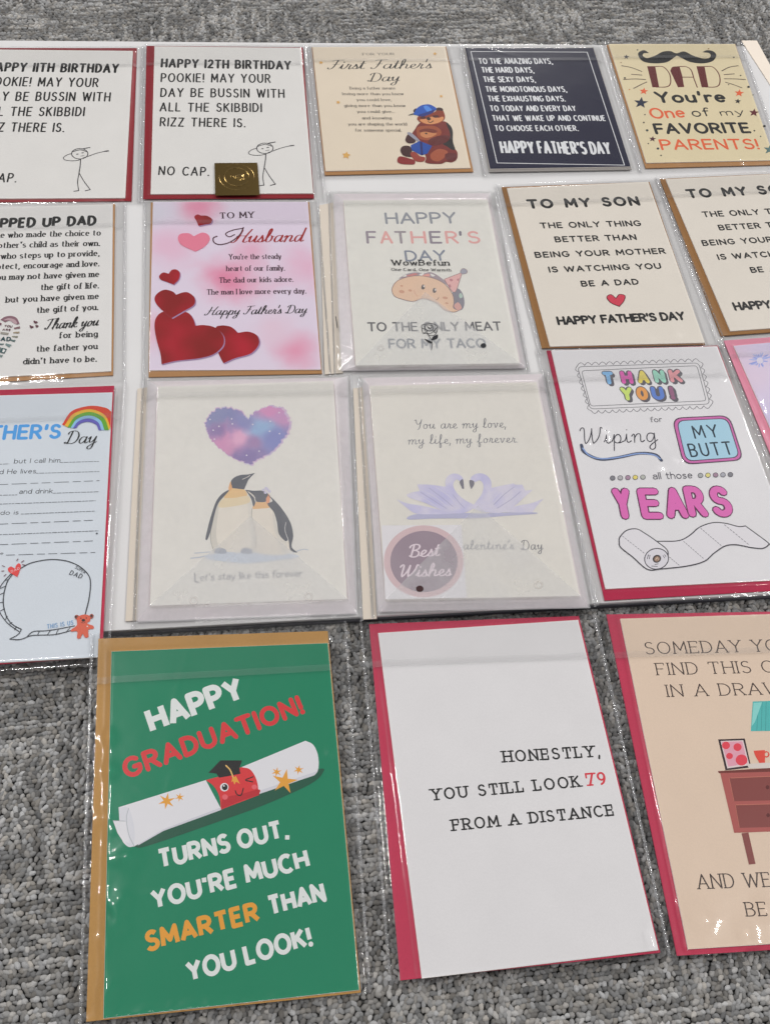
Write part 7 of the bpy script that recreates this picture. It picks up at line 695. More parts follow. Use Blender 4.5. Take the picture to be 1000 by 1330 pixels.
('s','#33363c',.62,False,p([10.44,-41.17,8.56,-44.39,8.13,-45.3,7.76,-46.33,7.44,-47.5,7.15,-48.79,6.89,-50.15,6.68,-51.56,6.52,-52.96,6.41,-54.33,6.35,-55.66,6.34,-56.99,6.37,-58.33,6.45,-59.66,6.6,-60.99,6.8,-62.32,7.08,-63.69,7.42,-65.08,7.81,-66.48,8.25,-67.84,8.74,-69.14,9.26,-70.34,9.8,-71.44,10.39,-72.47,11.01,-73.44,11.68,-74.35,12.4,-75.21,13.18,-76.02,14.04,-76.76,14.97,-77.43,18.97,-79.84])),
('s','#33363c',.55,False,p([9.39,-41.11,6.79,-44.51,6.2,-45.36,4.71,-47.83,4.29,-48.62,3.92,-49.45,3.61,-50.34,3.36,-51.34,3.17,-52.46,3.03,-53.68,2.94,-54.96,2.92,-56.28,2.95,-57.62,3.04,-58.93,3.18,-60.25,3.37,-61.6,3.62,-62.96,3.94,-64.31,4.34,-65.65,4.83,-66.94,5.46,-68.24,6.22,-69.55,7.06,-70.84,7.94,-72.08,9.62,-74.26,10.38,-75.14,11.15,-75.91,12.65,-77.22,15.39,-79.46,17.87,-81.32])),
('s','#33363c',.42,False,p([5.95,-45.58,7.79,-45.11])),
('s','#33363c',.42,False,p([4.02,-50.98,6.67,-49.67])),
('s','#33363c',.42,False,p([3.74,-55.38,6.13,-54.31])),
('s','#33363c',.42,False,p([3.92,-60.97,6.52,-60.72])),
('s','#33363c',.41,False,p([5.49,-66.59,7.75,-65.14])),
('s','#33363c',.41,False,p([8.79,-72.65,9.94,-70.38])),
('s','#33363c',.41,False,p([11.47,-75.92,13.08,-74.85])),
('s','#33363c',.41,False,p([14.9,-79.99,16.06,-77.74])),
('s','#33363c',.55,False,p([18.97,-79.84,18,-82.14,17.66,-82.68,17.21,-83.2,16.62,-83.68,15.91,-84.14,12.7,-85.84,15.92,-86.54,16.72,-86.65,17.51,-86.66,18.3,-86.6,19.1,-86.49,19.89,-86.32,20.67,-86.08,21.43,-85.78,22.15,-85.41,22.79,-84.91,23.34,-84.26,23.87,-83.54,24.43,-82.84,25.1,-82.23,25.94,-81.8,26.97,-81.58,28.14,-81.51,32.11,-81.65,33.44,-81.63,37.43,-81.29,41.6,-80.79,50.45,-79.37])),
('s','#33363c',.55,False,p([13.06,-86.02,16.91,-86.54,17.88,-86.58,18.85,-86.52,19.84,-86.29,20.84,-85.94,22.84,-85.07,23.82,-84.68,24.79,-84.42,25.68,-84.29,26.51,-84.24,31.52,-84.4,36.08,-84.6,37.63,-84.59,39.11,-84.51,40.55,-84.31,42.01,-84.02,44.83,-83.32,48.86,-82.2,51.25,-81.36])),
('s','#33363c',.41,False,p([28.86,-84.28,29.69,-81.79])),
('s','#33363c',.41,False,p([34.66,-84.4,36.17,-81.56])),
('s','#33363c',.41,False,p([39.77,-84.16,40.93,-81.06])),
('s','#33363c',.41,False,p([45.54,-83.35,47.76,-80.54])),
('t','SUPER',48.07,-39.06,54.37,-43.54,2.08,'marker','#33363c'),
('t','DAD',44.79,-43.43,52.43,-46.97,3.36,'marker','#33363c'),
('t','THIS IS US',34.18,-80.51,49.71,-78.55,3.13,'marker','#6d93b8'),
]),
('printed_small_heart','red heart reading DAD',[
('f','#c94544',p([11.53,-37.52,9.72,-36.21,9.3,-35.99,8.92,-35.9,8.56,-35.94,8.21,-36.1,7.89,-36.34,7.61,-36.63,7.4,-36.96,7.29,-37.29,7.25,-37.63,7.25,-38,7.33,-38.4,7.5,-38.84,7.79,-39.31,8.22,-39.81,8.85,-40.37,9.65,-40.99,13.46,-43.62,14.66,-38.85,14.88,-37.79,14.99,-36.88,14.99,-36.13,14.89,-35.48,14.72,-34.94,14.5,-34.5,14.27,-34.17,14.04,-33.93,13.79,-33.82,13.49,-33.83,13.18,-33.94,12.87,-34.13,12.58,-34.38,12.34,-34.67,12.15,-35.02,12,-35.47,11.65,-37.02])),
('t','DAD',9.67,-40.3,14.6,-38.1,1.73,'marker','#d9c9cc'),
('s','#6b4a55',.5,False,p([12.1,-31.92,12.69,-30.53])),
('s','#6b4a55',.5,False,p([15.03,-33.15,16.49,-31.98])),
('s','#6b4a55',.5,False,p([3.57,-35.03,5.04,-35.69])),
('s','#6b4a55',.49,False,p([3.58,-38.91,4.97,-38.82])),
('s','#6b4a55',.49,False,p([5.32,-42.52,6.47,-41.36])),
('s','#6b4a55',.5,False,p([15.88,-34.86,17.69,-35.37])),
]),
('printed_teddy',None,[
('f','#8d4a3f',p([50.1,-73.49,50.09,-73.22,50.13,-72.95,50.23,-72.68,50.36,-72.43,50.52,-72.24,50.71,-72.11,50.95,-72.05,51.26,-72.03,51.6,-72.07,51.94,-72.15,52.24,-72.27,52.47,-72.45,52.64,-72.7,52.79,-73.04,52.91,-73.42,52.98,-73.81,52.99,-74.16,52.93,-74.44,52.76,-74.65,52.5,-74.85,52.18,-75.01,51.84,-75.12,51.51,-75.16,51.23,-75.12,50.99,-74.98,50.75,-74.74,50.52,-74.44,50.18,-73.77])),
('f','#8d4a3f',p([58.78,-73.6,58.87,-73.3,59.05,-72.94,59.29,-72.57,59.55,-72.24,59.83,-71.99,60.08,-71.86,60.33,-71.87,60.62,-71.99,60.92,-72.19,61.19,-72.43,61.4,-72.7,61.52,-72.97,61.55,-73.27,61.5,-73.62,61.4,-74,61.26,-74.37,61.09,-74.68,60.92,-74.9,60.73,-75.04,60.5,-75.12,60.24,-75.15,59.99,-75.13,59.74,-75.07,59.54,-74.98,59.16,-74.64,58.99,-74.4,58.85,-74.14,58.78,-73.87])),
('f','#c25a45',p([51.58,-75.14,51.68,-74.65,51.82,-74.21,52,-73.81,52.23,-73.45,52.5,-73.14,52.84,-72.86,53.24,-72.61,53.72,-72.4,54.25,-72.22,54.81,-72.09,55.37,-72.02,55.91,-72.01,56.47,-72.07,57.07,-72.19,57.67,-72.37,58.23,-72.6,58.72,-72.88,59.1,-73.22,59.37,-73.65,59.55,-74.19,59.66,-74.77,59.7,-75.36,59.68,-75.92,59.61,-76.4,59.4,-76.78,59.04,-77.12,58.22,-77.69,57.98,-77.97,57.98,-78.26,58.31,-78.55,58.9,-78.84,60.4,-79.42,61.07,-79.72,61.53,-80.02,61.8,-80.36,61.97,-80.71,62.05,-81.08,62.04,-81.42,61.94,-81.73,61.76,-81.98,61.43,-82.12,59.74,-82.14,59.23,-82.27,58.9,-82.59,58.79,-83.18,58.83,-84.01,59.12,-85.87,59.2,-86.67,59.14,-87.24,58.93,-87.57,58.61,-87.75,58.23,-87.81,57.82,-87.77,57.43,-87.66,57.1,-87.5,56.81,-87.2,56.54,-86.71,56.05,-85.62,55.82,-85.23,55.59,-85.1,55.38,-85.3,55.19,-85.76,54.82,-86.99,54.61,-87.53,54.37,-87.88,54.07,-88.06,53.72,-88.16,53.35,-88.18,52.99,-88.11,52.67,-87.92,52.44,-87.61,52.34,-87.09,52.36,-86.34,52.46,-84.62,52.41,-83.88,52.19,-83.36,51.75,-83.1,51.1,-83.03,49.02,-83.21,48.61,-83.14,48.4,-82.98,48.31,-82.77,48.33,-82.52,48.44,-82.24,48.86,-81.61,49.23,-81.26,50.96,-80.05,51.47,-79.58,51.81,-79.06,51.94,-78.47,51.91,-77.8,51.57,-75.72])),
('f','#2d1c1c',p([56.69,-76.07,56.51,-76.66,55.97,-76.99,55.29,-76.95,54.71,-76.55,54.46,-75.94,54.64,-75.35,55.18,-75.01,55.87,-75.05,56.44,-75.46])),
('f','#2d1c1c',p([54.32,-74.52,54.23,-74.85,53.99,-74.97,53.74,-74.82,53.62,-74.48,53.7,-74.15,53.94,-74.03,54.2,-74.18])),
('f','#2d1c1c',p([57.58,-74.55,57.49,-74.88,57.25,-75,57,-74.85,56.88,-74.51,56.96,-74.18,57.2,-74.06,57.46,-74.21])),
('f','#2d1c1c',p([51.55,-73.42,51.4,-73.96,50.97,-74.17,50.52,-73.91,50.3,-73.34,50.45,-72.8,50.88,-72.59,51.34,-72.85])),
('f','#2d1c1c',p([60.92,-73.33,60.76,-73.88,60.33,-74.08,59.87,-73.83,59.66,-73.26,59.82,-72.71,60.25,-72.5,60.7,-72.76])),
('s','#2d1c1c',.28,False,p([54.47,-77.27,55.33,-77.78,55.54,-77.86,55.75,-77.89,55.95,-77.85,56.32,-77.62,56.88,-77.18])),
('f','#e3d5d0',p([58.05,-79.51,58.25,-79.94,58.66,-80.03,58.39,-80.34,58.48,-80.8,58.1,-80.56,57.75,-80.76,57.79,-80.3,57.48,-79.96,57.88,-79.92])),
]),
]
ART['thank']=[
(None,None,[
('s','#5e5c62',.46,True,p([-49.69,85.69,-47.96,87.73,-46.43,88.59,-45.19,87.76,-44.15,85.74,-42.41,87.78,-40.87,88.64,-39.63,87.81,-38.6,85.78,-36.85,87.83,-35.31,88.69,-34.06,87.86,-33.04,85.83,-31.28,87.88,-29.73,88.74,-28.49,87.91,-27.47,85.88,-25.7,87.94,-24.14,88.8,-22.91,87.96,-21.89,85.93,-20.11,87.99,-18.55,88.85,-17.31,88.01,-16.31,85.98,-14.51,88.04,-12.95,88.9,-11.71,88.06,-10.71,86.03,-8.9,88.09,-7.33,88.95,-6.1,88.12,-5.1,86.08,-3.29,88.14,-1.71,89,-.47,88.17,.52,86.13,2.34,88.19,3.93,89.06,5.16,88.22,6.14,86.18,7.98,88.25,9.57,89.11,10.8,88.27,11.78,86.23,13.63,88.3,15.22,89.16,16.45,88.32,17.42,86.28,19.28,88.35,20.88,89.22,22.11,88.38,23.08,86.33,24.95,88.4,26.56,89.27,27.79,88.43,28.75,86.38,30.62,88.45,32.24,89.32,33.47,88.48,34.42,86.43,36.31,88.51,37.93,89.37,39.16,88.53,40.1,86.48,42.01,88.56,43.63,89.43,44.86,88.59,45.8,86.54,47.48,85.48,48.13,84.14,47.32,82.42,45.5,80.44,47.17,79.38,47.82,78.06,47.02,76.35,45.2,74.38,46.87,73.34,47.51,72.03,46.72,70.34,44.91,68.38,46.57,67.34,47.21,66.04,46.42,64.36,44.62,62.43,46.27,61.4,46.91,60.1,46.12,58.44,44.33,56.52,45.97,55.5,46.61,54.21,45.82,52.56,44.04,50.66,45.68,49.64,46.31,48.37,45.53,46.73,41.94,42.89,40.4,42.06,39.22,42.85,38.3,44.77,36.5,42.81,34.96,41.98,33.79,42.77,32.86,44.69,31.07,42.73,29.54,41.91,28.36,42.69,27.44,44.61,25.65,42.65,24.13,41.83,22.95,42.61,22.02,44.53,20.24,42.57,18.72,41.75,17.54,42.53,16.6,44.45,14.84,42.49,13.33,41.67,12.15,42.45,11.2,44.37,9.45,42.42,7.94,41.6,6.76,42.38,5.81,44.29,4.07,42.34,2.56,41.52,1.38,42.3,.43,44.21,-1.3,42.26,-2.8,41.44,-3.98,42.22,-4.94,44.13,-6.67,42.18,-8.16,41.37,-9.34,42.14,-10.31,44.05,-12.02,42.11,-13.51,41.29,-14.69,42.07,-15.66,43.97,-17.36,42.03,-18.85,41.21,-20.03,41.99,-21.01,43.89,-22.7,41.95,-24.18,41.14,-25.36,41.91,-26.35,43.81,-28.03,41.87,-29.5,41.06,-30.69,41.84,-31.67,43.73,-33.34,41.8,-34.81,40.98,-36,41.76,-36.99,43.66,-38.65,41.72,-40.11,40.91,-41.3,41.68,-42.3,43.58,-43.95,41.64,-45.41,40.83,-46.6,41.61,-47.6,43.5,-49.3,44.46,-50.05,45.72,-49.45,47.4,-47.89,49.38,-49.6,50.35,-50.35,51.62,-49.75,53.31,-48.19,55.31,-49.9,56.29,-50.66,57.56,-50.05,59.27,-48.48,61.29,-50.2,62.27,-50.96,63.56,-50.36,65.28,-48.78,67.31,-50.51,68.3,-51.27,69.6,-50.66,71.34,-49.08,73.39,-50.82,74.38,-51.58,75.69,-50.97,77.44,-49.38,79.51,-51.13,80.51,-51.9,81.83,-51.28,83.6])),
('s','#5e5c62',.46,True,p([-49.72,80.34,-49.65,81.87,-49.27,83.06,-48.59,83.91,-47.62,84.43,-46.34,84.61,41.42,85.18,42.73,85.01,43.73,84.5,44.43,83.64,44.82,82.42,44.89,80.87,43.57,50.28,43.36,48.79,42.88,47.63,42.13,46.79,41.1,46.28,39.81,46.1,-44.68,45.04,-45.94,45.18,-46.94,45.65,-47.67,46.45,-48.14,47.58,-48.34,49.04])),
('s','#5e5c62',.46,True,p([-47.45,77.75,-47.35,78.83,-47.06,79.67,-46.56,80.28,-45.87,80.65,-44.97,80.79,40.36,82.52,41.28,82.42,41.98,82.07,42.47,81.47,42.73,80.63,42.79,79.54,41.49,52.14,41.34,51.09,41,50.27,40.47,49.68,39.75,49.31,38.84,49.18,-44.82,47.74,-45.7,47.84,-46.39,48.17,-46.88,48.74,-47.18,49.53,-47.28,50.57])),
('t','T',-31.84,65.31,-23.05,64.99,12.69,'bubo','#5e5c62'),
('t','T',-33.28,66.88,-24.13,66.55,13.37,'bubo','#5e5c62'),
('t','T',-32.66,67.29,-24.57,67,12.06,'bub','#85b3dc'),
('t','H',-18.19,65.32,-8.49,64.97,12.72,'bubo','#5e5c62'),
('t','H',-19.62,66.9,-9.55,66.53,13.41,'bubo','#5e5c62'),
('t','H',-18.99,67.31,-9.99,66.99,12.08,'bub','#c65fa0'),
('t','A',-5.55,65.33,4.01,64.99,12.75,'bubo','#5e5c62'),
('t','A',-6.97,66.91,2.95,66.55,13.44,'bubo','#5e5c62'),
('t','A',-6.34,67.32,2.52,67,12.11,'bub','#e0cf6e'),
('t','N',7.31,65.34,16.73,65,12.77,'bubo','#5e5c62'),
('t','N',5.9,66.92,15.68,66.57,13.47,'bubo','#5e5c62'),
('t','N',6.54,67.33,15.25,67.02,12.14,'bub','#8fc0ae'),
('t','K',19.33,65.35,29.67,64.98,12.8,'bubo','#5e5c62'),
('t','K',17.92,66.93,28.63,66.55,13.5,'bubo','#5e5c62'),
('t','K',18.56,67.35,28.2,67,12.17,'bub','#dd9aa0'),
('t','Y',-21.44,49.89,-12.02,49.53,12.88,'bubo','#5e5c62'),
('t','Y',-22.85,51.44,-13.08,51.07,13.56,'bubo','#5e5c62'),
('t','Y',-22.24,51.84,-13.51,51.51,12.26,'bub','#b7c96f'),
('t','O',-9.68,49.73,-.41,49.38,12.9,'bubo','#5e5c62'),
('t','O',-11.09,51.28,-1.46,50.91,13.58,'bubo','#5e5c62'),
('t','O',-10.47,51.68,-1.88,51.36,12.28,'bub','#e2a060'),
('t','U',1.76,49.57,11.94,49.19,12.93,'bubo','#5e5c62'),
('t','U',.36,51.12,10.9,50.73,13.61,'bubo','#5e5c62'),
('t','U',.99,51.53,10.48,51.17,12.31,'bub','#5d78b8'),
('t','!',16.25,49.38,19.42,49.26,12.95,'bubo','#5e5c62'),
('t','!',14.86,50.93,18.38,50.8,13.63,'bubo','#5e5c62'),
('t','!',15.49,51.33,17.96,51.24,12.33,'bub','#8a5f78'),
('t','for',-5.59,31.18,3.15,31.25,4.96,'hand','#4d4b52'),
('t','Wiping',-61.63,13.87,-3.91,14.25,15.78,'wip','#3c3a42'),
('s','#454a5c',2.36,False,p([-61.04,13.45,-60.98,12.4,-61.11,10.33,-61.05,9.29,-60.75,8.25,-60.09,7.2,-59.02,6.07,-57.65,4.82,-56.04,3.57,-54.26,2.43,-52.36,1.48,-50.43,.83,-48.41,.52,-46.25,.48,-43.98,.64,-41.62,.93,-36.74,1.61,-34.16,2.02,-31.43,2.58,-25.88,3.78,-23.23,4.24,-20.79,4.5,-18.51,4.54,-16.3,4.46,-14.21,4.25,-12.29,3.92,-10.6,3.5,-9.18,2.99,-8.13,2.34,-7.4,1.54,-6.9,.64,-6.13,-1.25,-5.64,-2.15])),
('s','#7d92bd',1.18,False,p([-60.59,10.62,-60.08,9.56,-59.2,7.38,-58.69,6.33,-58.07,5.35,-57.26,4.5,-56.28,3.74,-55.19,3.04,-53.97,2.42,-52.63,1.89,-51.14,1.47,-49.51,1.18,-47.7,1.04,-45.73,1.03,-43.61,1.13,-41.38,1.31,-36.69,1.81,-34.17,2.16,-25.86,3.7,-23.22,4.1,-20.83,4.3,-18.67,4.28,-16.62,4.12,-14.72,3.84,-12.99,3.48,-11.45,3.07,-10.12,2.63,-9.09,2.15,-8.35,1.58,-7.81,.97,-6.91,-.31,-6.36,-.92])),
('f','#4a3a4a',p([10.64,25.81,11.08,29,12.11,31.5,13.74,33.31,15.96,34.42,18.78,34.83,47.59,35.33,50.41,35.02,52.61,34,54.18,32.27,55.11,29.82,55.41,26.67,55.3,3.57,54.98,.51,54.04,-1.88,52.49,-3.63,50.34,-4.72,47.57,-5.17,16.86,-6.46,14.14,-6.24,12.06,-5.31,10.61,-3.68,9.8,-1.34,9.63,1.71])),
('f','#b9649c',p([11.36,25.36,11.77,28.4,12.74,30.79,14.29,32.52,16.4,33.58,19.09,33.97,47.01,34.51,49.71,34.23,51.81,33.26,53.3,31.6,54.2,29.28,54.49,26.27,54.43,3.82,54.13,.91,53.24,-1.37,51.76,-3.03,49.71,-4.06,47.07,-4.48,17.44,-5.56,14.84,-5.34,12.85,-4.44,11.46,-2.88,10.68,-.64,10.5,2.28])),
('f','#4a3a4a',p([13.52,25.2,13.88,27.67,14.7,29.61,15.97,31,17.69,31.86,19.87,32.18,47.4,32.69,49.57,32.45,51.26,31.67,52.45,30.32,53.14,28.43,53.34,25.99,52.97,4.2,52.69,1.83,51.94,-.03,50.73,-1.39,49.05,-2.24,46.9,-2.6,17.88,-3.87,15.78,-3.7,14.17,-2.98,13.06,-1.72,12.45,.1,12.34,2.47])),
('f','#a9cfe2',p([14.09,24.96,14.43,27.29,15.2,29.11,16.39,30.42,18.01,31.23,20.05,31.54,46.88,32.08,48.93,31.87,50.52,31.14,51.65,29.88,52.32,28.11,52.54,25.82,52.39,4.43,52.14,2.2,51.46,.45,50.33,-.82,48.75,-1.62,46.74,-1.95,18.25,-3.13,16.26,-2.97,14.75,-2.29,13.7,-1.1,13.12,.61,13.01,2.84])),
('t','MY',23.53,15.13,42.97,15.96,11.71,'marker','#2e3a44'),
('t','BUTT',16.47,-.74,49.07,.24,11.89,'marker','#2e3a44'),
('f','#55535a',p([-42.34,-15.58,-42.73,-16.49,-43.44,-17.19,-44.32,-17.56,-45.2,-17.52,-45.91,-17.08,-46.31,-16.32,-46.31,-15.4,-45.91,-14.49,-45.2,-13.78,-44.32,-13.41,-43.43,-13.45,-42.73,-13.9,-42.33,-14.66])),
('f','#77767c',p([-42.75,-15.56,-43.14,-16.37,-43.84,-16.93,-44.67,-17.12,-45.41,-16.86,-45.86,-16.24,-45.89,-15.42,-45.51,-14.61,-44.8,-14.04,-43.97,-13.86,-43.23,-14.11,-42.78,-14.74])),
('f','#55535a',p([-36.83,-15.64,-37.23,-16.55,-37.94,-17.26,-38.83,-17.63,-39.71,-17.58,-40.42,-17.14,-40.81,-16.38,-40.8,-15.46,-40.41,-14.55,-39.69,-13.84,-38.81,-13.47,-37.92,-13.51,-37.21,-13.96,-36.82,-14.72])),
('f','#a3a1a3',p([-37.24,-15.62,-37.63,-16.43,-38.34,-17,-39.17,-17.18,-39.91,-16.93,-40.36,-16.3,-40.39,-15.48,-40,-14.67,-39.29,-14.1,-38.46,-13.92,-37.72,-14.18,-37.27,-14.8])),
('f','#55535a',p([-31.31,-15.71,-31.71,-16.61,-32.43,-17.32,-33.32,-17.69,-34.2,-17.65,-34.91,-17.21,-35.3,-16.45,-35.29,-15.52,-34.89,-14.62,-34.17,-13.91,-33.28,-13.53,-32.4,-13.57,-31.69,-14.02,-31.3,-14.78])),
('f','#9b7f92',p([-31.73,-15.69,-32.12,-16.49,-32.83,-17.06,-33.67,-17.24,-34.41,-16.99,-34.85,-16.37,-34.88,-15.54,-34.49,-14.74,-33.77,-14.17,-32.94,-13.98,-32.2,-14.24,-31.75,-14.86])),
('f','#55535a',p([-25.95,-15.77,-26.36,-16.68,-27.08,-17.38,-27.97,-17.75,-28.86,-17.71,-29.56,-17.27,-29.95,-16.51,-29.94,-15.58,-29.54,-14.68,-28.81,-13.97,-27.92,-13.59,-27.03,-13.63,-26.32,-14.08,-25.94,-14.84])),
('f','#d9ca72',p([-26.37,-15.75,-26.77,-16.56,-27.48,-17.12,-28.32,-17.31,-29.06,-17.05,-29.5,-16.43,-29.53,-15.6,-29.13,-14.8,-28.41,-14.23,-27.57,-14.04,-26.83,-14.3,-26.39,-14.92])),
('f','#55535a',p([-20.42,-15.83,-20.83,-16.74,-21.55,-17.45,-22.45,-17.82,-23.34,-17.78,-24.04,-17.33,-24.43,-16.57,-24.41,-15.65,-24,-14.74,-23.28,-14.03,-22.38,-13.66,-21.49,-13.7,-20.78,-14.14,-20.4,-14.9])),
('f','#a5a7a0',p([-20.83,-15.81,-21.24,-16.62,-21.95,-17.19,-22.79,-17.37,-23.53,-17.12,-23.97,-16.49,-24,-15.67,-23.59,-14.86,-22.88,-14.29,-22.04,-14.1,-21.29,-14.36,-20.85,-14.99])),
('f','#55535a',p([21.64,-16.31,21.2,-17.23,20.44,-17.94,19.53,-18.31,18.63,-18.27,17.93,-17.82,17.56,-17.06,17.6,-16.13,18.05,-15.21,18.8,-14.5,19.72,-14.12,20.62,-14.16,21.32,-14.61,21.69,-15.38])),
('f','#9a9c9c',p([21.22,-16.29,20.79,-17.1,20.05,-17.68,19.19,-17.86,18.45,-17.6,18.02,-16.98,18.02,-16.15,18.45,-15.33,19.2,-14.76,20.06,-14.57,20.8,-14.83,21.23,-15.46])),
('f','#55535a',p([27.09,-16.37,26.64,-17.29,25.88,-18,24.96,-18.37,24.06,-18.33,23.36,-17.89,23,-17.12,23.04,-16.19,23.49,-15.27,24.25,-14.56,25.17,-14.18,26.07,-14.22,26.77,-14.67,27.14,-15.44])),
('f','#d9cf84',p([26.67,-16.36,26.23,-17.17,25.48,-17.74,24.62,-17.92,23.88,-17.67,23.46,-17.04,23.46,-16.21,23.9,-15.4,24.64,-14.82,25.5,-14.64,26.25,-14.89,26.67,-15.52])),
('f','#55535a',p([32.71,-16.44,32.26,-17.35,31.49,-18.07,30.57,-18.44,29.67,-18.4,28.97,-17.95,28.61,-17.19,28.66,-16.25,29.11,-15.34,29.87,-14.62,30.8,-14.25,31.7,-14.29,32.4,-14.74,32.76,-15.51])),
('f','#94798a',p([32.29,-16.42,31.85,-17.23,31.1,-17.81,30.24,-17.99,29.5,-17.73,29.07,-17.1,29.08,-16.27,29.52,-15.46,30.27,-14.88,31.13,-14.7,31.88,-14.96,32.3,-15.59])),
('f','#55535a',p([38.17,-16.5,37.72,-17.42,36.95,-18.13,36.02,-18.5,35.12,-18.46,34.42,-18.01,34.06,-17.25,34.11,-16.32,34.57,-15.4,35.34,-14.68,36.27,-14.31,37.17,-14.35,37.87,-14.8,38.23,-15.57])),
('f','#9c9ca4',p([37.75,-16.48,37.31,-17.3,36.55,-17.87,35.69,-18.05,34.95,-17.8,34.53,-17.17,34.54,-16.33,34.98,-15.52,35.73,-14.94,36.6,-14.76,37.34,-15.02,37.76,-15.65])),
('f','#55535a',p([43.64,-16.56,43.18,-17.48,42.41,-18.19,41.48,-18.57,40.58,-18.53,39.88,-18.08,39.52,-17.31,39.58,-16.38,40.04,-15.46,40.81,-14.74,41.74,-14.37,42.65,-14.41,43.35,-14.86,43.7,-15.63])),
('f','#77767c',p([43.22,-16.54,42.77,-17.36,42.01,-17.93,41.15,-18.12,40.41,-17.86,39.99,-17.23,40,-16.4,40.45,-15.58,41.21,-15.01,42.07,-14.82,42.82,-15.08,43.24,-15.71])),
('t','all those',-15.37,-17.99,13.45,-18.36,6,'hand','#55535a'),
('t','Y',-49.2,-49.41,-35.79,-50.09,26.27,'yearo','#59324c'),
('t','Y',-48.39,-48.71,-36.28,-49.32,24.77,'year','#c866a5'),
('t','E',-31.26,-50.32,-15.04,-51.14,26.34,'yearo','#59324c'),
('t','E',-30.45,-49.62,-15.51,-50.37,24.83,'year','#c866a5'),
('t','A',-13.44,-50.66,3.03,-51.49,26.42,'yearo','#59324c'),
('t','A',-12.61,-49.96,2.57,-50.73,24.91,'year','#c866a5'),
('t','R',2.01,-50.33,17.24,-51.09,26.51,'yearo','#59324c'),
('t','R',2.85,-49.63,16.78,-50.33,24.99,'year','#c866a5'),
('t','S',19.54,-51.21,35.33,-52,26.57,'yearo','#59324c'),
('t','S',20.39,-50.51,34.88,-51.24,25.05,'year','#c866a5'),
]),
('printed_toilet_roll',None,[
('f','#d3d0d4',p([-24.45,-67.7,-21.93,-67.79,-16.73,-68.09,-14.2,-68.18,-11.84,-68.16,-9.72,-67.97,-7.89,-67.61,-6.29,-67.11,-4.85,-66.5,-3.5,-65.81,-.77,-64.26,.65,-63.36,2.03,-62.33,4.77,-60.16,6.19,-59.15,7.69,-58.3,9.29,-57.57,10.97,-56.9,12.7,-56.32,14.43,-55.83,16.14,-55.45,17.78,-55.2,19.36,-55.09,20.9,-55.11,22.42,-55.24,23.91,-55.46,26.85,-56.05,28.33,-56.46,29.83,-57.01,32.75,-58.21,34.1,-58.72,35.31,-59.07,36.38,-59.23,37.31,-59.26,38.15,-59.2,39.75,-59.01,40.59,-58.95,52.8,-72.79,52.76,-73.1,52.78,-73.7,52.74,-74.01,52.57,-74.33,52.24,-74.66,51.08,-75.51,50.32,-75.98,49.46,-76.41,48.52,-76.75,47.51,-76.94,46.41,-76.98,45.21,-76.9,43.93,-76.72,41.17,-76.2,39.74,-75.89,38.23,-75.51,33.3,-73.95,31.67,-73.52,30.13,-73.24,28.7,-73.08,27.35,-72.98,26.03,-72.97,24.72,-73.07,23.38,-73.3,21.96,-73.69,20.44,-74.27,18.87,-75.03,17.25,-75.93,12.54,-78.83,11.14,-79.79,8.59,-81.85,7.28,-82.86,5.83,-83.79,4.17,-84.59,2.32,-85.27,.36,-85.86,-1.74,-86.37,-3.99,-86.81,-6.41,-87.21,-9.02,-87.57,-11.9,-87.86,-15.03,-88.08,-28.37,-88.7])),
('s','#454349',.79,False,p([-24.45,-67.7,-21.93,-67.79,-16.73,-68.09,-14.2,-68.18,-11.84,-68.16,-9.72,-67.97,-7.89,-67.61,-6.29,-67.11,-4.85,-66.5,-3.5,-65.81,-.77,-64.26,.65,-63.36,2.03,-62.33,4.77,-60.16,6.19,-59.15,7.69,-58.3,9.29,-57.57,10.97,-56.9,12.7,-56.32,14.43,-55.83,16.14,-55.45,17.78,-55.2,19.36,-55.09,20.9,-55.11,22.42,-55.24,23.91,-55.46,26.85,-56.05,28.33,-56.46,29.83,-57.01,32.75,-58.21,34.1,-58.72,35.31,-59.07,36.38,-59.23,37.31,-59.26,38.15,-59.2,39.75,-59.01,40.59,-58.95,49.32,-68.75,51.08,-70.8,52.34,-72.38,53.06,-73.4,53.35,-73.96,53.32,-74.21,52.66,-74.41,52.24,-74.66,51.75,-75.08,51.11,-75.54,50.35,-76.01,49.48,-76.43,48.52,-76.75,47.51,-76.94,46.41,-76.98,45.21,-76.9,43.93,-76.72,41.17,-76.2,39.74,-75.89,38.23,-75.51,33.3,-73.95,31.67,-73.52,30.13,-73.24,28.7,-73.08,27.35,-72.98,26.03,-72.97,24.72,-73.07,23.38,-73.3,21.96,-73.69,20.44,-74.27,18.87,-75.03,17.25,-75.93,12.54,-78.83,11.14,-79.79,8.59,-81.85,7.28,-82.86,5.83,-83.79,4.17,-84.59,2.34,-85.27,.4,-85.85,-1.67,-86.36,-3.9,-86.8,-6.34,-87.2,-9.02,-87.57,-12.02,-87.88,-15.33,-88.13,-29.53,-88.88])),
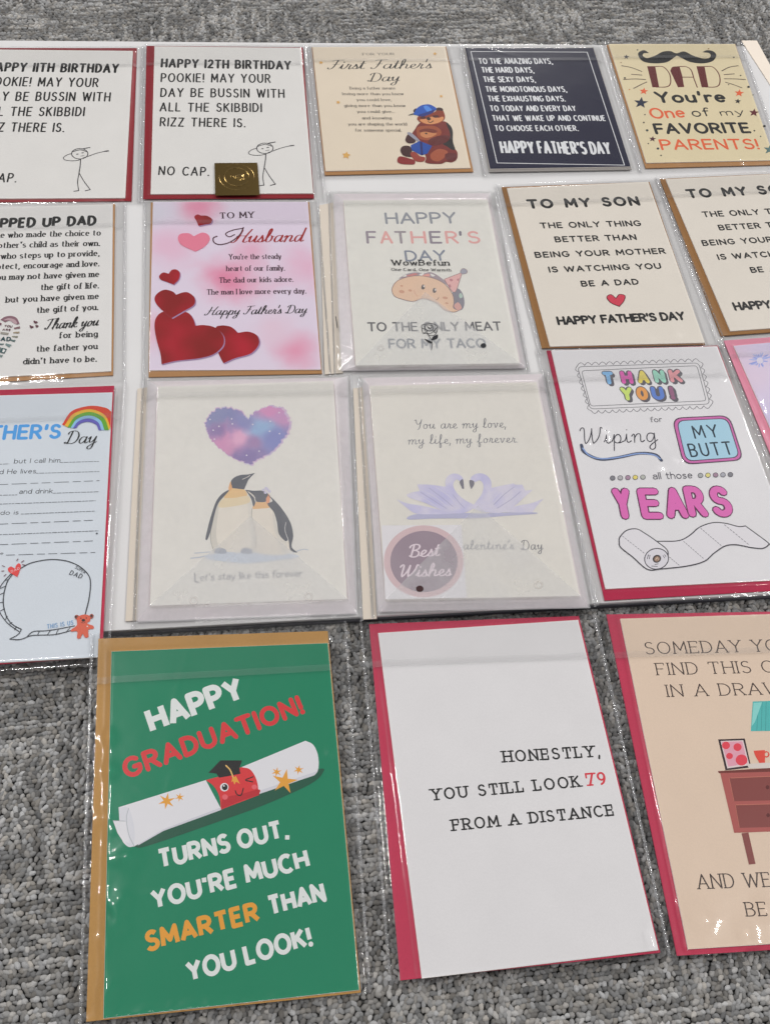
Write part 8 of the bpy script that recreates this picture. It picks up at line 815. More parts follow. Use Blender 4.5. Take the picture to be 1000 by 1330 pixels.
('f','#d0cdd1',p([-49.42,-62.99,-48.75,-62.21,-47.92,-61.33,-46.98,-60.43,-45.95,-59.56,-44.89,-58.79,-43.83,-58.21,-42.71,-57.78,-41.51,-57.45,-40.27,-57.23,-39.03,-57.13,-37.86,-57.15,-36.79,-57.29,-35.88,-57.57,-35.09,-57.97,-34.36,-58.5,-29.55,-62.88,-26.94,-65.45,-25.68,-66.78,-23.4,-69.33,-22.2,-70.58,-21.05,-71.83,-20.07,-73.13,-19.37,-74.47,-19.07,-75.89,-19.23,-77.46,-19.78,-79.2,-20.6,-80.99,-21.6,-82.71,-22.66,-84.26,-23.68,-85.53,-24.72,-86.53,-25.87,-87.33,-27.08,-87.97,-28.31,-88.46,-29.53,-88.82,-30.69,-89.06,-31.79,-89.22,-32.85,-89.29,-33.9,-89.23,-34.95,-89,-36.01,-88.56,-37.1,-87.85,-38.22,-86.8,-39.36,-85.4,-40.51,-83.79,-42.83,-80.41,-43.97,-78.89,-45.17,-77.48,-48.9,-73.39,-49.9,-72.17,-50.63,-71.08,-51.06,-70.14,-51.23,-69.34,-51.22,-68.63,-51.1,-67.98,-50.79,-66.69,-50.6,-65.45,-50.46,-64.86,-50.24,-64.28,-49.91,-63.66])),
('s','#454349',.78,True,p([-49.42,-62.99,-48.75,-62.21,-47.92,-61.33,-46.98,-60.43,-45.95,-59.56,-44.89,-58.79,-43.83,-58.21,-42.71,-57.78,-41.51,-57.45,-40.27,-57.23,-39.03,-57.13,-37.86,-57.15,-36.79,-57.29,-35.88,-57.57,-35.09,-57.97,-34.36,-58.5,-29.55,-62.88,-26.94,-65.45,-25.68,-66.78,-23.4,-69.33,-22.2,-70.58,-21.05,-71.83,-20.07,-73.13,-19.37,-74.47,-19.07,-75.89,-19.23,-77.46,-19.78,-79.2,-20.6,-80.99,-21.6,-82.71,-22.66,-84.26,-23.68,-85.53,-24.72,-86.53,-25.87,-87.33,-27.08,-87.97,-28.31,-88.46,-29.53,-88.82,-30.69,-89.06,-31.79,-89.22,-32.85,-89.29,-33.9,-89.23,-34.95,-89,-36.01,-88.56,-37.1,-87.85,-38.22,-86.8,-39.36,-85.4,-40.51,-83.79,-42.83,-80.41,-43.97,-78.89,-45.17,-77.48,-48.9,-73.39,-49.9,-72.17,-50.63,-71.08,-51.06,-70.14,-51.23,-69.34,-51.22,-68.63,-51.1,-67.98,-50.79,-66.69,-50.6,-65.45,-50.46,-64.86,-50.24,-64.28,-49.91,-63.66])),
('f','#454349',p([-19.41,-80.13,-19.84,-81.96,-20.69,-83.75,-21.92,-85.38,-23.45,-86.8,-25.22,-87.91,-27.13,-88.69,-29.09,-89.07,-31.01,-89.05,-32.78,-88.63,-34.33,-87.83,-35.57,-86.69,-36.45,-85.25,-36.92,-83.61,-36.95,-81.82,-36.54,-79.99,-35.71,-78.2,-34.5,-76.55,-32.97,-75.12,-31.2,-73.97,-29.27,-73.18,-27.29,-72.78,-25.34,-72.79,-23.55,-73.22,-21.98,-74.04,-20.73,-75.21,-19.86,-76.66,-19.41,-78.33])),
('f','#c6c3c9',p([-20.09,-80.19,-20.49,-81.87,-21.27,-83.49,-22.4,-84.98,-23.81,-86.27,-25.44,-87.29,-27.2,-88,-29.01,-88.35,-30.78,-88.34,-32.42,-87.95,-33.85,-87.23,-35,-86.18,-35.81,-84.88,-36.24,-83.38,-36.27,-81.76,-35.89,-80.09,-35.13,-78.46,-34.02,-76.96,-32.61,-75.65,-30.98,-74.61,-29.2,-73.89,-27.37,-73.52,-25.58,-73.53,-23.92,-73.92,-22.48,-74.66,-21.33,-75.72,-20.52,-77.04,-20.1,-78.56])),
('f','#3f3a3a',p([-24.98,-79.48,-24.93,-80.6,-25.35,-81.77,-26.16,-82.82,-27.25,-83.59,-28.45,-83.97,-29.57,-83.89,-30.45,-83.37,-30.96,-82.49,-31.01,-81.38,-30.6,-80.21,-29.79,-79.16,-28.7,-78.38,-27.5,-78,-26.37,-78.07,-25.48,-78.6])),
('f','#8f7668',p([-25.9,-80.11,-25.89,-80.97,-26.27,-81.85,-26.98,-82.59,-27.87,-83.03,-28.76,-83.1,-29.48,-82.77,-29.88,-82.12,-29.9,-81.27,-29.51,-80.38,-28.81,-79.65,-27.92,-79.2,-27.03,-79.13,-26.3,-79.46])),
('s','#c4b2a0',.44,False,p([-28.9,-81.56,-27.84,-80.41,-27.61,-80.22,-27.44,-80.15,-27.32,-80.24,-27.25,-80.44,-27.12,-81.65])),
('s','#454349',.44,False,p([-33.02,-77.62,-34.51,-80.63])),
('s','#454349',.44,False,p([-31.97,-77.93,-33.18,-80.71])),
('s','#454349',.45,False,p([-23.16,-78.77,-22.5,-80.67])),
('s','#454349',.45,False,p([-21.9,-78.22,-21.42,-79.49])),
('s','#454349',.44,False,p([-32.82,-86.26,-29.01,-86.71])),
('s','#454349',.44,False,p([-30.32,-85.17,-27.99,-84.81])),
('s','#77757b',.45,False,p([-47.6,-62.45,-46.83,-63.34])),
('s','#77757b',.45,False,p([-46.2,-64.07,-45.43,-64.96])),
('s','#77757b',.45,False,p([-44.8,-65.68,-44.04,-66.57])),
('s','#77757b',.45,False,p([-43.41,-67.29,-42.64,-68.18])),
('s','#77757b',.45,False,p([-42.02,-68.9,-41.25,-69.78])),
('s','#77757b',.45,False,p([-40.63,-70.5,-39.86,-71.38])),
('s','#77757b',.45,False,p([-39.24,-72.1,-38.48,-72.98])),
('s','#77757b',.45,False,p([-37.86,-73.7,-37.1,-74.58])),
('s','#77757b',.44,False,p([-36.48,-75.3,-35.72,-76.17])),
('s','#77757b',.45,False,p([-6.24,-68.66,-5.58,-69.55])),
('s','#77757b',.45,False,p([-5.03,-70.28,-4.37,-71.17])),
('s','#77757b',.45,False,p([-3.83,-71.9,-3.16,-72.79])),
('s','#77757b',.45,False,p([-2.62,-73.51,-1.96,-74.4])),
('s','#77757b',.45,False,p([-1.42,-75.12,-.76,-76.01])),
('s','#77757b',.45,False,p([-.22,-76.73,.44,-77.61])),
('s','#77757b',.45,False,p([.98,-78.34,1.64,-79.22])),
('s','#77757b',.45,False,p([2.18,-79.94,2.83,-80.82])),
('s','#77757b',.45,False,p([3.37,-81.53,4.02,-82.41])),
('s','#77757b',.46,False,p([8.37,-59.23,9.06,-60.14])),
('s','#77757b',.46,False,p([9.63,-60.88,10.32,-61.78])),
('s','#77757b',.46,False,p([10.88,-62.52,11.57,-63.43])),
('s','#77757b',.45,False,p([12.13,-64.16,12.82,-65.06])),
('s','#77757b',.45,False,p([13.38,-65.8,14.07,-66.7])),
('s','#77757b',.45,False,p([14.63,-67.44,15.31,-68.33])),
('s','#77757b',.45,False,p([15.87,-69.07,16.56,-69.96])),
('s','#77757b',.45,False,p([17.12,-70.69,17.8,-71.59])),
('s','#77757b',.45,False,p([18.35,-72.32,19.04,-73.21])),
('s','#77757b',.46,False,p([25.92,-57.29,26.73,-58.34])),
('s','#77757b',.46,False,p([27.4,-59.19,28.21,-60.23])),
('s','#77757b',.46,False,p([28.87,-61.09,29.67,-62.12])),
('s','#77757b',.46,False,p([30.33,-62.97,31.14,-64.01])),
('s','#77757b',.46,False,p([31.8,-64.86,32.6,-65.89])),
('s','#77757b',.46,False,p([33.26,-66.74,34.06,-67.77])),
('s','#77757b',.46,False,p([34.72,-68.61,35.52,-69.64])),
('s','#77757b',.46,False,p([36.17,-70.49,36.97,-71.51])),
('s','#77757b',.46,False,p([37.62,-72.35,38.42,-73.38])),
('s','#77757b',.45,False,p([-19.01,-80.24,-18.4,-81.02])),
('s','#77757b',.45,False,p([-17.9,-81.66,-17.29,-82.44])),
('s','#77757b',.44,False,p([-16.79,-83.08,-16.18,-83.86])),
('s','#77757b',.44,False,p([-15.68,-84.5,-15.07,-85.27])),
('s','#77757b',.44,False,p([-14.57,-85.91,-13.96,-86.69])),
]),
]
ART['pink']=[
('printed_flower',None,[
('f','#98a0cf',p([-46.07,39.47,-45.2,39.45,-43.5,39.17,-41.98,38.82,-40.88,38.42,-39.96,37.96,-39.63,37.65,-40.2,37.53,-41.35,37.56,-42.56,37.76,-43.97,38.3,-45.44,39.02])),
('f','#8791c6',p([-46.07,39.47,-45.31,39.39,-43.84,39.02,-42.54,38.61,-41.6,38.19,-40.82,37.73,-40.55,37.44,-41.06,37.36,-42.06,37.43,-43.11,37.68,-44.31,38.26,-45.55,39.01])),
('f','#a8add6',p([-46.07,39.47,-45.69,39.18,-44.42,37.79,-44.02,37.29,-43.72,36.84,-43.65,36.61,-43.95,36.64,-44.49,36.89,-45,37.3,-45.47,38.06,-45.92,38.98])),
('f','#98a0cf',p([-46.07,39.47,-45.75,38.75,-45.29,37.14,-44.94,35.72,-44.75,34.75,-44.66,33.97,-44.73,33.6,-45.08,33.78,-45.59,34.39,-45.97,35.27,-46.13,36.77,-46.17,38.56])),
('f','#8791c6',p([-46.07,39.47,-45.84,38.58,-45.62,36.64,-45.49,34.93,-45.47,33.81,-45.55,32.93,-45.7,32.54,-46.02,32.79,-46.42,33.53,-46.65,34.59,-46.57,36.35,-46.32,38.44])),
('f','#a8add6',p([-46.07,39.47,-46.17,38.83,-46.53,37.52,-46.9,36.4,-47.23,35.71,-47.56,35.21,-47.78,35.03,-47.83,35.25,-47.77,35.77,-47.57,36.47,-47.08,37.58,-46.44,38.86])),
('f','#98a0cf',p([-46.07,39.47,-46.33,38.46,-47.1,36.41,-47.85,34.67,-48.5,33.63,-49.13,32.89,-49.51,32.64,-49.54,32.99,-49.31,33.83,-48.84,34.91,-47.91,36.61,-46.73,38.56])),
('f','#8791c6',p([-46.07,39.47,-46.59,38.69,-47.83,37.18,-48.99,35.94,-49.9,35.27,-50.74,34.86,-51.16,34.77,-50.97,35.09,-50.37,35.74,-49.55,36.52,-46.82,38.92])),
('f','#a8add6',p([-46.07,39.47,-46.72,38.71,-48.2,37.27,-49.56,36.11,-50.63,35.52,-51.59,35.19,-52.05,35.15,-51.78,35.49,-51.01,36.12,-48.58,37.88,-46.91,39.01])),
('f','#98a0cf',p([-46.07,39.47,-47.13,38.68,-49.45,37.3,-51.55,36.24,-53.16,35.79,-54.58,35.65,-55.2,35.76,-54.67,36.16,-53.36,36.81,-51.78,37.48,-49.64,38.32,-47.23,39.19])),
('f','#8791c6',p([-46.07,39.47,-47.31,38.79,-49.94,37.69,-52.32,36.88,-54.13,36.63,-55.69,36.67,-56.36,36.87,-55.69,37.27,-54.13,37.82,-52.32,38.34,-49.94,38.88,-47.31,39.39])),
('f','#a8add6',p([-46.07,39.47,-47.17,39.41,-49.38,39.59,-51.34,39.87,-52.79,40.28,-53.99,40.8,-54.43,41.17,-53.73,41.35,-52.27,41.39,-50.71,41.23,-48.86,40.7,-46.91,39.97])),
('f','#98a0cf',p([-46.07,39.47,-46.83,39.69,-48.3,40.37,-49.59,41.04,-50.52,41.63,-51.26,42.22,-51.5,42.57,-50.96,42.61,-49.91,42.42,-48.85,42.01,-47.7,41.16,-46.53,40.09])),
('f','#8791c6',p([-46.07,39.47,-46.7,39.84,-47.86,40.77,-48.87,41.66,-49.57,42.35,-50.12,42.99,-50.27,43.34,-49.79,43.32,-48.91,43.01,-48.05,42.47,-47.2,41.43,-46.36,40.16])),
('f','#a8add6',p([-46.07,39.47,-46.69,40.25,-47.74,42.05,-48.61,43.68,-49.18,44.84,-49.58,45.84,-49.62,46.33,-49.06,46.18,-48.14,45.52,-47.33,44.51,-46.69,42.73,-46.17,40.58])),
('f','#98a0cf',p([-46.07,39.47,-46.38,40.28,-46.79,42.08,-47.1,43.67,-47.25,44.75,-47.3,45.62,-47.2,46.01,-46.84,45.8,-46.33,45.12,-45.97,44.12,-45.87,42.45,-45.92,40.47])),
('f','#8791c6',p([-46.07,39.47,-46.1,40.33,-45.97,42.14,-45.78,43.72,-45.57,44.73,-45.31,45.5,-45.09,45.81,-44.9,45.54,-44.75,44.82,-44.78,43.84,-45.15,42.24,-45.69,40.38])),
('f','#a8add6',p([-46.07,39.47,-45.82,40.57,-45.05,42.8,-44.29,44.71,-43.63,45.87,-42.97,46.69,-42.57,46.99,-42.52,46.61,-42.73,45.69,-43.19,44.49,-44.16,42.62,-45.37,40.48])),
('f','#98a0cf',p([-46.07,39.47,-45.56,40.6,-44.27,42.85,-43.04,44.74,-42.03,45.83,-41.09,46.56,-40.58,46.78,-40.69,46.34,-41.24,45.39,-42.07,44.21,-43.48,42.42,-45.16,40.39])),
('f','#8791c6',p([-46.07,39.47,-45.03,40.4,-42.74,42.08,-40.64,43.42,-39.01,44.04,-37.57,44.32,-36.91,44.28,-37.4,43.83,-38.68,43.06,-40.23,42.21,-42.41,41.1,-44.86,39.92])),
('f','#a8add6',p([-46.07,39.47,-45.29,40.07,-43.59,41.13,-42.03,41.95,-40.84,42.31,-39.79,42.43,-39.32,42.36,-39.71,42.06,-40.68,41.56,-41.84,41.04,-43.43,40.38,-45.21,39.7])),
('f','#98a0cf',p([-46.07,39.47,-44.7,40.18,-41.81,41.28,-39.19,42.09,-37.2,42.31,-35.49,42.22,-34.76,41.98,-35.52,41.56,-37.26,40.98,-39.26,40.46,-41.86,39.96,-44.73,39.52])),
('f','#c3bccb',p([-43.63,38.94,-44.39,37.66,-45.49,36.68,-46.73,36.21,-47.85,36.33,-48.64,37.03,-48.94,38.16,-48.69,39.5,-47.94,40.79,-46.84,41.77,-45.6,42.24,-44.47,42.12,-43.68,41.42,-43.38,40.29])),
]),
]
ART['grad']=[
(None,None,[
('t','HAPPY',-42.37,47.26,13.59,65.36,16.35,'grad','#cfd3d1'),
('t','GRADUATION!',-56.19,21.37,48.34,54.6,12.6,'grads','#c13a3d'),
('t','TURNS OUT,',-37.53,-29.46,34.75,-17.49,11.14,'grad','#cfd3d1'),
('t',"YOU'RE MUCH",-40.75,-50.47,45.19,-34.65,11.07,'grad','#cfd3d1'),
('t','SMARTER',-43.85,-71.15,16.44,-60.43,10.93,'grad','#d8963c'),
('t','THAN',21.27,-58.9,52.98,-53.38,11.21,'grad','#cfd3d1'),
('t','YOU LOOK!',-22.43,-87.91,44.17,-75.28,10.94,'grad','#cfd3d1'),
]),
('printed_diploma','rolled diploma with a winking red ribbon',[
('f','#235242',p([-51.02,-15.81,-48.6,-14.51,-44.13,-11.92,-41.69,-10.61,-38.83,-9.27,-35.35,-7.9,-31.01,-6.47,-25.91,-5,-14.72,-1.99,-9.28,-.48,-4.38,.99,-.2,2.41,3.5,3.78,10.46,6.53,14.26,7.97,18.62,9.51,30.28,13.38,36.9,15.52,43.26,17.51,48.76,19.13,52.81,20.17,55.21,20.53,56.41,20.37,56.71,19.83,56.41,19.05,54.68,16.61,53.94,15.76,52.92,14.83,51.49,13.8,49.55,12.66,47,11.4,43.67,9.97,39.63,8.37,35.1,6.66,30.32,4.94,25.48,3.26,20.82,1.7,16.28,.26,11.68,-1.1,-22.21,-10.49,-35.33,-13.99,-40.84,-15.38,-44.59,-16.24,-46.06,-16.5,-47.4,-16.69,-48.48,-16.75,-49.22,-16.66,-49.73,-16.47,-50.51,-16])),
('f','#cdccd0',p([-59.91,6.25,-11.57,18.29,-3.13,.9,-25.91,-5.55,-30.97,-7.07,-35.35,-8.51,-38.9,-9.84,-41.77,-11.1,-44.2,-12.29,-48.61,-14.63,-51.02,-15.81,-51.62,-15.83,-52.81,-16.01,-53.41,-16.03,-54.02,-15.89,-54.62,-15.54,-55.26,-15.02,-55.93,-14.41,-56.61,-13.66,-57.26,-12.68,-57.84,-11.43,-58.34,-9.83,-58.73,-7.77,-59.02,-5.27,-59.26,-2.48,-59.67,3.42])),
('f','#cdccd0',p([8.96,24.44,46.75,37.69,47.47,37.32,48.97,36.65,49.69,36.27,50.36,35.82,50.95,35.26,51.47,34.57,51.93,33.78,52.33,32.92,52.68,32,52.99,31.07,53.24,30.13,53.45,29.16,53.6,28.14,53.7,27.09,53.75,26.05,53.74,24.09,53.67,23.17,53.55,22.25,53.4,21.37,53.2,20.54,52.98,19.79,52.73,19.12,52.44,18.58,52.11,18.15,50.61,16.77,17.92,8.02])),
('f','#b9b9c0',p([-48.63,-14.55,-35.35,-7.65,-3.35,2.17,-3.39,.67,-35.35,-8.63,-49.22,-15.59])),
('f','#bcbcc3',p([17.92,8.02,50.61,16.77,52.47,19.14,19.94,10.44])),
('f','#c2c2c8',p([-59.91,6.25,-58.97,6.19,-57.02,6.35,-56.07,6.29,-55.19,5.96,-54.4,5.23,-53.7,3.99,-53.04,2.35,-52.45,.44,-51.94,-1.6,-51.51,-3.62,-51.18,-5.49,-50.98,-7.24,-50.9,-8.97,-50.91,-10.69,-51.01,-14.11,-51.02,-15.81,-51.73,-15.73,-53.19,-15.76,-53.91,-15.68,-54.59,-15.42,-55.23,-14.89,-55.84,-14.09,-56.42,-13.1,-56.98,-11.93,-57.5,-10.58,-57.97,-9.07,-58.39,-7.39,-58.74,-5.49,-59.02,-3.33,-59.68,3.88])),
('s','#9ea1a6',.36,False,p([-54.4,5.23,-54.62,4.35,-55.12,2.68,-55.33,1.8,-55.48,.84,-55.52,-.26,-55.45,-1.55,-55.31,-2.99,-55.09,-4.52,-54.82,-6.06,-54.5,-7.55,-54.14,-8.93,-53.72,-10.18,-53.23,-11.36,-51.02,-15.81])),
('f','#d6d5d9',p([-62.77,-.96,-56.1,-1.45,-53.45,-13.82,-54.06,-13.61,-55.3,-13.27,-55.91,-13.05,-56.51,-12.76,-57.09,-12.34,-57.63,-11.77,-58.16,-11.07,-60.19,-7.87])),
('s','#9ea1a6',.36,False,p([-62.77,-.96,-58.32,-1.45,-57.21,-1.57,-56.1,-1.7])),
('f','#c13a3d',p([-11.57,18.29,-3.94,19.84,8.96,24.44,9.83,24.17,11.6,23.77,12.47,23.51,13.28,23.11,14.03,22.53,14.71,21.73,15.36,20.78,15.96,19.69,16.5,18.52,16.97,17.29,17.36,16.05,17.66,14.75,17.85,13.37,18.29,7.61,-3.38,.92,-3.77,6.13,-3.94,7.38,-4.2,8.56,-4.56,9.68,-4.99,10.75,-5.49,11.78,-6.03,12.76,-6.61,13.67,-7.22,14.52,-7.87,15.28,-8.57,15.94,-10.83,17.69])),
('f','#a93036',p([-3.37,1.17,-3.2,2.2,-3.08,4.39,-2.9,5.43,-2.49,6.36,-1.72,7.11,-.52,7.66,1.04,8.03,2.83,8.29,6.65,8.68,8.43,8.94,10.23,9.31,14.07,10.19,15.84,10.56,17.34,10.79,18.42,10.81,18.99,10.57,19.13,10.11,18.99,9.52,18.43,8.2,18.29,7.61,11.76,6.07,10.07,5.63,8.31,5.13,4.53,3.92,-1.42,1.84])),
('f','#1d1d20',p([-9.97,22.46,-3.08,29.18,9.35,28.36,7.66,23.87])),
('f','#26262a',p([-6.4,23.12,7.68,24.53,8.19,20.57,-3.95,19.06])),
('f','#1d1d20',p([-9.97,22.46,9.35,28.36,7.02,23.92,-3.9,21.39])),
('s','#d8b06a',.77,False,p([.04,25.96,1.74,24.1,2.14,23.55,2.51,22.91,2.85,22.16,3.44,20.39,4.27,17.59])),
('f','#d89a44',p([3.4,18.3,5.6,19.45,7.62,14.78,5.5,16.22,4.56,14.6,3.86,16.72,2.95,16])),
('f','#d0cfd2',p([1.22,13.29,1.05,12.47,.62,11.77,-.04,11.27,-.82,11.04,-1.66,11.1,-2.43,11.44,-3.05,12.02,-3.45,12.78,-3.58,13.63,-3.41,14.45,-2.98,15.15,-2.33,15.65,-1.53,15.89,-.7,15.83,.08,15.49,.7,14.9,1.1,14.14])),
('f','#1d1d20',p([.72,13.33,.57,12.65,.2,12.09,-.34,11.74,-.97,11.65,-1.6,11.83,-2.12,12.26,-2.46,12.86,-2.57,13.56,-2.43,14.23,-2.05,14.79,-1.51,15.14,-.88,15.24,-.25,15.06,.27,14.63,.61,14.02])),
('f','#e8e8ea',p([-.91,14.21,-1.06,13.86,-1.42,13.73,-1.78,13.91,-1.92,14.28,-1.76,14.63,-1.4,14.76,-1.04,14.58])),
('s','#1d1d20',.64,False,p([15.41,18.39,11.84,17.27,11.24,17,11,16.74,11.18,16.5,11.72,16.28,15.04,15.43])),
('s','#1d1d20',.63,False,p([4.95,10.98,5.48,9.35,5.66,9.01,5.9,8.74,6.21,8.52,6.59,8.31,7,8.16,7.42,8.09,7.82,8.13,8.16,8.32,8.44,8.71,8.69,9.26,9.56,12.07])),
('f','#d9636a',p([.69,7.71,.45,6.96,-.17,6.45,-.99,6.3,-1.8,6.56,-2.38,7.16,-2.58,7.94,-2.34,8.68,-1.73,9.2,-.91,9.35,-.09,9.08,.49,8.48])),
('f','#d9636a',p([17.34,12.3,17.1,11.61,16.52,11.13,15.75,10.99,15,11.24,14.46,11.79,14.28,12.51,14.52,13.2,15.09,13.68,15.87,13.82,16.62,13.58,17.16,13.02])),
('f','#d09440',p([-32.67,12.53,-32.45,9.03,-28.87,9.17,-31.87,7.46,-29.74,4.52,-32.96,6.29,-34.38,3.23,-34.61,6.69,-38.17,6.56,-35.19,8.26,-37.33,11.21,-34.11,9.43])),
('f','#d09440',p([-25.84,12.07,-25.73,10.14,-23.75,10.21,-25.42,9.27,-24.25,7.65,-26.02,8.63,-26.82,6.93,-26.93,8.85,-28.9,8.77,-27.25,9.71,-28.42,11.34,-26.65,10.36])),
('f','#d09440',p([29.69,23.11,29.72,20.93,31.97,21.03,30.03,19.96,31.27,18.13,29.32,19.23,28.32,17.32,28.29,19.48,26.05,19.38,27.98,20.45,26.73,22.28,28.69,21.18])),
('f','#d09440',p([42.46,23.57,42.47,21.39,44.73,21.48,42.77,20.41,44.01,18.58,42.05,19.68,41.02,17.76,41.01,19.92,38.76,19.83,40.71,20.9,39.47,22.74,41.44,21.64])),
('f','#d09440',p([34.96,21.53,35.2,15.92,40.92,14.81,35.46,12.97,36.22,7.47,32.62,11.87,27.42,9.59,30.6,14.14,26.59,18.24,32.19,16.64])),
]),
]
ART['hon']=[
(None,None,[
('t','HONESTLY,',-.67,10.97,58.75,9.31,7.5,'type','#1d1b1f'),
('t','YOU STILL LOOK',-46.38,-7.68,42.85,-7.56,7.19,'type','#1d1b1f'),
('t','79',46.42,-7.49,58.68,-7.63,8.06,'type','#c23c46'),
('t','FROM A DISTANCE',-36.88,-26.03,58.95,-26.01,6.98,'type','#1d1b1f'),
]),
]
ART['some']=[
(None,None,[
('t',"SOMEDAY YOU'LL",-53.9,74.32,63.07,73.11,8.9,'romanl','#453b38'),
('t','FIND THIS CARD',-49.43,59.94,55.93,58.71,8.7,'romanl','#453b38'),
('t','IN A DRAWER',-45.71,45.35,46.93,43.98,8.5,'romanl','#453b38'),
('t',"AND WE'LL",-52.69,-69.34,5.7,-70.61,8.48,'romanl','#453b38'),
('t','BE',-28.33,-85.26,-16.09,-85.64,7.97,'romanl','#453b38'),
]),
('printed_furniture','chest of drawers with lamp, picture frame and mug',[
('f','#4fa6a3',p([8.18,40.4,20.35,40.37,40.29,39.76,37.44,21.01,15.08,21.08,1.89,21.37])),
('s','#3b7f80',.26,False,p([11.59,40.18,5.79,21.55])),
('s','#3b7f80',.26,False,p([14.17,40.08,8.58,21.43])),
('s','#3b7f80',.26,False,p([16.76,39.98,11.37,21.32])),
('s','#3b7f80',.26,False,p([19.77,39.86,14.64,21.18])),
('s','#3b7f80',.26,False,p([22.79,39.74,17.9,21.05])),
('s','#3b7f80',.26,False,p([26.25,39.61,21.64,20.89])),
('f','#7fc0bb',p([8.38,39.52,14.08,39.73,5.95,27.02,3.33,24.56])),
('f','#35292e',p([-20.03,17.04,-3.1,16.92,-3.74,-1.1,-20.13,-2.17])),
('f','#d9c8c8',p([-18.76,15.98,-4.39,15.88,-4.5,.16,-18.78,-1.09])),
('f','#d79bab',p([-18.3,15.46,-5.23,15.24,-5.26,1.43,-17.94,-.06])),
('f','#cc4451',p([-13.59,12.99,-13.94,12.19,-14.55,11.5,-15.35,11.01,-16.24,10.76,-17.11,10.8,-17.85,11.11,-18.39,11.67,-18.65,12.39,-18.6,13.21,-18.25,14.01,-17.64,14.7,-16.84,15.2,-15.95,15.45,-15.08,15.41,-14.33,15.09,-13.8,14.54,-13.54,13.81])),
('f','#cc4451',p([-6.51,11.6,-6.88,10.78,-7.51,10.06,-8.34,9.55,-9.26,9.3,-10.16,9.34,-10.93,9.66,-11.48,10.23,-11.74,10.98,-11.69,11.82,-11.32,12.65,-10.69,13.36,-9.86,13.88,-8.94,14.14,-8.03,14.1,-7.26,13.77,-6.71,13.2,-6.45,12.44])),
('f','#cc4451',p([-13.41,6.32,-13.7,5.66,-14.21,5.1,-14.87,4.69,-15.61,4.49,-16.33,4.52,-16.95,4.78,-17.39,5.24,-17.6,5.83,-17.56,6.5,-17.27,7.16,-16.77,7.74,-16.11,8.15,-15.37,8.35,-14.65,8.32,-14.03,8.06,-13.58,7.6,-13.37,7])),
('f','#cc4451',p([-4.98,3.48,-5.5,2.32,-6.4,1.33,-7.57,.61,-8.86,.26,-10.13,.32,-11.21,.77,-11.99,1.57,-12.36,2.62,-12.29,3.8,-11.77,4.95,-10.87,5.95,-9.71,6.68,-8.41,7.03,-7.13,6.98,-6.04,6.52,-5.26,5.71,-4.9,4.65])),
('f','#cb4a3e',p([.36,9.05,7.58,9.16,5.65,1.36,2.11,1.35,1.18,3.99,.8,5.29,.59,6.56,.42,8.43])),
('s','#cb4a3e',.75,True,p([9.38,6.41,8.96,5.6,8.25,5.02,7.43,4.84,6.74,5.09,6.35,5.71,6.37,6.54,6.8,7.36,7.51,7.94,8.32,8.12,9.02,7.87,9.41,7.24])),
('f','#c6bcb6',p([-5.94,1.05,5.49,1.37,28.86,.34,27.91,-2.92,-5.4,-1.68])),
('f','#6a3733',p([-24.95,-2.45,7.93,-2.03,36.63,-2.07,35.66,-5.31,-24.66,-3.68])),
('f','#9d5450',p([-23.84,-3.71,35.78,-4.91,25.39,-39.85,-24.05,-39.11])),
('f','#7b4340',p([-19.24,-6.92,35.13,-7.09,30.68,-22.06,-19.85,-20.89])),
('f','#7b4340',p([-19.54,-22.87,30.1,-24.02,26.07,-37.56,-20.54,-36.45])),
('s','#b06a5c',.41,False,p([-18.01,-6.98,35.11,-7.17])),
('s','#b06a5c',.41,False,p([-18.77,-23.07,30.08,-24.1])),
('s','#b06a5c',.33,False,p([-19.11,-7.09,-19.55,-20.66])),
('s','#b06a5c',.32,False,p([-19.33,-23.04,-20.24,-36.23])),
('f','#5a2c2c',p([4.27,-13.64,3.94,-14.26,3.4,-14.71,2.78,-14.85,2.25,-14.66,1.95,-14.17,1.97,-13.53,2.3,-12.9,2.84,-12.46,3.47,-12.31,3.99,-12.51,4.29,-12.99])),
('f','#5a2c2c',p([.21,-30.09,-.11,-30.69,-.65,-31.13,-1.26,-31.26,-1.78,-31.07,-2.07,-30.6,-2.06,-29.98,-1.74,-29.37,-1.2,-28.93,-.59,-28.8,-.07,-28.99,.22,-29.46])),
('f','#7b4643',p([-19.72,-39.56,-15.47,-39.38,-15.85,-57.1,-19.88,-57.26])),
]),
]
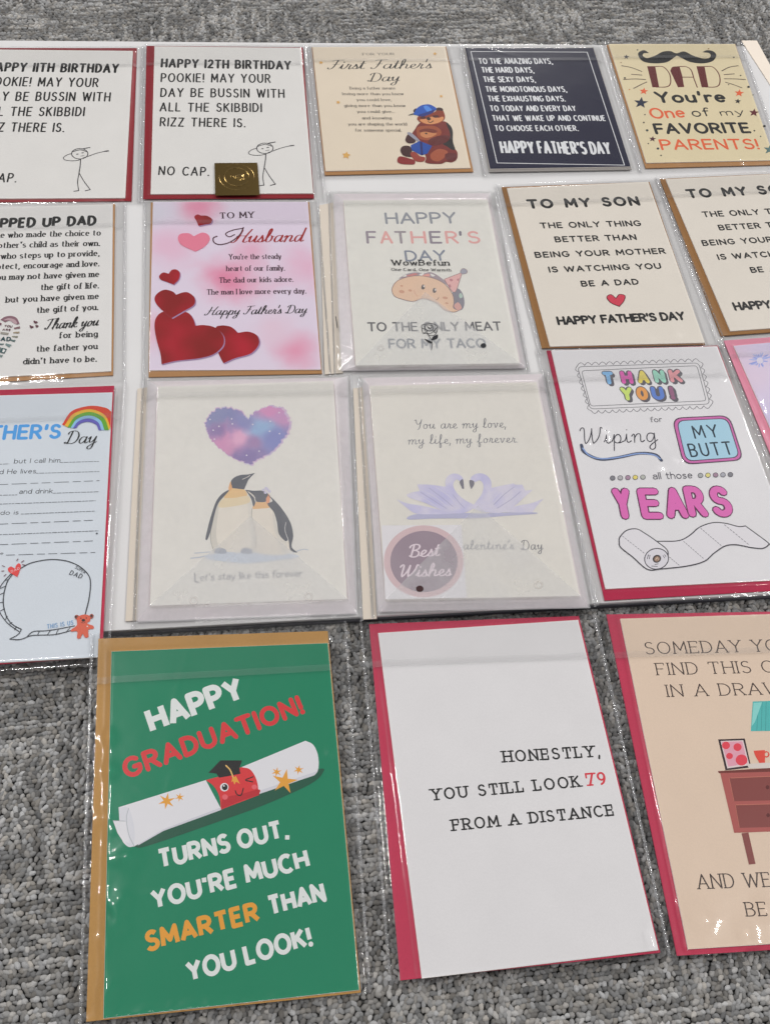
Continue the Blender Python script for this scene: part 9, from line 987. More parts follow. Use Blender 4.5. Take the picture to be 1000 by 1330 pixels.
CARDS=[
dict(label='white birthday card reading 11TH BIRTHDAY over a crimson envelope, cut by the photo edge',kind='plain',art='c11',o=(-0.32735,0.70281,0.00850),B=[[0.976776, 0.214263, 0.0], [-0.214263, 0.976776, 0.0], [0.0, 0.0, 1.0]],T=2.0,col='#cbc9c6',envcol='#7f1831',q=[(-65.85,94.96),(65.85,94.96),(65.85,-94.96),(-65.85,-94.96)],env=[(-69.85,98.46),(69.07,100.59),(70.78,-97.22),(-68.85,-97.96)],sl=[(-72.85,99.46),(75.11,104.06),(77.51,-99.5),(-72.85,-99.96)]),
dict(label='white birthday card reading 12TH BIRTHDAY with a square gold seal over its lower edge',kind='plain',art='c12',o=(-0.18087,0.74019,0.00890),B=[[0.976826, 0.214037, 0.0], [-0.214037, 0.976826, 0.0], [0.0, 0.0, 1.0]],T=2.0,col='#cbc9c6',envcol='#7f1831',q=[(-66.32,96.25),(65.6,96.31),(65.93,-96.31),(-65.2,-96.25)],env=[(-73.55,98.37),(67.48,98.62),(66.3,-100.86),(-71.18,-100.67)],sl=[(-75.31,100.58),(73.72,102.74),(76.17,-104.57),(-72.88,-105.1)],seal=[(-13.87,-61.8),(21.39,-61.47),(22.14,-100.29),(-13.61,-100.41)],sealc=(3.97,-78.93)),
dict(label='cream card with a bear in a blue cap reading to a cub',kind='plain',art='bear',o=(-0.04859,0.78572,0.00860),B=[[0.970668, 0.240425, 0.0], [-0.240425, 0.970668, 0.0], [0.0, 0.0, 1.0]],T=2.0,col='#d2c5b2',envcol='#9c7550',q=[(-60.42,83.58),(63.61,83.56),(60.26,-83.56),(-63.46,-83.58)],env=[(-61.03,84.73),(64.89,84.71),(62.37,-87),(-64.44,-87.32)],sl=[(-68.51,88.8),(78.29,88.09),(72.29,-91.62),(-70.54,-90.88)]),
dict(label='navy blue card with white condensed capitals inside a thin white frame',kind='plain',art='navy',o=(0.08950,0.81656,0.00900),B=[[0.972647, 0.232287, 0.0], [-0.232287, 0.972647, 0.0], [0.0, 0.0, 1.0]],T=2.0,col='#0d1e3a',envcol='#8b8784',q=[(-60.35,83.25),(63.78,83.09),(60.77,-83.09),(-64.19,-83.25)],env=[(-60.45,84.99),(65.06,85.45),(61.22,-85.55),(-64.93,-85.64)],sl=[(-63.24,90.82),(73.72,90.18),(69.37,-87.69),(-70.05,-90.31)]),
dict(label='sand coloured card with a black moustache and stars around red and black lettering',kind='plain',art='dad',o=(0.22410,0.85475,0.00870),B=[[0.971773, 0.235919, 0.0], [-0.235919, 0.971773, 0.0], [0.0, 0.0, 1.0]],T=2.0,col='#cabd9d',envcol='#9c7550',q=[(-58.99,83.77),(68.12,83.23),(54.95,-83.23),(-64.08,-83.77)],env=[(-60.51,83.78),(69.27,84.43),(54.92,-87.76),(-65.8,-89.16)],sl=[(-62.46,88.55),(76.88,88.65),(63.46,-92.48),(-71.53,-93.91)],dimples=[(59.13, 83.2, 0.3, 4.0), (-37.92, -85.78, 0.25, 4.0), (20.62, -84.79, 0.25, 4.0)]),
dict(label='white card headed STEPPED UP DAD with a small word heart, at the photo edge',kind='plain',art='stepdad',o=(-0.28908,0.51727,0.00830),B=[[0.9686, 0.248623, 0.0], [-0.248623, 0.9686, 0.0], [0.0, 0.0, 1.0]],T=2.0,col='#cac8c6',envcol='#9c7550',q=[(-61.85,85.56),(61.85,85.56),(61.85,-85.56),(-61.85,-85.56)],env=[(-64.85,86.56),(63.35,86.82),(62.94,-88.45),(-64.85,-89.56)],sl=[(-69.85,87.56),(72.09,87.31),(71.55,-94.63),(-69.85,-92.56)],dimples=[(29.23, -85.61, 0.3, 4.0), (-1.82, -86.45, 0.3, 5.0)]),
dict(label='pink clouded card for a husband with dark red hearts at its lower left',kind='plain',art='husb',o=(-0.14048,0.55207,0.00840),B=[[0.980311, 0.19746, 0.0], [-0.19746, 0.980311, 0.0], [0.0, 0.0, 1.0]],T=2.0,col='@pink',envcol='#9c7550',q=[(-63.9,86.72),(60.34,87.76),(63.34,-87.76),(-59.78,-86.72)],env=[(-65.74,87.15),(61.63,88.67),(64.05,-90.64),(-60.1,-91.99)],sl=[(-71.31,89.32),(69.28,91),(70.88,-94.31),(-64.29,-95.08)]),
dict(label='ivory card for a son with its small red heart whole in view',kind='plain',art='son',o=(0.14389,0.63115,0.00880),B=[[0.969689, 0.244344, 0.0], [-0.244344, 0.969689, 0.0], [0.0, 0.0, 1.0]],T=2.0,col='#cfc8be',envcol='#8a6540',q=[(-62.31,86.7),(63.07,90.12),(60.77,-90.12),(-61.53,-86.7)],env=[(-66.1,89.57),(64.68,91.22),(61.05,-91.3),(-67.62,-87.1)],sl=[(-71.11,93.15),(72.7,96.55),(72.9,-95.47),(-70.62,-92.94)],dimples=[(17.42, -81.99, 0.3, 5.0), (40.19, -80.52, 0.3, 4.0)]),
dict(label='ivory card for a son with its text cut off by the photo edge',kind='plain',art='son',o=(0.28100,0.67395,0.00920),B=[[0.961716, 0.274049, 0.0], [-0.274049, 0.961716, 0.0], [0.0, 0.0, 1.0]],T=2.0,col='#cfc8be',envcol='#8a6540',q=[(-61.7,86.3),(61.7,86.3),(61.7,-86.3),(-61.7,-86.3)],env=[(-66.05,88.14),(62.7,87.8),(63.2,-89.3),(-70.12,-89.48)],sl=[(-68.67,92.21),(70.7,90.3),(70.7,-91.3),(-69.77,-94.98)]),
dict(label='cream card of a taco in a party hat inside a milky vellum envelope',kind='vellum',art='taco',o=(0.00587,0.58221,0.00850),B=[[0.978244, 0.207458, 0.0], [-0.207458, 0.978244, 0.0], [0.0, 0.0, 1.0]],T=4.6,col='#d0cec7',envcol=None,q=[(-59.37,86.75),(60.51,87.47),(60.55,-87.47),(-61.69,-86.75)],env=[(-67.45,99.03),(64.81,99.49),(65.97,-90.17),(-72.57,-89.37)],sl=[(-71.1,101.78),(70.47,102.3),(68.35,-93.52),(-77.89,-93.88)],apex=(-2.9,-15.71),cream=[(-78.97,84.98),(-66.82,88.57),(-70.93,-90.12),(-84.45,-91.23)]),
dict(label='cream card of two leaning penguins under a galaxy heart, in a vellum envelope',kind='vellum',art='peng',o=(-0.09339,0.36829,0.00860),B=[[0.977511, 0.210882, 0.0], [-0.210882, 0.977511, 0.0], [0.0, 0.0, 1.0]],T=5.0,col='#cfccc6',envcol=None,q=[(-61.24,86.25),(62.91,87.81),(60.49,-87.81),(-62.16,-86.25)],env=[(-69.23,94.8),(73.98,94.59),(66.62,-97.33),(-70.75,-95.81)],sl=[(-73.06,97.01),(77.47,96.28),(69.68,-101.77),(-72.9,-100.38)],apex=(1.16,-24.15),cream=[(-75.98,88.07),(-68.54,89.23),(-68.02,-93.86),(-77.32,-93.89)]),
dict(label='cream card of two lilac swans with a round Best Wishes sticker, in a vellum envelope',kind='vellum',art='swan',o=(0.05335,0.39517,0.00900),B=[[0.980663, 0.195702, 0.0], [-0.195702, 0.980663, 0.0], [0.0, 0.0, 1.0]],T=4.8,col='#d0ccc4',envcol=None,q=[(-61.77,86.04),(61.57,87.85),(63.13,-87.85),(-62.93,-86.04)],env=[(-66.65,97.08),(68.51,98.98),(69.45,-95.28),(-68.85,-93.4)],sl=[(-69.91,98.91),(72.88,100.75),(73.7,-94.33),(-72.55,-97.55)],apex=(4.74,-17.71),cream=[(-73.41,86.91),(-64.98,88.19),(-69.12,-97.15),(-77.87,-97.35)]),
dict(label='pale blue fill-in card with dotted lines, a rainbow and a speech bubble',kind='plain',art='fillin',o=(-0.24423,0.31783,0.00960),B=[[0.976563, 0.215233, 0.0], [-0.215233, 0.976563, 0.0], [0.0, 0.0, 1.0]],T=2.0,col='#bfc5cc',envcol='#a52743',q=[(-65.75,100.85),(65.75,100.85),(65.75,-100.85),(-65.75,-100.85)],env=[(-67.75,105.85),(66.49,107.63),(67.76,-100.22),(-67.75,-102.85)],sl=[(-71.75,107.85),(74.61,111.93),(72.1,-106),(-71.75,-105.85)]),
dict(label='white thank you card with pink YEARS lettering and an unrolling toilet roll',kind='plain',art='thank',o=(0.19386,0.44450,0.00840),B=[[0.976194, 0.216898, 0.0], [-0.216898, 0.976194, 0.0], [0.0, 0.0, 1.0]],T=2.0,col='#cfcdcf',envcol='#a02b45',q=[(-66.94,101.19),(64.14,101.26),(70.36,-101.26),(-67.56,-101.19)],env=[(-70.12,102.05),(65.48,102.76),(69.67,-108.46),(-69.47,-108.95)],sl=[(-78.16,103.81),(73.1,104.46),(75.64,-113.39),(-75.63,-112.49)],wr=1.5,dimples=[(-42.5, 24.58, 0.5, 4.0), (-43.52, 16.48, 0.4, 3.0), (-57.01, 13.82, 0.3, 3.0), (4.17, -4.82, 0.5, 5.0), (-10.82, -10.45, 0.4, 6.0), (57.48, 69.29, 0.3, 3.0), (-22.08, 42.02, 0.25, 6.0)],creases=[(-11.9, 31.58, 6.48, -6.51, 0.3, 1.6), (-42.49, 31.16, -43.86, 11.65, 0.25, 1.5), (-57.39, 18.68, -57.27, 5.83, 0.2, 1.2), (-15.81, -8.66, -13.41, -21.23, 0.2, 2.0), (56.76, 71.98, 59.15, 64.82, 0.2, 1.2), (-18.15, 10.55, 3.21, -3.19, 0.2, 2.0)]),
dict(label='pink edged lilac card with a blue flower, mostly outside the photo',kind='plain',art='pink',o=(0.32207,0.52366,0.00940),B=[[0.956874, 0.290503, 0.0], [-0.290503, 0.956874, 0.0], [0.0, 0.0, 1.0]],T=2.0,col='@lilac',envcol='#d5889d',q=[(-61.7,55.78),(61.7,55.78),(61.7,-55.78),(-61.7,-55.78)],env=[(-66.89,62.56),(64.7,59.78),(64.7,-58.78),(-70.03,-69.32)],sl=[(-69.5,65.96),(69.7,62.78),(69.7,-61.78),(-74.02,-77.94)],creases=[(-65.85, 37.71, -62.02, 21.75, 0.35, 1.2), (-64.77, 14.41, -60.44, -2.4, 0.35, 1.2), (-60.44, -2.4, -65.28, -17.81, 0.3, 1.2)]),
dict(label='green graduation card with a winking diploma scroll on a kraft envelope',kind='plain',art='grad',o=(-0.06426,0.15494,0.00546),B=[[0.972934, 0.226567, -0.045468], [-0.225361, 0.973808, 0.030166], [0.051112, -0.019102, 0.99851]],T=2.0,col='#29775a',envcol='#a67f4c',q=[(-66.38,100.34),(64.81,99.16),(66.67,-99.16),(-65.1,-100.34)],env=[(-74.34,109.52),(65.45,107.72),(67.38,-100.35),(-73.63,-100.94)],sl=[(-79,113.04),(77.64,113.71),(72.7,-100.84),(-77.37,-102)],wr=2.2,dimples=[(-66.49, 46.91, 0.5, 4.0), (-65.08, 27.41, 0.45, 4.0), (-53.67, -21.5, 0.6, 6.0), (-57.4, -43.45, 0.5, 5.0), (-59.6, -55.25, 0.5, 5.0), (-62.77, -87.96, 0.5, 5.0), (-64.1, -96.7, 0.5, 4.0), (60.68, 29.27, 0.3, 3.0), (-70.35, 1.12, 0.4, 4.0)],creases=[(-71.91, 50.07, -62.9, 45.74, 0.35, 2.0), (-71.26, 29.65, -58.9, 25.18, 0.35, 2.0), (-67.91, -22.9, -51.14, -20.85, 0.4, 3.0), (-69.17, -35.99, -57.19, -53.08, 0.35, 2.4), (-64.01, -42.9, -52.15, -59.83, 0.3, 2.0), (-70.08, -58.29, -63.23, -71.29, 0.3, 2.0), (-35.93, 3.87, -30.67, 23.26, 0.12, 1.0), (59.03, 32.23, 62.32, 26.32, 0.2, 1.2), (-65.99, -86.17, -65.63, -98.01, 0.4, 2.0), (-59.99, -3.11, -64.93, -9.62, 0.3, 2.0)]),
dict(label='plain white card saying YOU STILL LOOK 79 on a crimson envelope, lying on the carpet',kind='plain',art='hon',o=(0.09442,0.19605,0.00350),B=[[0.972488, 0.232952, 0.0], [-0.232952, 0.972488, 0.0], [0.0, 0.0, 1.0]],T=2.0,col='#cccacb',envcol='#ad3c52',q=[(-66.11,100.9),(64.14,100.08),(66.74,-100.08),(-64.77,-100.9)],env=[(-71,107.99),(65.6,103.28),(67.73,-101.36),(-76.19,-100.48)],sl=[(-76.86,110.86),(76.13,104.14),(73.53,-102.74),(-82.35,-100.22)],dimples=[(63.13, -91.2, 0.4, 4.0), (63.29, -97.91, 0.4, 3.0), (25.49, -55.55, 0.2, 4.0)],creases=[(16.78, -52.05, 26.42, -60.06, 0.1, 2.0), (63.47, -86.17, 62.39, -97.82, 0.3, 2.0), (26.04, -52.94, 20.9, -59.52, 0.1, 2.0)]),
dict(label='beige card with a red chest of drawers and serif capitals, cut by the photo edge',kind='plain',art='some',o=(0.24431,0.22750,0.00400),B=[[0.981822, 0.189804, 0.0], [-0.189804, 0.981822, 0.0], [0.0, 0.0, 1.0]],T=2.0,col='#d0bba8',envcol='#ad3c52',q=[(-65.75,100.08),(65.75,100.08),(65.75,-100.08),(-65.75,-100.08)],env=[(-74.02,103.93),(67.75,102.08),(67.75,-103.08),(-72.27,-102.85)],sl=[(-82.35,104.75),(74.75,105.08),(74.75,-105.08),(-77.38,-103.33)],wr=2,dimples=[(-52.01, -85.42, 0.4, 7.0), (-31.74, -94.53, 0.5, 5.0), (-17.8, -82.8, 0.5, 5.0), (-58.92, -81.45, 0.4, 6.0)],creases=[(-60.66, -80.46, -51.96, -93.4, 0.25, 3.0), (-49.23, -81.98, -58.62, -88.61, 0.2, 3.0), (-18.8, -79.12, -13.14, -87.56, 0.3, 2.0), (-32.55, -90.06, -29.53, -97.3, 0.35, 3.0), (-9.67, -52.56, -8.67, -56.42, 0.2, 1.5), (-48.68, -83.81, -52.84, -88.93, 0.2, 2.0)]),
]
PINK_SPOTS=[(-26.3, 80.9, 26.0, '#cf8aa2'), (-48.0, 37.5, 36.9, '#ccaabd'), (-0.5, 1.3, 39.8, '#cd93aa'), (-5.4, 3.0, 19.9, '#c97d97'), (45.6, -69.9, 27.2, '#cc8fa6'), (57.0, 14.9, 37.4, '#cca6ba'), (-59.5, -47.1, 28.5, '#cdaabb'), (14.6, 32.3, 23.8, '#cb9fb3'), (-61.9, 75.1, 24.0, '#c7c3cf'), (30.6, -47.9, 25.9, '#cbb4c3')]
GALAXY_SPOTS=[(-18.8, 58.1, 20.2, '#7276a3'), (-13.7, 35.1, 21.7, '#bd83a9'), (-5.0, 40.2, 11.3, '#cf9cba'), (11.8, 48.3, 16.7, '#87a3c4'), (15.9, 63.6, 15.2, '#bf80ab'), (27.1, 54.4, 10.7, '#b481ad'), (20.3, 37.1, 15.8, '#7379b0'), (0.8, 22.9, 14.7, '#75629a'), (-20.6, 46.1, 9.6, '#80669b'), (-1.3, 53.1, 9.7, '#7a7bab'), (4.5, 35.5, 7.8, '#93719f')]
# ---------------------------------------------------------------- helpers
def lin(h):
    v=[int(h[i:i+2],16)/255 for i in (1,3,5)]
    return [x/12.92 if x<=.04045 else ((x+.055)/1.055)**2.4 for x in v]
def albedo(h):
    """colour as seen through the sleeve -> colour of the paper itself"""
    c=[max(x-.02,.004)/KEXP for x in lin(h)]; k=min(1,.88/max(c)); return [x*k for x in c]
def smooth(t): t=np.clip(t,0,1); return t*t*(3-2*t)
def vnoise(x,y,seed=0):
    """smooth value noise on arrays"""
    xi=np.floor(x).astype(np.int64); yi=np.floor(y).astype(np.int64); fx=smooth(x-xi); fy=smooth(y-yi)
    def h(a,b):
        n=(a*374761393+b*668265263+seed*974711)&0x7fffffff
        n=((n^(n>>13))*1274126177)&0x7fffffff
        return ((n^(n>>16))&0xffff)/65535.0
    return (h(xi,yi)*(1-fx)+h(xi+1,yi)*fx)*(1-fy)+(h(xi,yi+1)*(1-fx)+h(xi+1,yi+1)*fx)*fy
def link(o,parent=None):
    COL.objects.link(o)
    if parent: o.parent=parent
    return o
class MB:
    """collects polygons with a material each; build() links ONE mesh object (coordinates in mm)"""
    def __init__(s): s.v=[];s.f=[];s.m=[];s.mats=[]
    def mi(s,mat):
        if mat not in s.mats: s.mats.append(mat)
        return s.mats.index(mat)
    def poly(s,pts,mat):
        n=len(s.v); s.v+=pts; s.f.append(list(range(n,n+len(pts)))); s.m.append(s.mi(mat))
    def slab(s,P,z0,z1,mat,bev=.15,top=None):
        """a sheet with softened upper edge"""
        c=np.mean(P,0); P=[np.array(p) for p in P]; N=len(P)
        def inset(d):
            out=[]
            for i in range(N):
                a,b,e=P[i-1],P[i],P[(i+1)%N]
                u=(a-b)/np.linalg.norm(a-b); w=(e-b)/np.linalg.norm(e-b); si=abs(u[0]*w[1]-u[1]*w[0])
                out.append(b+(u+w)*d/max(si,.2))
            return out
        rings=[(0,z0),(0,z1-bev),(bev*.3,z1-bev*.3),(bev,z1)]
        n=len(s.v); k=s.mi(mat)
        for d,z in rings: s.v+=[(float(p[0]),float(p[1]),z) for p in inset(d)]
        for r in range(3):
            for i in range(N):
                j=(i+1)%N; s.f.append([n+r*N+i,n+r*N+j,n+(r+1)*N+j,n+(r+1)*N+i]); s.m.append(k)
        s.f.append([n+3*N+i for i in range(N)]); s.m.append(s.mi(top or mat))
        s.f.append([n+i for i in range(N)][::-1]); s.m.append(k)
    def build(s,name,parent=None,smooth_=False,label=None):
        me=bpy.data.meshes.new(name); me.from_pydata([(x*.001,y*.001,z*.001) for x,y,z in s.v],[],s.f)
        for m in s.mats: me.materials.append(m)
        me.polygons.foreach_set('material_index',s.m)
        if smooth_: me.polygons.foreach_set('use_smooth',[True]*len(s.f))
        me.update()
        o=bpy.data.objects.new(name,me)
        if label: o['label']=label
        return link(o,parent)
def ccw(p):
    a=sum(p[i-1][0]*p[i][1]-p[i][0]*p[i-1][1] for i in range(len(p)))
    return p if a>0 else p[::-1]
# ---------------------------------------------------------------- drawing on paper: filled shapes, pen lines, lettering
TOK=re.compile(r'([MLQCAO])([^MLQCAO]*)')
def glyph(path):
    subs=[];cur=[];closed=False
    def flush():
        nonlocal cur
        if len(cur)>1: subs.append((cur,False))
        cur=[]
    for c,a in TOK.findall(path):
        v=[float(x) for x in a.split()]
        if c=='M': flush(); cur=[(v[0],v[1])]
        elif c=='L': cur.append((v[0],v[1]))
        elif c in 'QC':
            P=[cur[-1]]+[(v[i],v[i+1]) for i in range(0,len(v),2)]
            for k in range(1,9):
                t=k/8;q=P
                while len(q)>1: q=[((1-t)*q[i][0]+t*q[i+1][0],(1-t)*q[i][1]+t*q[i+1][1]) for i in range(len(q)-1)]
                cur.append(q[0])
        elif c=='A':
            cx,cy,rx,ry,a0,a1=v; n=max(4,int(abs(a1-a0)/20)); arc=[(cx+rx*math.cos(math.radians(a0+(a1-a0)*i/n)),cy+ry*math.sin(math.radians(a0+(a1-a0)*i/n))) for i in range(n+1)]
            cur+=arc
        elif c=='O':
            flush(); cx,cy,rx,ry=v; subs.append(([(cx+rx*math.cos(t*2*math.pi/22),cy+ry*math.sin(t*2*math.pi/22)) for t in range(22)],True))
    flush(); return subs
GL={k:{c:(w,glyph(p)) for c,(w,p) in d.items()} for k,d in (('C',CAPS),('L',LOW),('S',SCR))}
class Pen:
    """lays ink on a paper plane: every stroke lies a few microns above the one before, as layers of print do"""
    def __init__(s,mb,z): s.mb=mb; s.z=z; s.k=0
    def up(s,d=.0012): s.z+=d
    def disc(s,p,r,mat,n=10):
        s.up(.0003); s.mb.poly([(p[0]+r*math.cos(i*2*math.pi/n),p[1]+r*math.sin(i*2*math.pi/n),s.z) for i in range(n)],mat)
    def ribbon(s,pts,wf,mat,closed):
        """one run without sharp corners"""
        s.up(.0003); N=len(pts); L=[];Rr=[]
        for i in range(N):
            a=pts[i-1] if (closed or i>0) else pts[i]; b=pts[(i+1)%N] if (closed or i<N-1) else pts[i]
            dx,dy=b[0]-a[0],b[1]-a[1]; l=math.hypot(dx,dy) or 1e-6; dx/=l;dy/=l
            w=wf(dx,dy)/2; z=s.z+i*.00004
            L.append((pts[i][0]-dy*w,pts[i][1]+dx*w,z)); Rr.append((pts[i][0]+dy*w,pts[i][1]-dx*w,z))
        for i in range(N if closed else N-1):
            j=(i+1)%N; s.mb.poly([Rr[i],Rr[j],L[j],L[i]],mat)
        s.z+=N*.00004
    def stroke(s,pts,wf,mat,closed=False,rnd=True):
        P=[pts[0]]
        for p in pts[1:]:
            if math.hypot(p[0]-P[-1][0],p[1]-P[-1][1])>1e-4: P.append(p)
        if closed and len(P)>2 and math.hypot(P[0][0]-P[-1][0],P[0][1]-P[-1][1])<1e-4: P.pop()
        if len(P)<2 or (not closed and sum(math.hypot(P[i][0]-P[i-1][0],P[i][1]-P[i-1][1]) for i in range(1,len(P)))<.7*wf(0,1)):
            s.disc(P[0],wf(0,1)*.56,mat,12); return
        N=len(P)
        def turn(i):
            a,b,c=P[i-1],P[i],P[(i+1)%N]; u=math.atan2(b[1]-a[1],b[0]-a[0]); v=math.atan2(c[1]-b[1],c[0]-b[0]); d=abs(u-v); return min(d,2*math.pi-d)
        cor=[i for i in range(N) if (closed or 0<i<N-1) and turn(i)>.75]
        if closed and not cor: s.ribbon(P,wf,mat,True); return
        if closed: P=P[cor[0]:]+P[:cor[0]]+[P[cor[0]]]; cor=[i-cor[0] for i in cor[1:]]; s.disc(P[0],wf(1,0)/2,mat)
        runs=[];a=0
        for i in cor+[len(P)-1]: runs.append(P[a:i+1]); a=i
        for r in runs:
            if len(r)>1: s.ribbon(r,wf,mat,False)
        for i in cor:
            b=P[i]; s.disc(b,min(wf(P[i][0]-P[i-1][0],P[i][1]-P[i-1][1]),99)/2,mat,8)
        if rnd and not closed:
            for p,q in ((P[0],P[1]),(P[-1],P[-2])):
                l=math.hypot(p[0]-q[0],p[1]-q[1]) or 1; s.disc(p,wf((p[0]-q[0])/l,(p[1]-q[1])/l)/2,mat,8)
    def fill(s,pts,mat):
        s.up(); s.mb.poly([(x,y,s.z) for x,y in ccw(pts)],mat)
    def text(s,t,x0,y0,x1,y1,h,sty,mat,rng):
        s.up(.002); font,wt,thin,serif,slant,track,rnd,wsp=STY[sty]
        lay=[];x=0
        for i,ch in enumerate(t):
            if ch==' ': x+=wsp-(0 if font=='s' else track*.3); continue
            d=GL['S'] if font=='s' and ch in GL['S'] else (GL['L'] if ch in GL['L'] else GL['C'])
            w,subs=d[ch]; k=1.0
            lay.append((x,subs,ch)); x+=w+track
        x-=track
        wd=wt*10  # weight in glyph units
        L=math.hypot(x1-x0,y1-y0); ux,uy=(x1-x0)/L,(y1-y0)/L
        hw=wt*h; sx=(L-hw)/max(x,.5) if x>.5 else h/10; sy=(h-hw)/10 if font!='s' else h/10.5
        off=hw/2
        if x<=.5: off=L/2
        def wf(dx,dy):
            l=math.hypot(dx,dy) or 1; v=abs(dy/l)
            return hw*(thin+(1-thin)*v**(1.5 if font!='s' else 3))
        for gx,subs,ch in lay:
            jx,jy=(rng.uniform(-.12,.12),rng.uniform(-.15,.15)) if sty.startswith(('marker','hand','brush')) else (0,0)
            def T(p):
                a=(p[0]+gx+jx)*sx+off+slant*p[1]*sy; b=(p[1]+jy)*sy+(hw/2 if font!='s' else 0)
                return (x0+ux*a-uy*b, y0+uy*a+ux*b)
            for pts,closed in subs:
                s.stroke([T(p) for p in pts],wf,mat,closed,bool(rnd))
            if serif:
                sl=serif*h/10; th=hw*min(thin,.7)
                spots=[]
                for pts,closed in subs:
                    if closed: continue
                    n=len(pts)
                    for i,p in enumerate(pts):
                        nb=[pts[j] for j in (i-1,i+1) if 0<=j<n]
                        vert=[q for q in nb if abs(q[1]-p[1])>1.2*abs(q[0]-p[0]) and abs(q[1]-p[1])>1.5]
                        endp=i in (0,n-1)
                        if vert and (endp or len(vert)<len(nb)) and (abs(p[1])<.2 or abs(p[1]-10)<.2 or abs(p[1]-6.3)<.2 or p[1]<-2.9):
                            low=p[1]<3; half=(ch.islower() and not low)
                            spots.append((p,half,0))
                        elif endp and nb and abs(nb[0][1]-p[1])<.1 and abs(nb[0][0]-p[0])>1.5 and (abs(p[1])<.2 or abs(p[1]-10)<.2): spots.append((p,False,1))
                for p,half,kind in spots:
                    c=T(p); 
                    if kind==0:
                        a=(c[0]-ux*sl,c[1]-uy*sl); b=c if half else (c[0]+ux*sl,c[1]+uy*sl); s.stroke([a,b],lambda dx,dy:th,mat,False,bool(rnd))
                    else:
                        d=-1 if p[1]>5 else 1; e=(c[0]-uy*sl*1.3*d,c[1]+ux*sl*1.3*d); s.stroke([c,e],lambda dx,dy:th*1.1,mat,False,bool(rnd))
# ---------------------------------------------------------------- materials
def nt(name):
    m=bpy.data.materials.new(name); m.use_nodes=True; t=m.node_tree; return m,t,t.nodes,t.links,t.nodes['Principled BSDF']
INKS={}
def ink(h,rough=.5):
    """printed colour; the photo's paper shows at about .84 of its albedo"""
    if h in INKS: return INKS[h]
    if h[0]=='@': m=SPECIAL[h[1:]]()
    else:
        m,t,n,l,b=nt('ink_'+h[1:]); c=albedo(h)
        b.inputs['Base Color'].default_value=(*c,1); b.inputs['Roughness'].default_value=rough; b.inputs['Specular IOR Level'].default_value=.35
    INKS[h]=m; return m
def paper(h,name='paper',fib=.04,rough=.6,scale=900):
    """coloured paper with a faint fibre mottle and grain"""
    key=(h,name)
    if key in INKS: return INKS[key]
    m,t,n,l,b=nt(name+'_'+h[1:]); c=albedo(h)
    tc=n.new('ShaderNodeTexCoord'); nz=n.new('ShaderNodeTexNoise'); nz.inputs['Scale'].default_value=scale; nz.inputs['Detail'].default_value=4
    n2=n.new('ShaderNodeTexNoise'); n2.inputs['Scale'].default_value=28; n2.inputs['Detail'].default_value=3
    l.new(tc.outputs['Object'],nz.inputs['Vector']); l.new(tc.outputs['Object'],n2.inputs['Vector'])
    ad=n.new('ShaderNodeMath'); ad.operation='ADD'; l.new(nz.outputs['Fac'],ad.inputs[0]); l.new(n2.outputs['Fac'],ad.inputs[1])
    mr=n.new('ShaderNodeMapRange'); mr.inputs[1].default_value=.6; mr.inputs[2].default_value=1.4; mr.inputs[3].default_value=1-fib; mr.inputs[4].default_value=1+fib
    l.new(ad.outputs[0],mr.inputs[0])
    mx=n.new('ShaderNodeVectorMath'); mx.operation='SCALE'; mx.inputs[0].default_value=c; l.new(mr.outputs[0],mx.inputs['Scale']); l.new(mx.outputs[0],b.inputs['Base Color'])
    bp=n.new('ShaderNodeBump'); bp.inputs['Strength'].default_value=.12; bp.inputs['Distance'].default_value=.0002; l.new(nz.outputs['Fac'],bp.inputs['Height']); l.new(bp.outputs[0],b.inputs['Normal'])
    b.inputs['Roughness'].default_value=rough; b.inputs['Specular IOR Level'].default_value=.3
    INKS[key]=m; return m
def cloudy(name,cols,scale,detail=3,dist=.4,lo=.3,hi=.7,alpha=None):
    m,t,n,l,b=nt(name); tc=n.new('ShaderNodeTexCoord'); nz=n.new('ShaderNodeTexNoise'); nz.inputs['Scale'].default_value=scale; nz.inputs['Detail'].default_value=detail; nz.inputs['Distortion'].default_value=dist
    l.new(tc.outputs['Object'],nz.inputs['Vector']); r=n.new('ShaderNodeValToRGB'); e=r.color_ramp.elements
    while len(e)<len(cols): e.new(.5)
    for i,h in enumerate(cols):
        e[i].position=lo+(hi-lo)*i/(len(cols)-1); e[i].color=(*albedo(h),1)
    l.new(nz.outputs['Fac'],r.inputs[0]); l.new(r.outputs[0],b.inputs['Base Color']); b.inputs['Roughness'].default_value=.55; b.inputs['Specular IOR Level'].default_value=.3
    if alpha: b.inputs['Alpha'].default_value=alpha
    return m
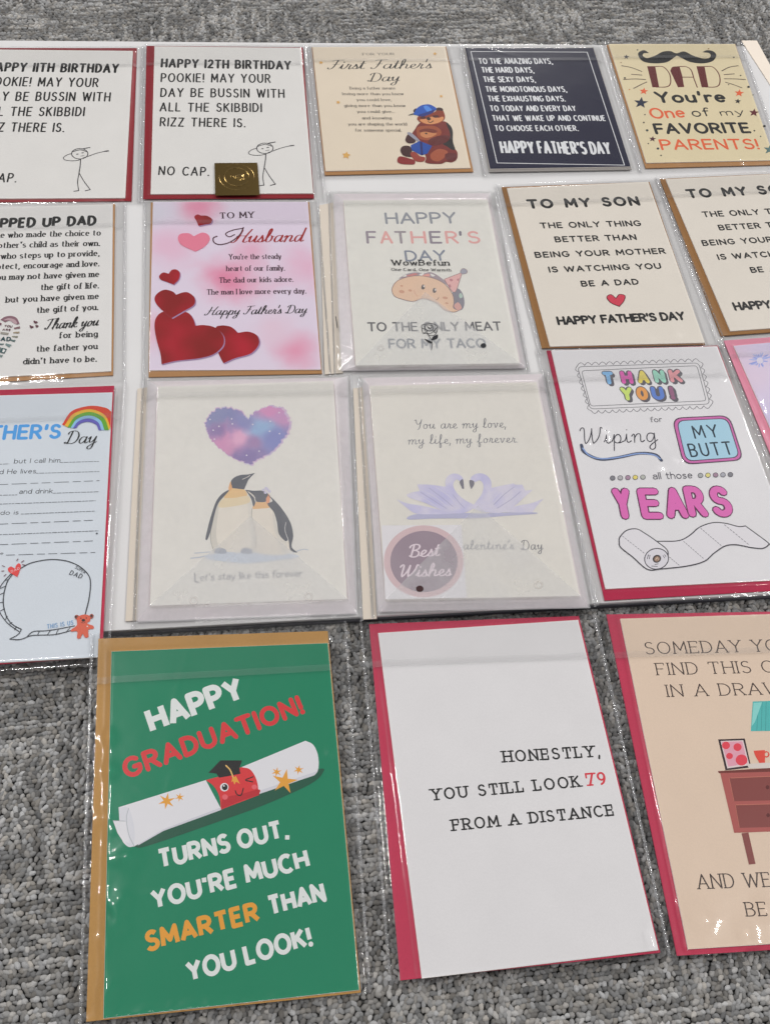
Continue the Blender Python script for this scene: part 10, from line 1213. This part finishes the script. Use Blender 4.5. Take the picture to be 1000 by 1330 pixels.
def blobs(name,base,spots,wob,scale,var=.0,soft=1.0):
    """watercolour print: soft spots of colour run together on a base tint; spots are (x, y, radius in mm, colour)"""
    m,t,n,l,b=nt(name); tc=n.new('ShaderNodeTexCoord'); nz=n.new('ShaderNodeTexNoise'); nz.inputs['Scale'].default_value=scale; nz.inputs['Detail'].default_value=5
    l.new(tc.outputs['Object'],nz.inputs['Vector']); sp=n.new('ShaderNodeSeparateXYZ'); l.new(tc.outputs['Object'],sp.inputs[0])
    fl=n.new('ShaderNodeCombineXYZ'); l.new(sp.outputs[0],fl.inputs[0]); l.new(sp.outputs[1],fl.inputs[1])
    cur=None; first=(*albedo(base),1)
    for x,y,r,h in spots:
        d=n.new('ShaderNodeVectorMath'); d.operation='DISTANCE'; d.inputs[1].default_value=(x*.001,y*.001,0); l.new(fl.outputs[0],d.inputs[0])
        a=n.new('ShaderNodeMath'); a.operation='MULTIPLY_ADD'; a.inputs[1].default_value=-1000/r; a.inputs[2].default_value=1-wob*.5; l.new(d.outputs['Value'],a.inputs[0])
        c=n.new('ShaderNodeMath'); c.operation='MULTIPLY_ADD'; c.inputs[1].default_value=wob; l.new(nz.outputs['Fac'],c.inputs[0]); l.new(a.outputs[0],c.inputs[2])
        mr=n.new('ShaderNodeMapRange'); mr.interpolation_type='SMOOTHSTEP'; mr.inputs[1].default_value=0; mr.inputs[2].default_value=soft; l.new(c.outputs[0],mr.inputs[0])
        mx=n.new('ShaderNodeMix'); mx.data_type='RGBA'; l.new(mr.outputs[0],mx.inputs['Factor']); mx.inputs['B'].default_value=(*albedo(h),1)
        if cur is None: mx.inputs['A'].default_value=first
        else: l.new(cur,mx.inputs['A'])
        cur=mx.outputs['Result']
    l.new(cur,b.inputs['Base Color']); b.inputs['Roughness'].default_value=.55; b.inputs['Specular IOR Level'].default_value=.3
    return m
SPECIAL={
'pink':lambda:blobs('pink_cloud_print','#c9bdcc',PINK_SPOTS,.75,45,0,1.0),
'lilac':lambda:cloudy('lilac_print',['#b9b2cf','#c0b4cb','#c8b7c8'],14,2,.1),
'heart':lambda:cloudy('red_heart_print',['#7c1f2a','#8f2530','#a02c36'],30,1,0,.35,.65),
'galaxy':lambda:blobs('galaxy_print','#8d7aa9',GALAXY_SPOTS,1.1,110,0,.8),
'galaxyedge':lambda:cloudy('galaxy_wash_print',['#a59cba','#c0a3bb','#a9a3c2'],90,4,.6,.3,.7),
'swan':lambda:cloudy('swan_print',['#aeabcb','#bebad4','#d0cbdb'],60,4,.7,.34,.62),
}
def film(name,haze=.035,bump=.5,scale=160,tint=(.97,.97,.98),rough=.06,gl=1.7):
    """clear plastic film: a thin sheet that passes light and mirrors lamps off its small creases"""
    m,t,n,l,b=nt(name); n.remove(b); out=n['Material Output']
    tr=n.new('ShaderNodeBsdfTransparent'); tr.inputs[0].default_value=(*tint,1)
    df=n.new('ShaderNodeBsdfDiffuse'); df.inputs[0].default_value=(.8,.8,.82,1)
    gs=n.new('ShaderNodeBsdfGlossy'); gs.inputs['Roughness'].default_value=rough
    tc=n.new('ShaderNodeTexCoord'); nz=n.new('ShaderNodeTexNoise'); nz.inputs['Scale'].default_value=scale; nz.inputs['Detail'].default_value=2.5; nz.inputs['Distortion'].default_value=.8
    l.new(tc.outputs['Object'],nz.inputs['Vector'])
    bp=n.new('ShaderNodeBump'); bp.inputs['Strength'].default_value=bump; bp.inputs['Distance'].default_value=.0006
    l.new(nz.outputs['Fac'],bp.inputs['Height']); l.new(bp.outputs[0],gs.inputs['Normal'])
    fr=n.new('ShaderNodeFresnel'); fr.inputs['IOR'].default_value=1.5; l.new(bp.outputs[0],fr.inputs['Normal'])
    mu=n.new('ShaderNodeMath'); mu.operation='MULTIPLY'; mu.use_clamp=True; mu.inputs[1].default_value=gl; l.new(fr.outputs[0],mu.inputs[0])
    m1=n.new('ShaderNodeMixShader'); m1.inputs[0].default_value=haze; l.new(tr.outputs[0],m1.inputs[1]); l.new(df.outputs[0],m1.inputs[2])
    g2=n.new('ShaderNodeBsdfGlossy'); g2.inputs['Roughness'].default_value=.27; l.new(bp.outputs[0],g2.inputs['Normal'])
    gm=n.new('ShaderNodeMixShader'); gm.inputs[0].default_value=.4; l.new(gs.outputs[0],gm.inputs[1]); l.new(g2.outputs[0],gm.inputs[2])
    m2=n.new('ShaderNodeMixShader'); l.new(mu.outputs[0],m2.inputs[0]); l.new(m1.outputs[0],m2.inputs[1]); l.new(gm.outputs[0],m2.inputs[2])
    l.new(m2.outputs[0],out.inputs[0]); return m
def vellum(name,opac,col=(.8,.79,.82)):
    m,t,n,l,b=nt(name); n.remove(b); out=n['Material Output']
    tr=n.new('ShaderNodeBsdfTransparent'); tr.inputs[0].default_value=(.98,.98,.98,1)
    df=n.new('ShaderNodeBsdfDiffuse'); df.inputs[0].default_value=(*col,1); tl=n.new('ShaderNodeBsdfTranslucent'); tl.inputs[0].default_value=(*col,1)
    mm=n.new('ShaderNodeMixShader'); mm.inputs[0].default_value=.08; l.new(df.outputs[0],mm.inputs[1]); l.new(tl.outputs[0],mm.inputs[2])
    tc=n.new('ShaderNodeTexCoord'); nz=n.new('ShaderNodeTexNoise'); nz.inputs['Scale'].default_value=45; nz.inputs['Detail'].default_value=4; l.new(tc.outputs['Object'],nz.inputs['Vector'])
    mr=n.new('ShaderNodeMapRange'); mr.inputs[1].default_value=.3; mr.inputs[2].default_value=.7; mr.inputs[3].default_value=opac*.75; mr.inputs[4].default_value=opac*1.25; l.new(nz.outputs['Fac'],mr.inputs[0])
    mx=n.new('ShaderNodeMixShader'); l.new(mr.outputs[0],mx.inputs[0]); l.new(tr.outputs[0],mx.inputs[1]); l.new(mm.outputs[0],mx.inputs[2]); l.new(mx.outputs[0],out.inputs[0]); return m
M_FILM=film('clear_film',.006,.08,80,(1,1,1),.045,.55); M_FLAP=film('film_flap',.012,.06,90,(1,1,1),.06,.3); M_STRIP=film('film_strip',.035,.08,200,(1,1,1),.12,.5); M_SEAM=film('film_seam',.1,.9,700,(.97,.97,.98),.08,2.0)
M_DOT=film('film_dot',.14,.2,100,(.97,.97,.98),.2)
M_VEL=vellum('vellum',.17,(.95,.935,.94)); M_VSIDE=vellum('vellum_side',.45,(.95,.94,.96)); M_VFLAP=vellum('vellum_flap',.3,(.95,.95,.96))
def gold():
    m,t,n,l,b=nt('gold_foil'); b.inputs['Base Color'].default_value=(.24,.16,.055,1); b.inputs['Metallic'].default_value=1; b.inputs['Roughness'].default_value=.22; return m
# ---------------------------------------------------------------- carpet
def make_carpet():
    m,t,n,l,b=nt('carpet_backing'); b.inputs['Base Color'].default_value=(.05,.05,.05,1); b.inputs['Roughness'].default_value=.95
    tc=n.new('ShaderNodeTexCoord'); nz=n.new('ShaderNodeTexNoise'); nz.inputs['Scale'].default_value=260; l.new(tc.outputs['Object'],nz.inputs['Vector'])
    r=n.new('ShaderNodeValToRGB'); r.color_ramp.elements[0].position=.35; r.color_ramp.elements[0].color=(.03,.03,.03,1); r.color_ramp.elements[1].position=.7; r.color_ramp.elements[1].color=(.13,.128,.125,1)
    l.new(nz.outputs['Fac'],r.inputs[0]); l.new(r.outputs[0],b.inputs['Base Color'])
    me=bpy.data.meshes.new('carpet'); me.from_pydata([(-4,-3,-.0042),(4,-3,-.0042),(4,6,-.0042),(-4,6,-.0042)],[],[[0,1,2,3]]); me.materials.append(m)
    o=bpy.data.objects.new('carpet',me); link(o); o['kind']='structure'; o['label']='grey heathered loop pile carpet under the cards'
    # yarn loops
    rng=np.random.RandomState(5); g=LOOP; yaw=CARPET_YAW; c,s=math.cos(yaw),math.sin(yaw)
    U=np.arange(-1.1,1.2,g); V=np.arange(-.5,1.95,g*.92); u,v=np.meshgrid(U,V); row=np.repeat(np.arange(len(V)),len(U)); ucol=np.tile(np.arange(len(U)),len(V)); u=u+(np.arange(len(V))%2)[:,None]*g*.5
    u=(u+rng.uniform(-.3,.3,u.shape)*g).ravel(); v=(v+rng.uniform(-.16,.16,v.shape)*g).ravel()
    x=u*c-v*s; y=u*s+v*c
    keep=(x>-.64)&(x<.64)&(y>-.06)&(y<1.5)
    b0=np.array(BOARD[0]); e=np.array(BOARD[1])-b0; f=np.array(BOARD[3])-b0; Le,Lf=np.linalg.norm(e),np.linalg.norm(f); e/=Le; f/=Lf
    pu=(x-b0[0])*e[0]+(y-b0[1])*e[1]; pv=(x-b0[0])*f[0]+(y-b0[1])*f[1]
    keep&=~((pu>.012)&(pu<Le-.012)&(pv>.012)&(pv<Lf-.012))
    u,v,x,y,row,ucol=[a[keep] for a in (u,v,x,y,row,ucol)]; N=len(x)
    # heathered yarn: rows of one tone broken into dashes, turned in some blocks
    ru=vnoise(u/.017,row*1.0,1); rv=vnoise(ucol*1.0,v/.017,2)
    blk=smooth((vnoise(u/.085,v/.06,3)-.55)*7+.5); st=ru*(1-blk)+rv*blk
    big=vnoise(u/.05,v/.035,4)
    dash=smooth((st-.5)*3.2+.35); tone=.15+.31*dash+.12*big+.32*rng.rand(N)
    tone=np.clip(tone,0,1.2)
    warm=rng.normal(0,1,N)
    me=bpy.data.meshes.new('carpet_pile'); me.vertices.add(N)
    co=np.zeros((N,3)); co[:,0]=x; co[:,1]=y; co[:,2]=-.0020+rng.normal(0,.0003,N); me.vertices.foreach_set('co',co.ravel())
    for nm,val in (('tone',tone),('warm',warm),('spin',rng.normal(0,.8,N)+yaw+blk*1.2),('tip',rng.normal(0,.22,N)),('size',rng.uniform(.85,1.2,N)),('long',rng.uniform(.75,1.35,N))):
        a=me.attributes.new(nm,'FLOAT','POINT'); a.data.foreach_set('value',val.astype(np.float32))
    me.update(); o=bpy.data.objects.new('carpet_pile',me); link(o); o['kind']='stuff'; o['label']='loops of grey yarn in the carpet'
    m,t,n,l,b=nt('carpet_yarn'); at=n.new('ShaderNodeAttribute'); at.attribute_type='INSTANCER'; at.attribute_name='tone'
    aw=n.new('ShaderNodeAttribute'); aw.attribute_type='INSTANCER'; aw.attribute_name='warm'
    r=n.new('ShaderNodeValToRGB'); e=r.color_ramp.elements; e[0].position=0; e[0].color=(.055,.055,.057,1); e[1].position=1; e[1].color=(.6,.6,.6,1)
    for p,cv in ((.35,.18),(.65,.33)):
        q=e.new(p); q.color=(cv,cv,cv,1)
    l.new(at.outputs['Fac'],r.inputs[0])
    tc=n.new('ShaderNodeTexCoord'); wv=n.new('ShaderNodeTexNoise'); wv.inputs['Scale'].default_value=3; wv.inputs['Detail'].default_value=3; mp=n.new('ShaderNodeMapping'); mp.inputs['Scale'].default_value=(260,1400,700)
    l.new(tc.outputs['Object'],mp.inputs[0]); l.new(mp.outputs[0],wv.inputs['Vector'])
    mr=n.new('ShaderNodeMapRange'); mr.inputs[3].default_value=.6; mr.inputs[4].default_value=1.4; l.new(wv.outputs['Fac'],mr.inputs[0])
    hs=n.new('ShaderNodeVectorMath'); hs.operation='SCALE'; l.new(r.outputs[0],hs.inputs[0]); l.new(mr.outputs[0],hs.inputs['Scale'])
    tm=n.new('ShaderNodeMix'); tm.data_type='RGBA'; tm.blend_type='MULTIPLY'; tm.inputs['B'].default_value=(1,.94,.86,1)
    wm=n.new('ShaderNodeMapRange'); wm.inputs[1].default_value=-.8; wm.inputs[2].default_value=1.6; l.new(aw.outputs['Fac'],wm.inputs[0]); l.new(wm.outputs[0],tm.inputs['Factor']); l.new(hs.outputs[0],tm.inputs['A'])
    l.new(tm.outputs['Result'],b.inputs['Base Color']); b.inputs['Roughness'].default_value=.85; b.inputs['Specular IOR Level'].default_value=.15
    bp=n.new('ShaderNodeBump'); bp.inputs['Strength'].default_value=.6; bp.inputs['Distance'].default_value=.0004; l.new(wv.outputs['Fac'],bp.inputs['Height']); l.new(bp.outputs[0],b.inputs['Normal'])
    ng=bpy.data.node_groups.new('loops','GeometryNodeTree'); ng.interface.new_socket('Geometry',in_out='INPUT',socket_type='NodeSocketGeometry'); ng.interface.new_socket('Geometry',in_out='OUTPUT',socket_type='NodeSocketGeometry')
    N_=ng.nodes; K=ng.links; gi=N_.new('NodeGroupInput'); go=N_.new('NodeGroupOutput')
    ico=N_.new('GeometryNodeMeshUVSphere'); ico.inputs['Segments'].default_value=12; ico.inputs['Rings'].default_value=8; ico.inputs['Radius'].default_value=1
    # a lumpy, slightly pinched loop of plied yarn
    sp=N_.new('GeometryNodeSetPosition'); nx=N_.new('ShaderNodeTexNoise'); nx.inputs['Scale'].default_value=1.3; nx.inputs['Detail'].default_value=1
    sb=N_.new('ShaderNodeVectorMath'); sb.operation='SUBTRACT'; sb.inputs[1].default_value=(.5,.5,.5); K.new(nx.outputs['Color'],sb.inputs[0])
    sk=N_.new('ShaderNodeVectorMath'); sk.operation='SCALE'; sk.inputs['Scale'].default_value=.6; K.new(sb.outputs[0],sk.inputs[0])
    K.new(ico.outputs['Mesh'],sp.inputs['Geometry']); K.new(sk.outputs[0],sp.inputs['Offset'])
    ss=N_.new('GeometryNodeSetShadeSmooth'); K.new(sp.outputs[0],ss.inputs['Geometry'])
    tf=N_.new('GeometryNodeTransform'); tf.inputs['Scale'].default_value=(LOOP*.76,LOOP*.55,LOOP*.5); K.new(ss.outputs[0],tf.inputs['Geometry'])
    sm=N_.new('GeometryNodeSetMaterial'); sm.inputs['Material'].default_value=m; K.new(tf.outputs[0],sm.inputs['Geometry'])
    mp_=N_.new('GeometryNodeMeshToPoints'); K.new(gi.outputs[0],mp_.inputs['Mesh'])
    ip=N_.new('GeometryNodeInstanceOnPoints'); K.new(mp_.outputs[0],ip.inputs['Points']); K.new(sm.outputs[0],ip.inputs['Instance'])
    def attr(nm):
        a=N_.new('GeometryNodeInputNamedAttribute'); a.data_type='FLOAT'; a.inputs['Name'].default_value=nm; return a.outputs['Attribute']
    cx=N_.new('ShaderNodeCombineXYZ'); K.new(attr('spin'),cx.inputs['Z']); K.new(attr('tip'),cx.inputs['X']); K.new(attr('tip'),cx.inputs['Y']); K.new(cx.outputs[0],ip.inputs['Rotation'])
    cs=N_.new('ShaderNodeCombineXYZ'); [K.new(attr(k_),cs.inputs[i]) for i,k_ in enumerate(('long','size','size'))]; K.new(cs.outputs[0],ip.inputs['Scale'])
    K.new(ip.outputs[0],go.inputs[0]); md=o.modifiers.new('loops','NODES'); md.node_group=ng
make_carpet()
# ---------------------------------------------------------------- display board under the cards
def make_board():
    e=bpy.data.objects.new('display_board',None); link(e); e['label']='large white board lying on the grey carpet under the upper rows of cards'; e['category']='display board'
    P=[(x*1000,y*1000) for x,y in BOARD]; z=ZB*1000
    mb=MB(); mb.slab(P,z-2.2,z,paper('#b6b5b5','board_face',.03),.5); mb.build('facing_sheet',e)
    c=np.mean(P,0); Q=[tuple(c+(np.array(p)-c)*.9985) for p in P]
    mb=MB(); mb.slab(Q,z-4.6,z-2.35,paper('#68686c','board_edge',.15),.5); mb.build('core_layer',e)
    Q=[tuple(c+(np.array(p)-c)*1.0005) for p in P]
    mb=MB(); mb.slab(Q,.2,z-4.75,paper('#4b4b50','board_edge_low',.15),.5); mb.build('backing_layer',e)
make_board()
if STRIP:
    mb=MB(); P=[(x*1000,y*1000) for x,y in STRIP]; mb.slab(P,ZB*1000+.2,ZB*1000+.8,paper('#c9bfb3','cream_paper'),.15)
    o=mb.build('paper_sheet'); o['label']='cream paper strip lying at the upper right edge of the white board'; o['category']='paper sheet'
# ---------------------------------------------------------------- the cards
def pdist(P,poly):
    """signed distance (mm, positive inside) from points (N,2) to a convex polygon"""
    P=np.asarray(P); poly=ccw([tuple(p) for p in poly]); d=np.full(len(P),1e9)
    for i in range(len(poly)):
        a=np.array(poly[i-1]); b=np.array(poly[i]); e=(b-a)/np.linalg.norm(b-a)
        d=np.minimum(d,e[0]*(P[:,1]-a[1])-e[1]*(P[:,0]-a[0]))
    return d
def bil(q,u,v):  # q: TL TR BR BL ; u right, v down
    a,b,c,d=[np.array(p) for p in q]; u=u[:,None]; v=v[:,None]
    return (a*(1-u)+b*u)*(1-v)+(d*(1-u)+c*u)*v
def grow(P,d):
    c=np.mean(P,0); return [tuple(np.array(p)+np.sign(np.array(p)-c)*d) for p in P]
def draw(pen,items,rng):
    for it in items:
        if it[0]=='f': pen.fill(it[2],ink(it[1]))
        elif it[0]=='s':
            w=it[2]; pen.up(.001); pen.stroke(it[4],lambda a,b:w,ink(it[1]),it[3])
        else: pen.text(*it[1:8],ink(it[8]),rng)
def film_height(P,D,seed):
    T=D['T']; h=np.full(len(P),.45)
    if D['kind']=='vellum':
        de=pdist(P,D['env']); dc=pdist(P,D['q'])
        ramp=np.clip(de/np.maximum(de-dc,.5),0,1); ramp=np.where(dc>0,1,ramp)
        h=h+np.where(de>-3,smooth((de+3)/3)*1.3,0)+ramp*(T+1.3-1.6)
    else:
        de=pdist(P,D['env']); dc=pdist(P,D['q'])
        h=h+smooth((de+3.2)/3.0)*(T-.9)+smooth((dc+2.2)/2.0)*1.15
    ds=pdist(P,D['sl']); wr=D.get('wr',1); am=(1+3.5*smooth((9-ds)/9))*wr; w=0
    for x0,y0,x1,y1,a,wd in D.get('creases',()):
        L=math.hypot(x1-x0,y1-y0); cx,cy=(x1-x0)/L,(y1-y0)/L; t=(P[:,0]-x0)*cx+(P[:,1]-y0)*cy; q=-(P[:,0]-x0)*cy+(P[:,1]-y0)*cx
        w=w+a*np.exp(-(q/wd)**2)*smooth(t/4)*smooth((L-t)/4)
    for x0,y0,a,rr in D.get('dimples',()): w=w+1.9*a*np.exp(-((P[:,0]-x0)**2+((P[:,1]-y0)*.8)**2)/rr**2*(1+.5*vnoise(P[:,0]/2.5,P[:,1]/2.5,seed+3)))
    w=w+vnoise(P[:,0]/17+seed,P[:,1]/21,seed)*.14*wr+vnoise(P[:,0]/7,P[:,1]/9+seed,seed+1)*.03*am+vnoise(P[:,0]/3.1,P[:,1]/3.6,seed+2)*.008*am*am
    # a few long soft creases across the film
    r=np.random.RandomState(seed+11)
    for _ in range(9):
        x0,y0=r.uniform(-60,60),r.uniform(-90,90); a=r.uniform(0,math.pi); t=(P[:,0]-x0)*math.cos(a)+(P[:,1]-y0)*math.sin(a); q=-(P[:,0]-x0)*math.sin(a)+(P[:,1]-y0)*math.cos(a)
        w+=r.uniform(.04,.2)*np.exp(-(t/1.3)**2)*np.exp(-(q/r.uniform(10,24))**2)
    return h+w
def sheet(name,parent,q,hf,step,mat,label=None,dz=0):
    W=np.linalg.norm(np.array(q[1])-np.array(q[0])); H=np.linalg.norm(np.array(q[3])-np.array(q[0]))
    nx,ny=max(2,int(W/step)),max(2,int(H/step)); uu,vv=np.meshgrid(np.linspace(0,1,nx+1),np.linspace(0,1,ny+1)); P=bil(q,uu.ravel(),vv.ravel())
    z=hf(P)+dz
    co=np.column_stack([P,z])*.001; idx=np.arange((nx+1)*(ny+1)).reshape(ny+1,nx+1)
    F=np.stack([idx[1:,:-1],idx[1:,1:],idx[:-1,1:],idx[:-1,:-1]],-1).reshape(-1,4)
    me=bpy.data.meshes.new(name); me.from_pydata(co.tolist(),[],F.tolist()); me.polygons.foreach_set('use_smooth',[True]*len(F)); me.materials.append(mat); me.update()
    o=bpy.data.objects.new(name,me)
    if label: o['label']=label
    return link(o,parent)
def make_card(i,D):
    rng=random.Random(i*7+1)
    root=bpy.data.objects.new('greeting_card',None); link(root); root['label']=D['label']; root['category']='greeting card'; root['group']='packaged greeting cards laid out in rows'
    B=D['B']; root.matrix_world=Matrix(((B[0][0],B[1][0],B[2][0],D['o'][0]),(B[0][1],B[1][1],B[2][1],D['o'][1]),(B[0][2],B[1][2],B[2][2],D['o'][2]),(0,0,0,1)))
    T=D['T']; q=D['q']; env=D['env']
    if D['kind']=='vellum':
        mb=MB(); mb.slab(ccw(D['cream']+[]),.15,.9,paper('#b1a89d','cream_paper'),.15) 
        mb.build('cream_envelope',root)
        mb=MB(); mb.slab(ccw(grow(env,-1.0)),.95,1.5,paper('#cbc3c6','mauve_paper'),.15); mb.build('backing_sheet',root)
        mb=MB(); side=paper('#cfc8c0','card_edge'); mb.slab(ccw(q),1.6,T,side,.2,ink(D['col']) if D['col'][0]=='@' else paper(D['col'],'card_stock',.035))
    else:
        mb=MB(); mb.slab(ccw(env),.3,T-1.0,paper(D['envcol'],'envelope',.09),.2); mb.build('envelope',root)
        mb=MB(); side=paper('#cfcac4','card_edge'); mb.slab(ccw(q),T-.95,T,side,.15,ink(D['col']) if D['col'][0]=='@' else paper(D['col'],'card_stock',.035))
    pen=Pen(mb,T+.02); sub=[]
    parts=ART[D['art']]
    for nm,lb,items in parts:
        if nm is None: draw(pen,items,rng)
    card=mb.build('card',root)
    z=pen.z
    for nm,lb,items in parts:
        if nm and nm[0]!='@':
            m2=MB(); p2=Pen(m2,z+.01); draw(p2,items,rng); m2.build(nm,card,False,lb); z=p2.z
    hf=lambda P:film_height(P,D,i)
    if D['kind']=='vellum':
        pl=grow(q,.8); zt=T+.45
        n=10; V=[];F=[]
        mb=MB(); top=[(x,y,zt) for x,y in pl]; bot=[(x,y,1.6) for x,y in env]
        mb.poly([(x,y,zt) for x,y in ccw(pl)],M_VEL)
        for a in range(4):
            b=(a+1)%4; mb.poly([top[a],top[b],bot[b],bot[a]],M_VEL if a==0 else M_VSIDE)
        v=mb.build('vellum_envelope',root)
        for nm,lb,items in parts:
            if nm=='@sticker': m2=MB(); draw(Pen(m2,T+.3),items,rng); m2.build('round_sticker',root,False,'round mauve sticker on a white square reading Best Wishes')
        bl,br=pl[3],pl[2]; ap=D['apex']; mb=MB(); mb.poly([(x,y,zt+.08) for x,y in ccw([bl,br,ap])],M_VFLAP); mb.build('envelope_flap',v)
        for nm,lb,items in parts:
            if nm=='@vellum': m2=MB(); draw(Pen(m2,zt+.14),items,rng); m2.build('printed_maker_name',v,False,'small black maker name printed on the vellum')
            if nm=='@vellumrose': m2=MB(); draw(Pen(m2,zt+.14),items,rng); m2.build('printed_rose',v,False,'black line drawing of a rose')
            if nm=='@vellumdots': m2=MB(); draw(Pen(m2,zt+.12),items,rng); m2.build('adhesive_dot',v)
    sl=sheet('clear_sleeve',root,D['sl'],hf,1.6,M_FILM)
    for nm,lb,items in parts:
        if nm=='@film': m2=MB(); draw(Pen(m2,T+.2),items,rng); m2.build('pen_mark',card)
    # side seams: crimped double edge of the bag
    s=D['sl']
    for a,b,sg in ((s[0],s[3],1),(s[1],s[2],-1)):
        a=np.array(a);b=np.array(b); d=np.array(s[1])-np.array(s[0]); d/=np.linalg.norm(d)
        qq=[a,a+d*1.6*sg,b+d*1.6*sg,b] if sg>0 else [a-d*1.6,a,b,b-d*1.6]
        def sh(P,a=a,b=b):
            return film_height(P,D,i)*.0+.75+vnoise(P[:,0]/.9,P[:,1]/1.3,i+5)*.55+vnoise(P[:,0]/2.5,P[:,1]/4,i+6)*.4
        sheet('seam',sl,[tuple(p) for p in qq],sh,.8,M_SEAM)
    # folded-over closing flap at the top and its end line
    f=.155 if D['kind']!='vellum' else .11
    t=np.array(s); fl=[tuple(t[0]*.985+t[1]*.015),tuple(t[1]*.985+t[0]*.015),tuple((t[1]*(1-f)+t[2]*f)*.985+(t[0]*(1-f)+t[3]*f)*.015),tuple((t[0]*(1-f)+t[3]*f)*.985+(t[1]*(1-f)+t[2]*f)*.015)]
    cf=sheet('closing_flap',sl,fl,lambda P:film_height(P,D,i)+.12,2.2,M_FLAP)
    g0,g1=1-4.2/max(20,np.linalg.norm(np.array(fl[3])-np.array(fl[0]))),1.0; A=[np.array(p) for p in fl]
    sheet('adhesive_strip',cf,[tuple(A[0]*(1-g0)+A[3]*g0),tuple(A[1]*(1-g0)+A[2]*g0),tuple(A[2]),tuple(A[3])],lambda P:film_height(P,D,i)+.2,2.2,M_STRIP)
    if D.get('seal'):
        G=gold(); mb=MB(); zz=T+1.9; mb.slab(ccw([tuple(p) for p in D['seal']]),zz,zz+.12,G,.05)
        cx,cy=D['sealc']; sc=np.linalg.norm(np.array(D['seal'][1])-np.array(D['seal'][0]))
        def ring(R,r,h,n=44):
            k0=len(mb.v); k=mb.mi(G)
            for a in range(n):
                t_=a*2*math.pi/n
                for (dr,dh) in ((-r,0),(-r*.5,h*.8),(0,h),(r*.5,h*.8),(r,0)): mb.v.append((cx+(R+dr)*math.cos(t_)*.92,cy+(R+dr)*math.sin(t_)*.98,zz+.12+dh))
            for a in range(n):
                for j in range(4): mb.f.append([k0+a*5+j,k0+((a+1)%n)*5+j,k0+((a+1)%n)*5+j+1,k0+a*5+j+1][::-1]); mb.m.append(k)
        ring(sc*.31,sc*.02,.55); ring(sc*.44,sc*.014,.3)
        # embossed rose: a whorl of petals and a stem
        for (ox,oy,R) in ((.09,0,.1),(.13,.05,.06),(.06,-.06,.06),(.13,-.05,.055),(.04,.05,.05),(-.03,.01,.035),(-.09,.02,.03),(-.15,.03,.025),(-.04,-.03,.03)):
            k0=len(mb.v); k=mb.mi(G); n=10
            for rr,hh in ((1,0),(.75,.35),(.35,.55)):
                for a in range(n): mb.v.append((cx+sc*(ox+R*rr*math.cos(a*2*math.pi/n)),cy+sc*(oy+R*rr*math.sin(a*2*math.pi/n)),zz+.12+hh*R*16))
            for rr in range(2):
                for a in range(n): mb.f.append([k0+rr*n+a,k0+rr*n+(a+1)%n,k0+(rr+1)*n+(a+1)%n,k0+(rr+1)*n+a]); mb.m.append(k)
            mb.f.append([k0+2*n+a for a in range(n)]); mb.m.append(k)
        mb.build('gold_seal',root,False,'square gold foil seal embossed with a rose in an oval')
for i,D in enumerate(CARDS): make_card(i,D)
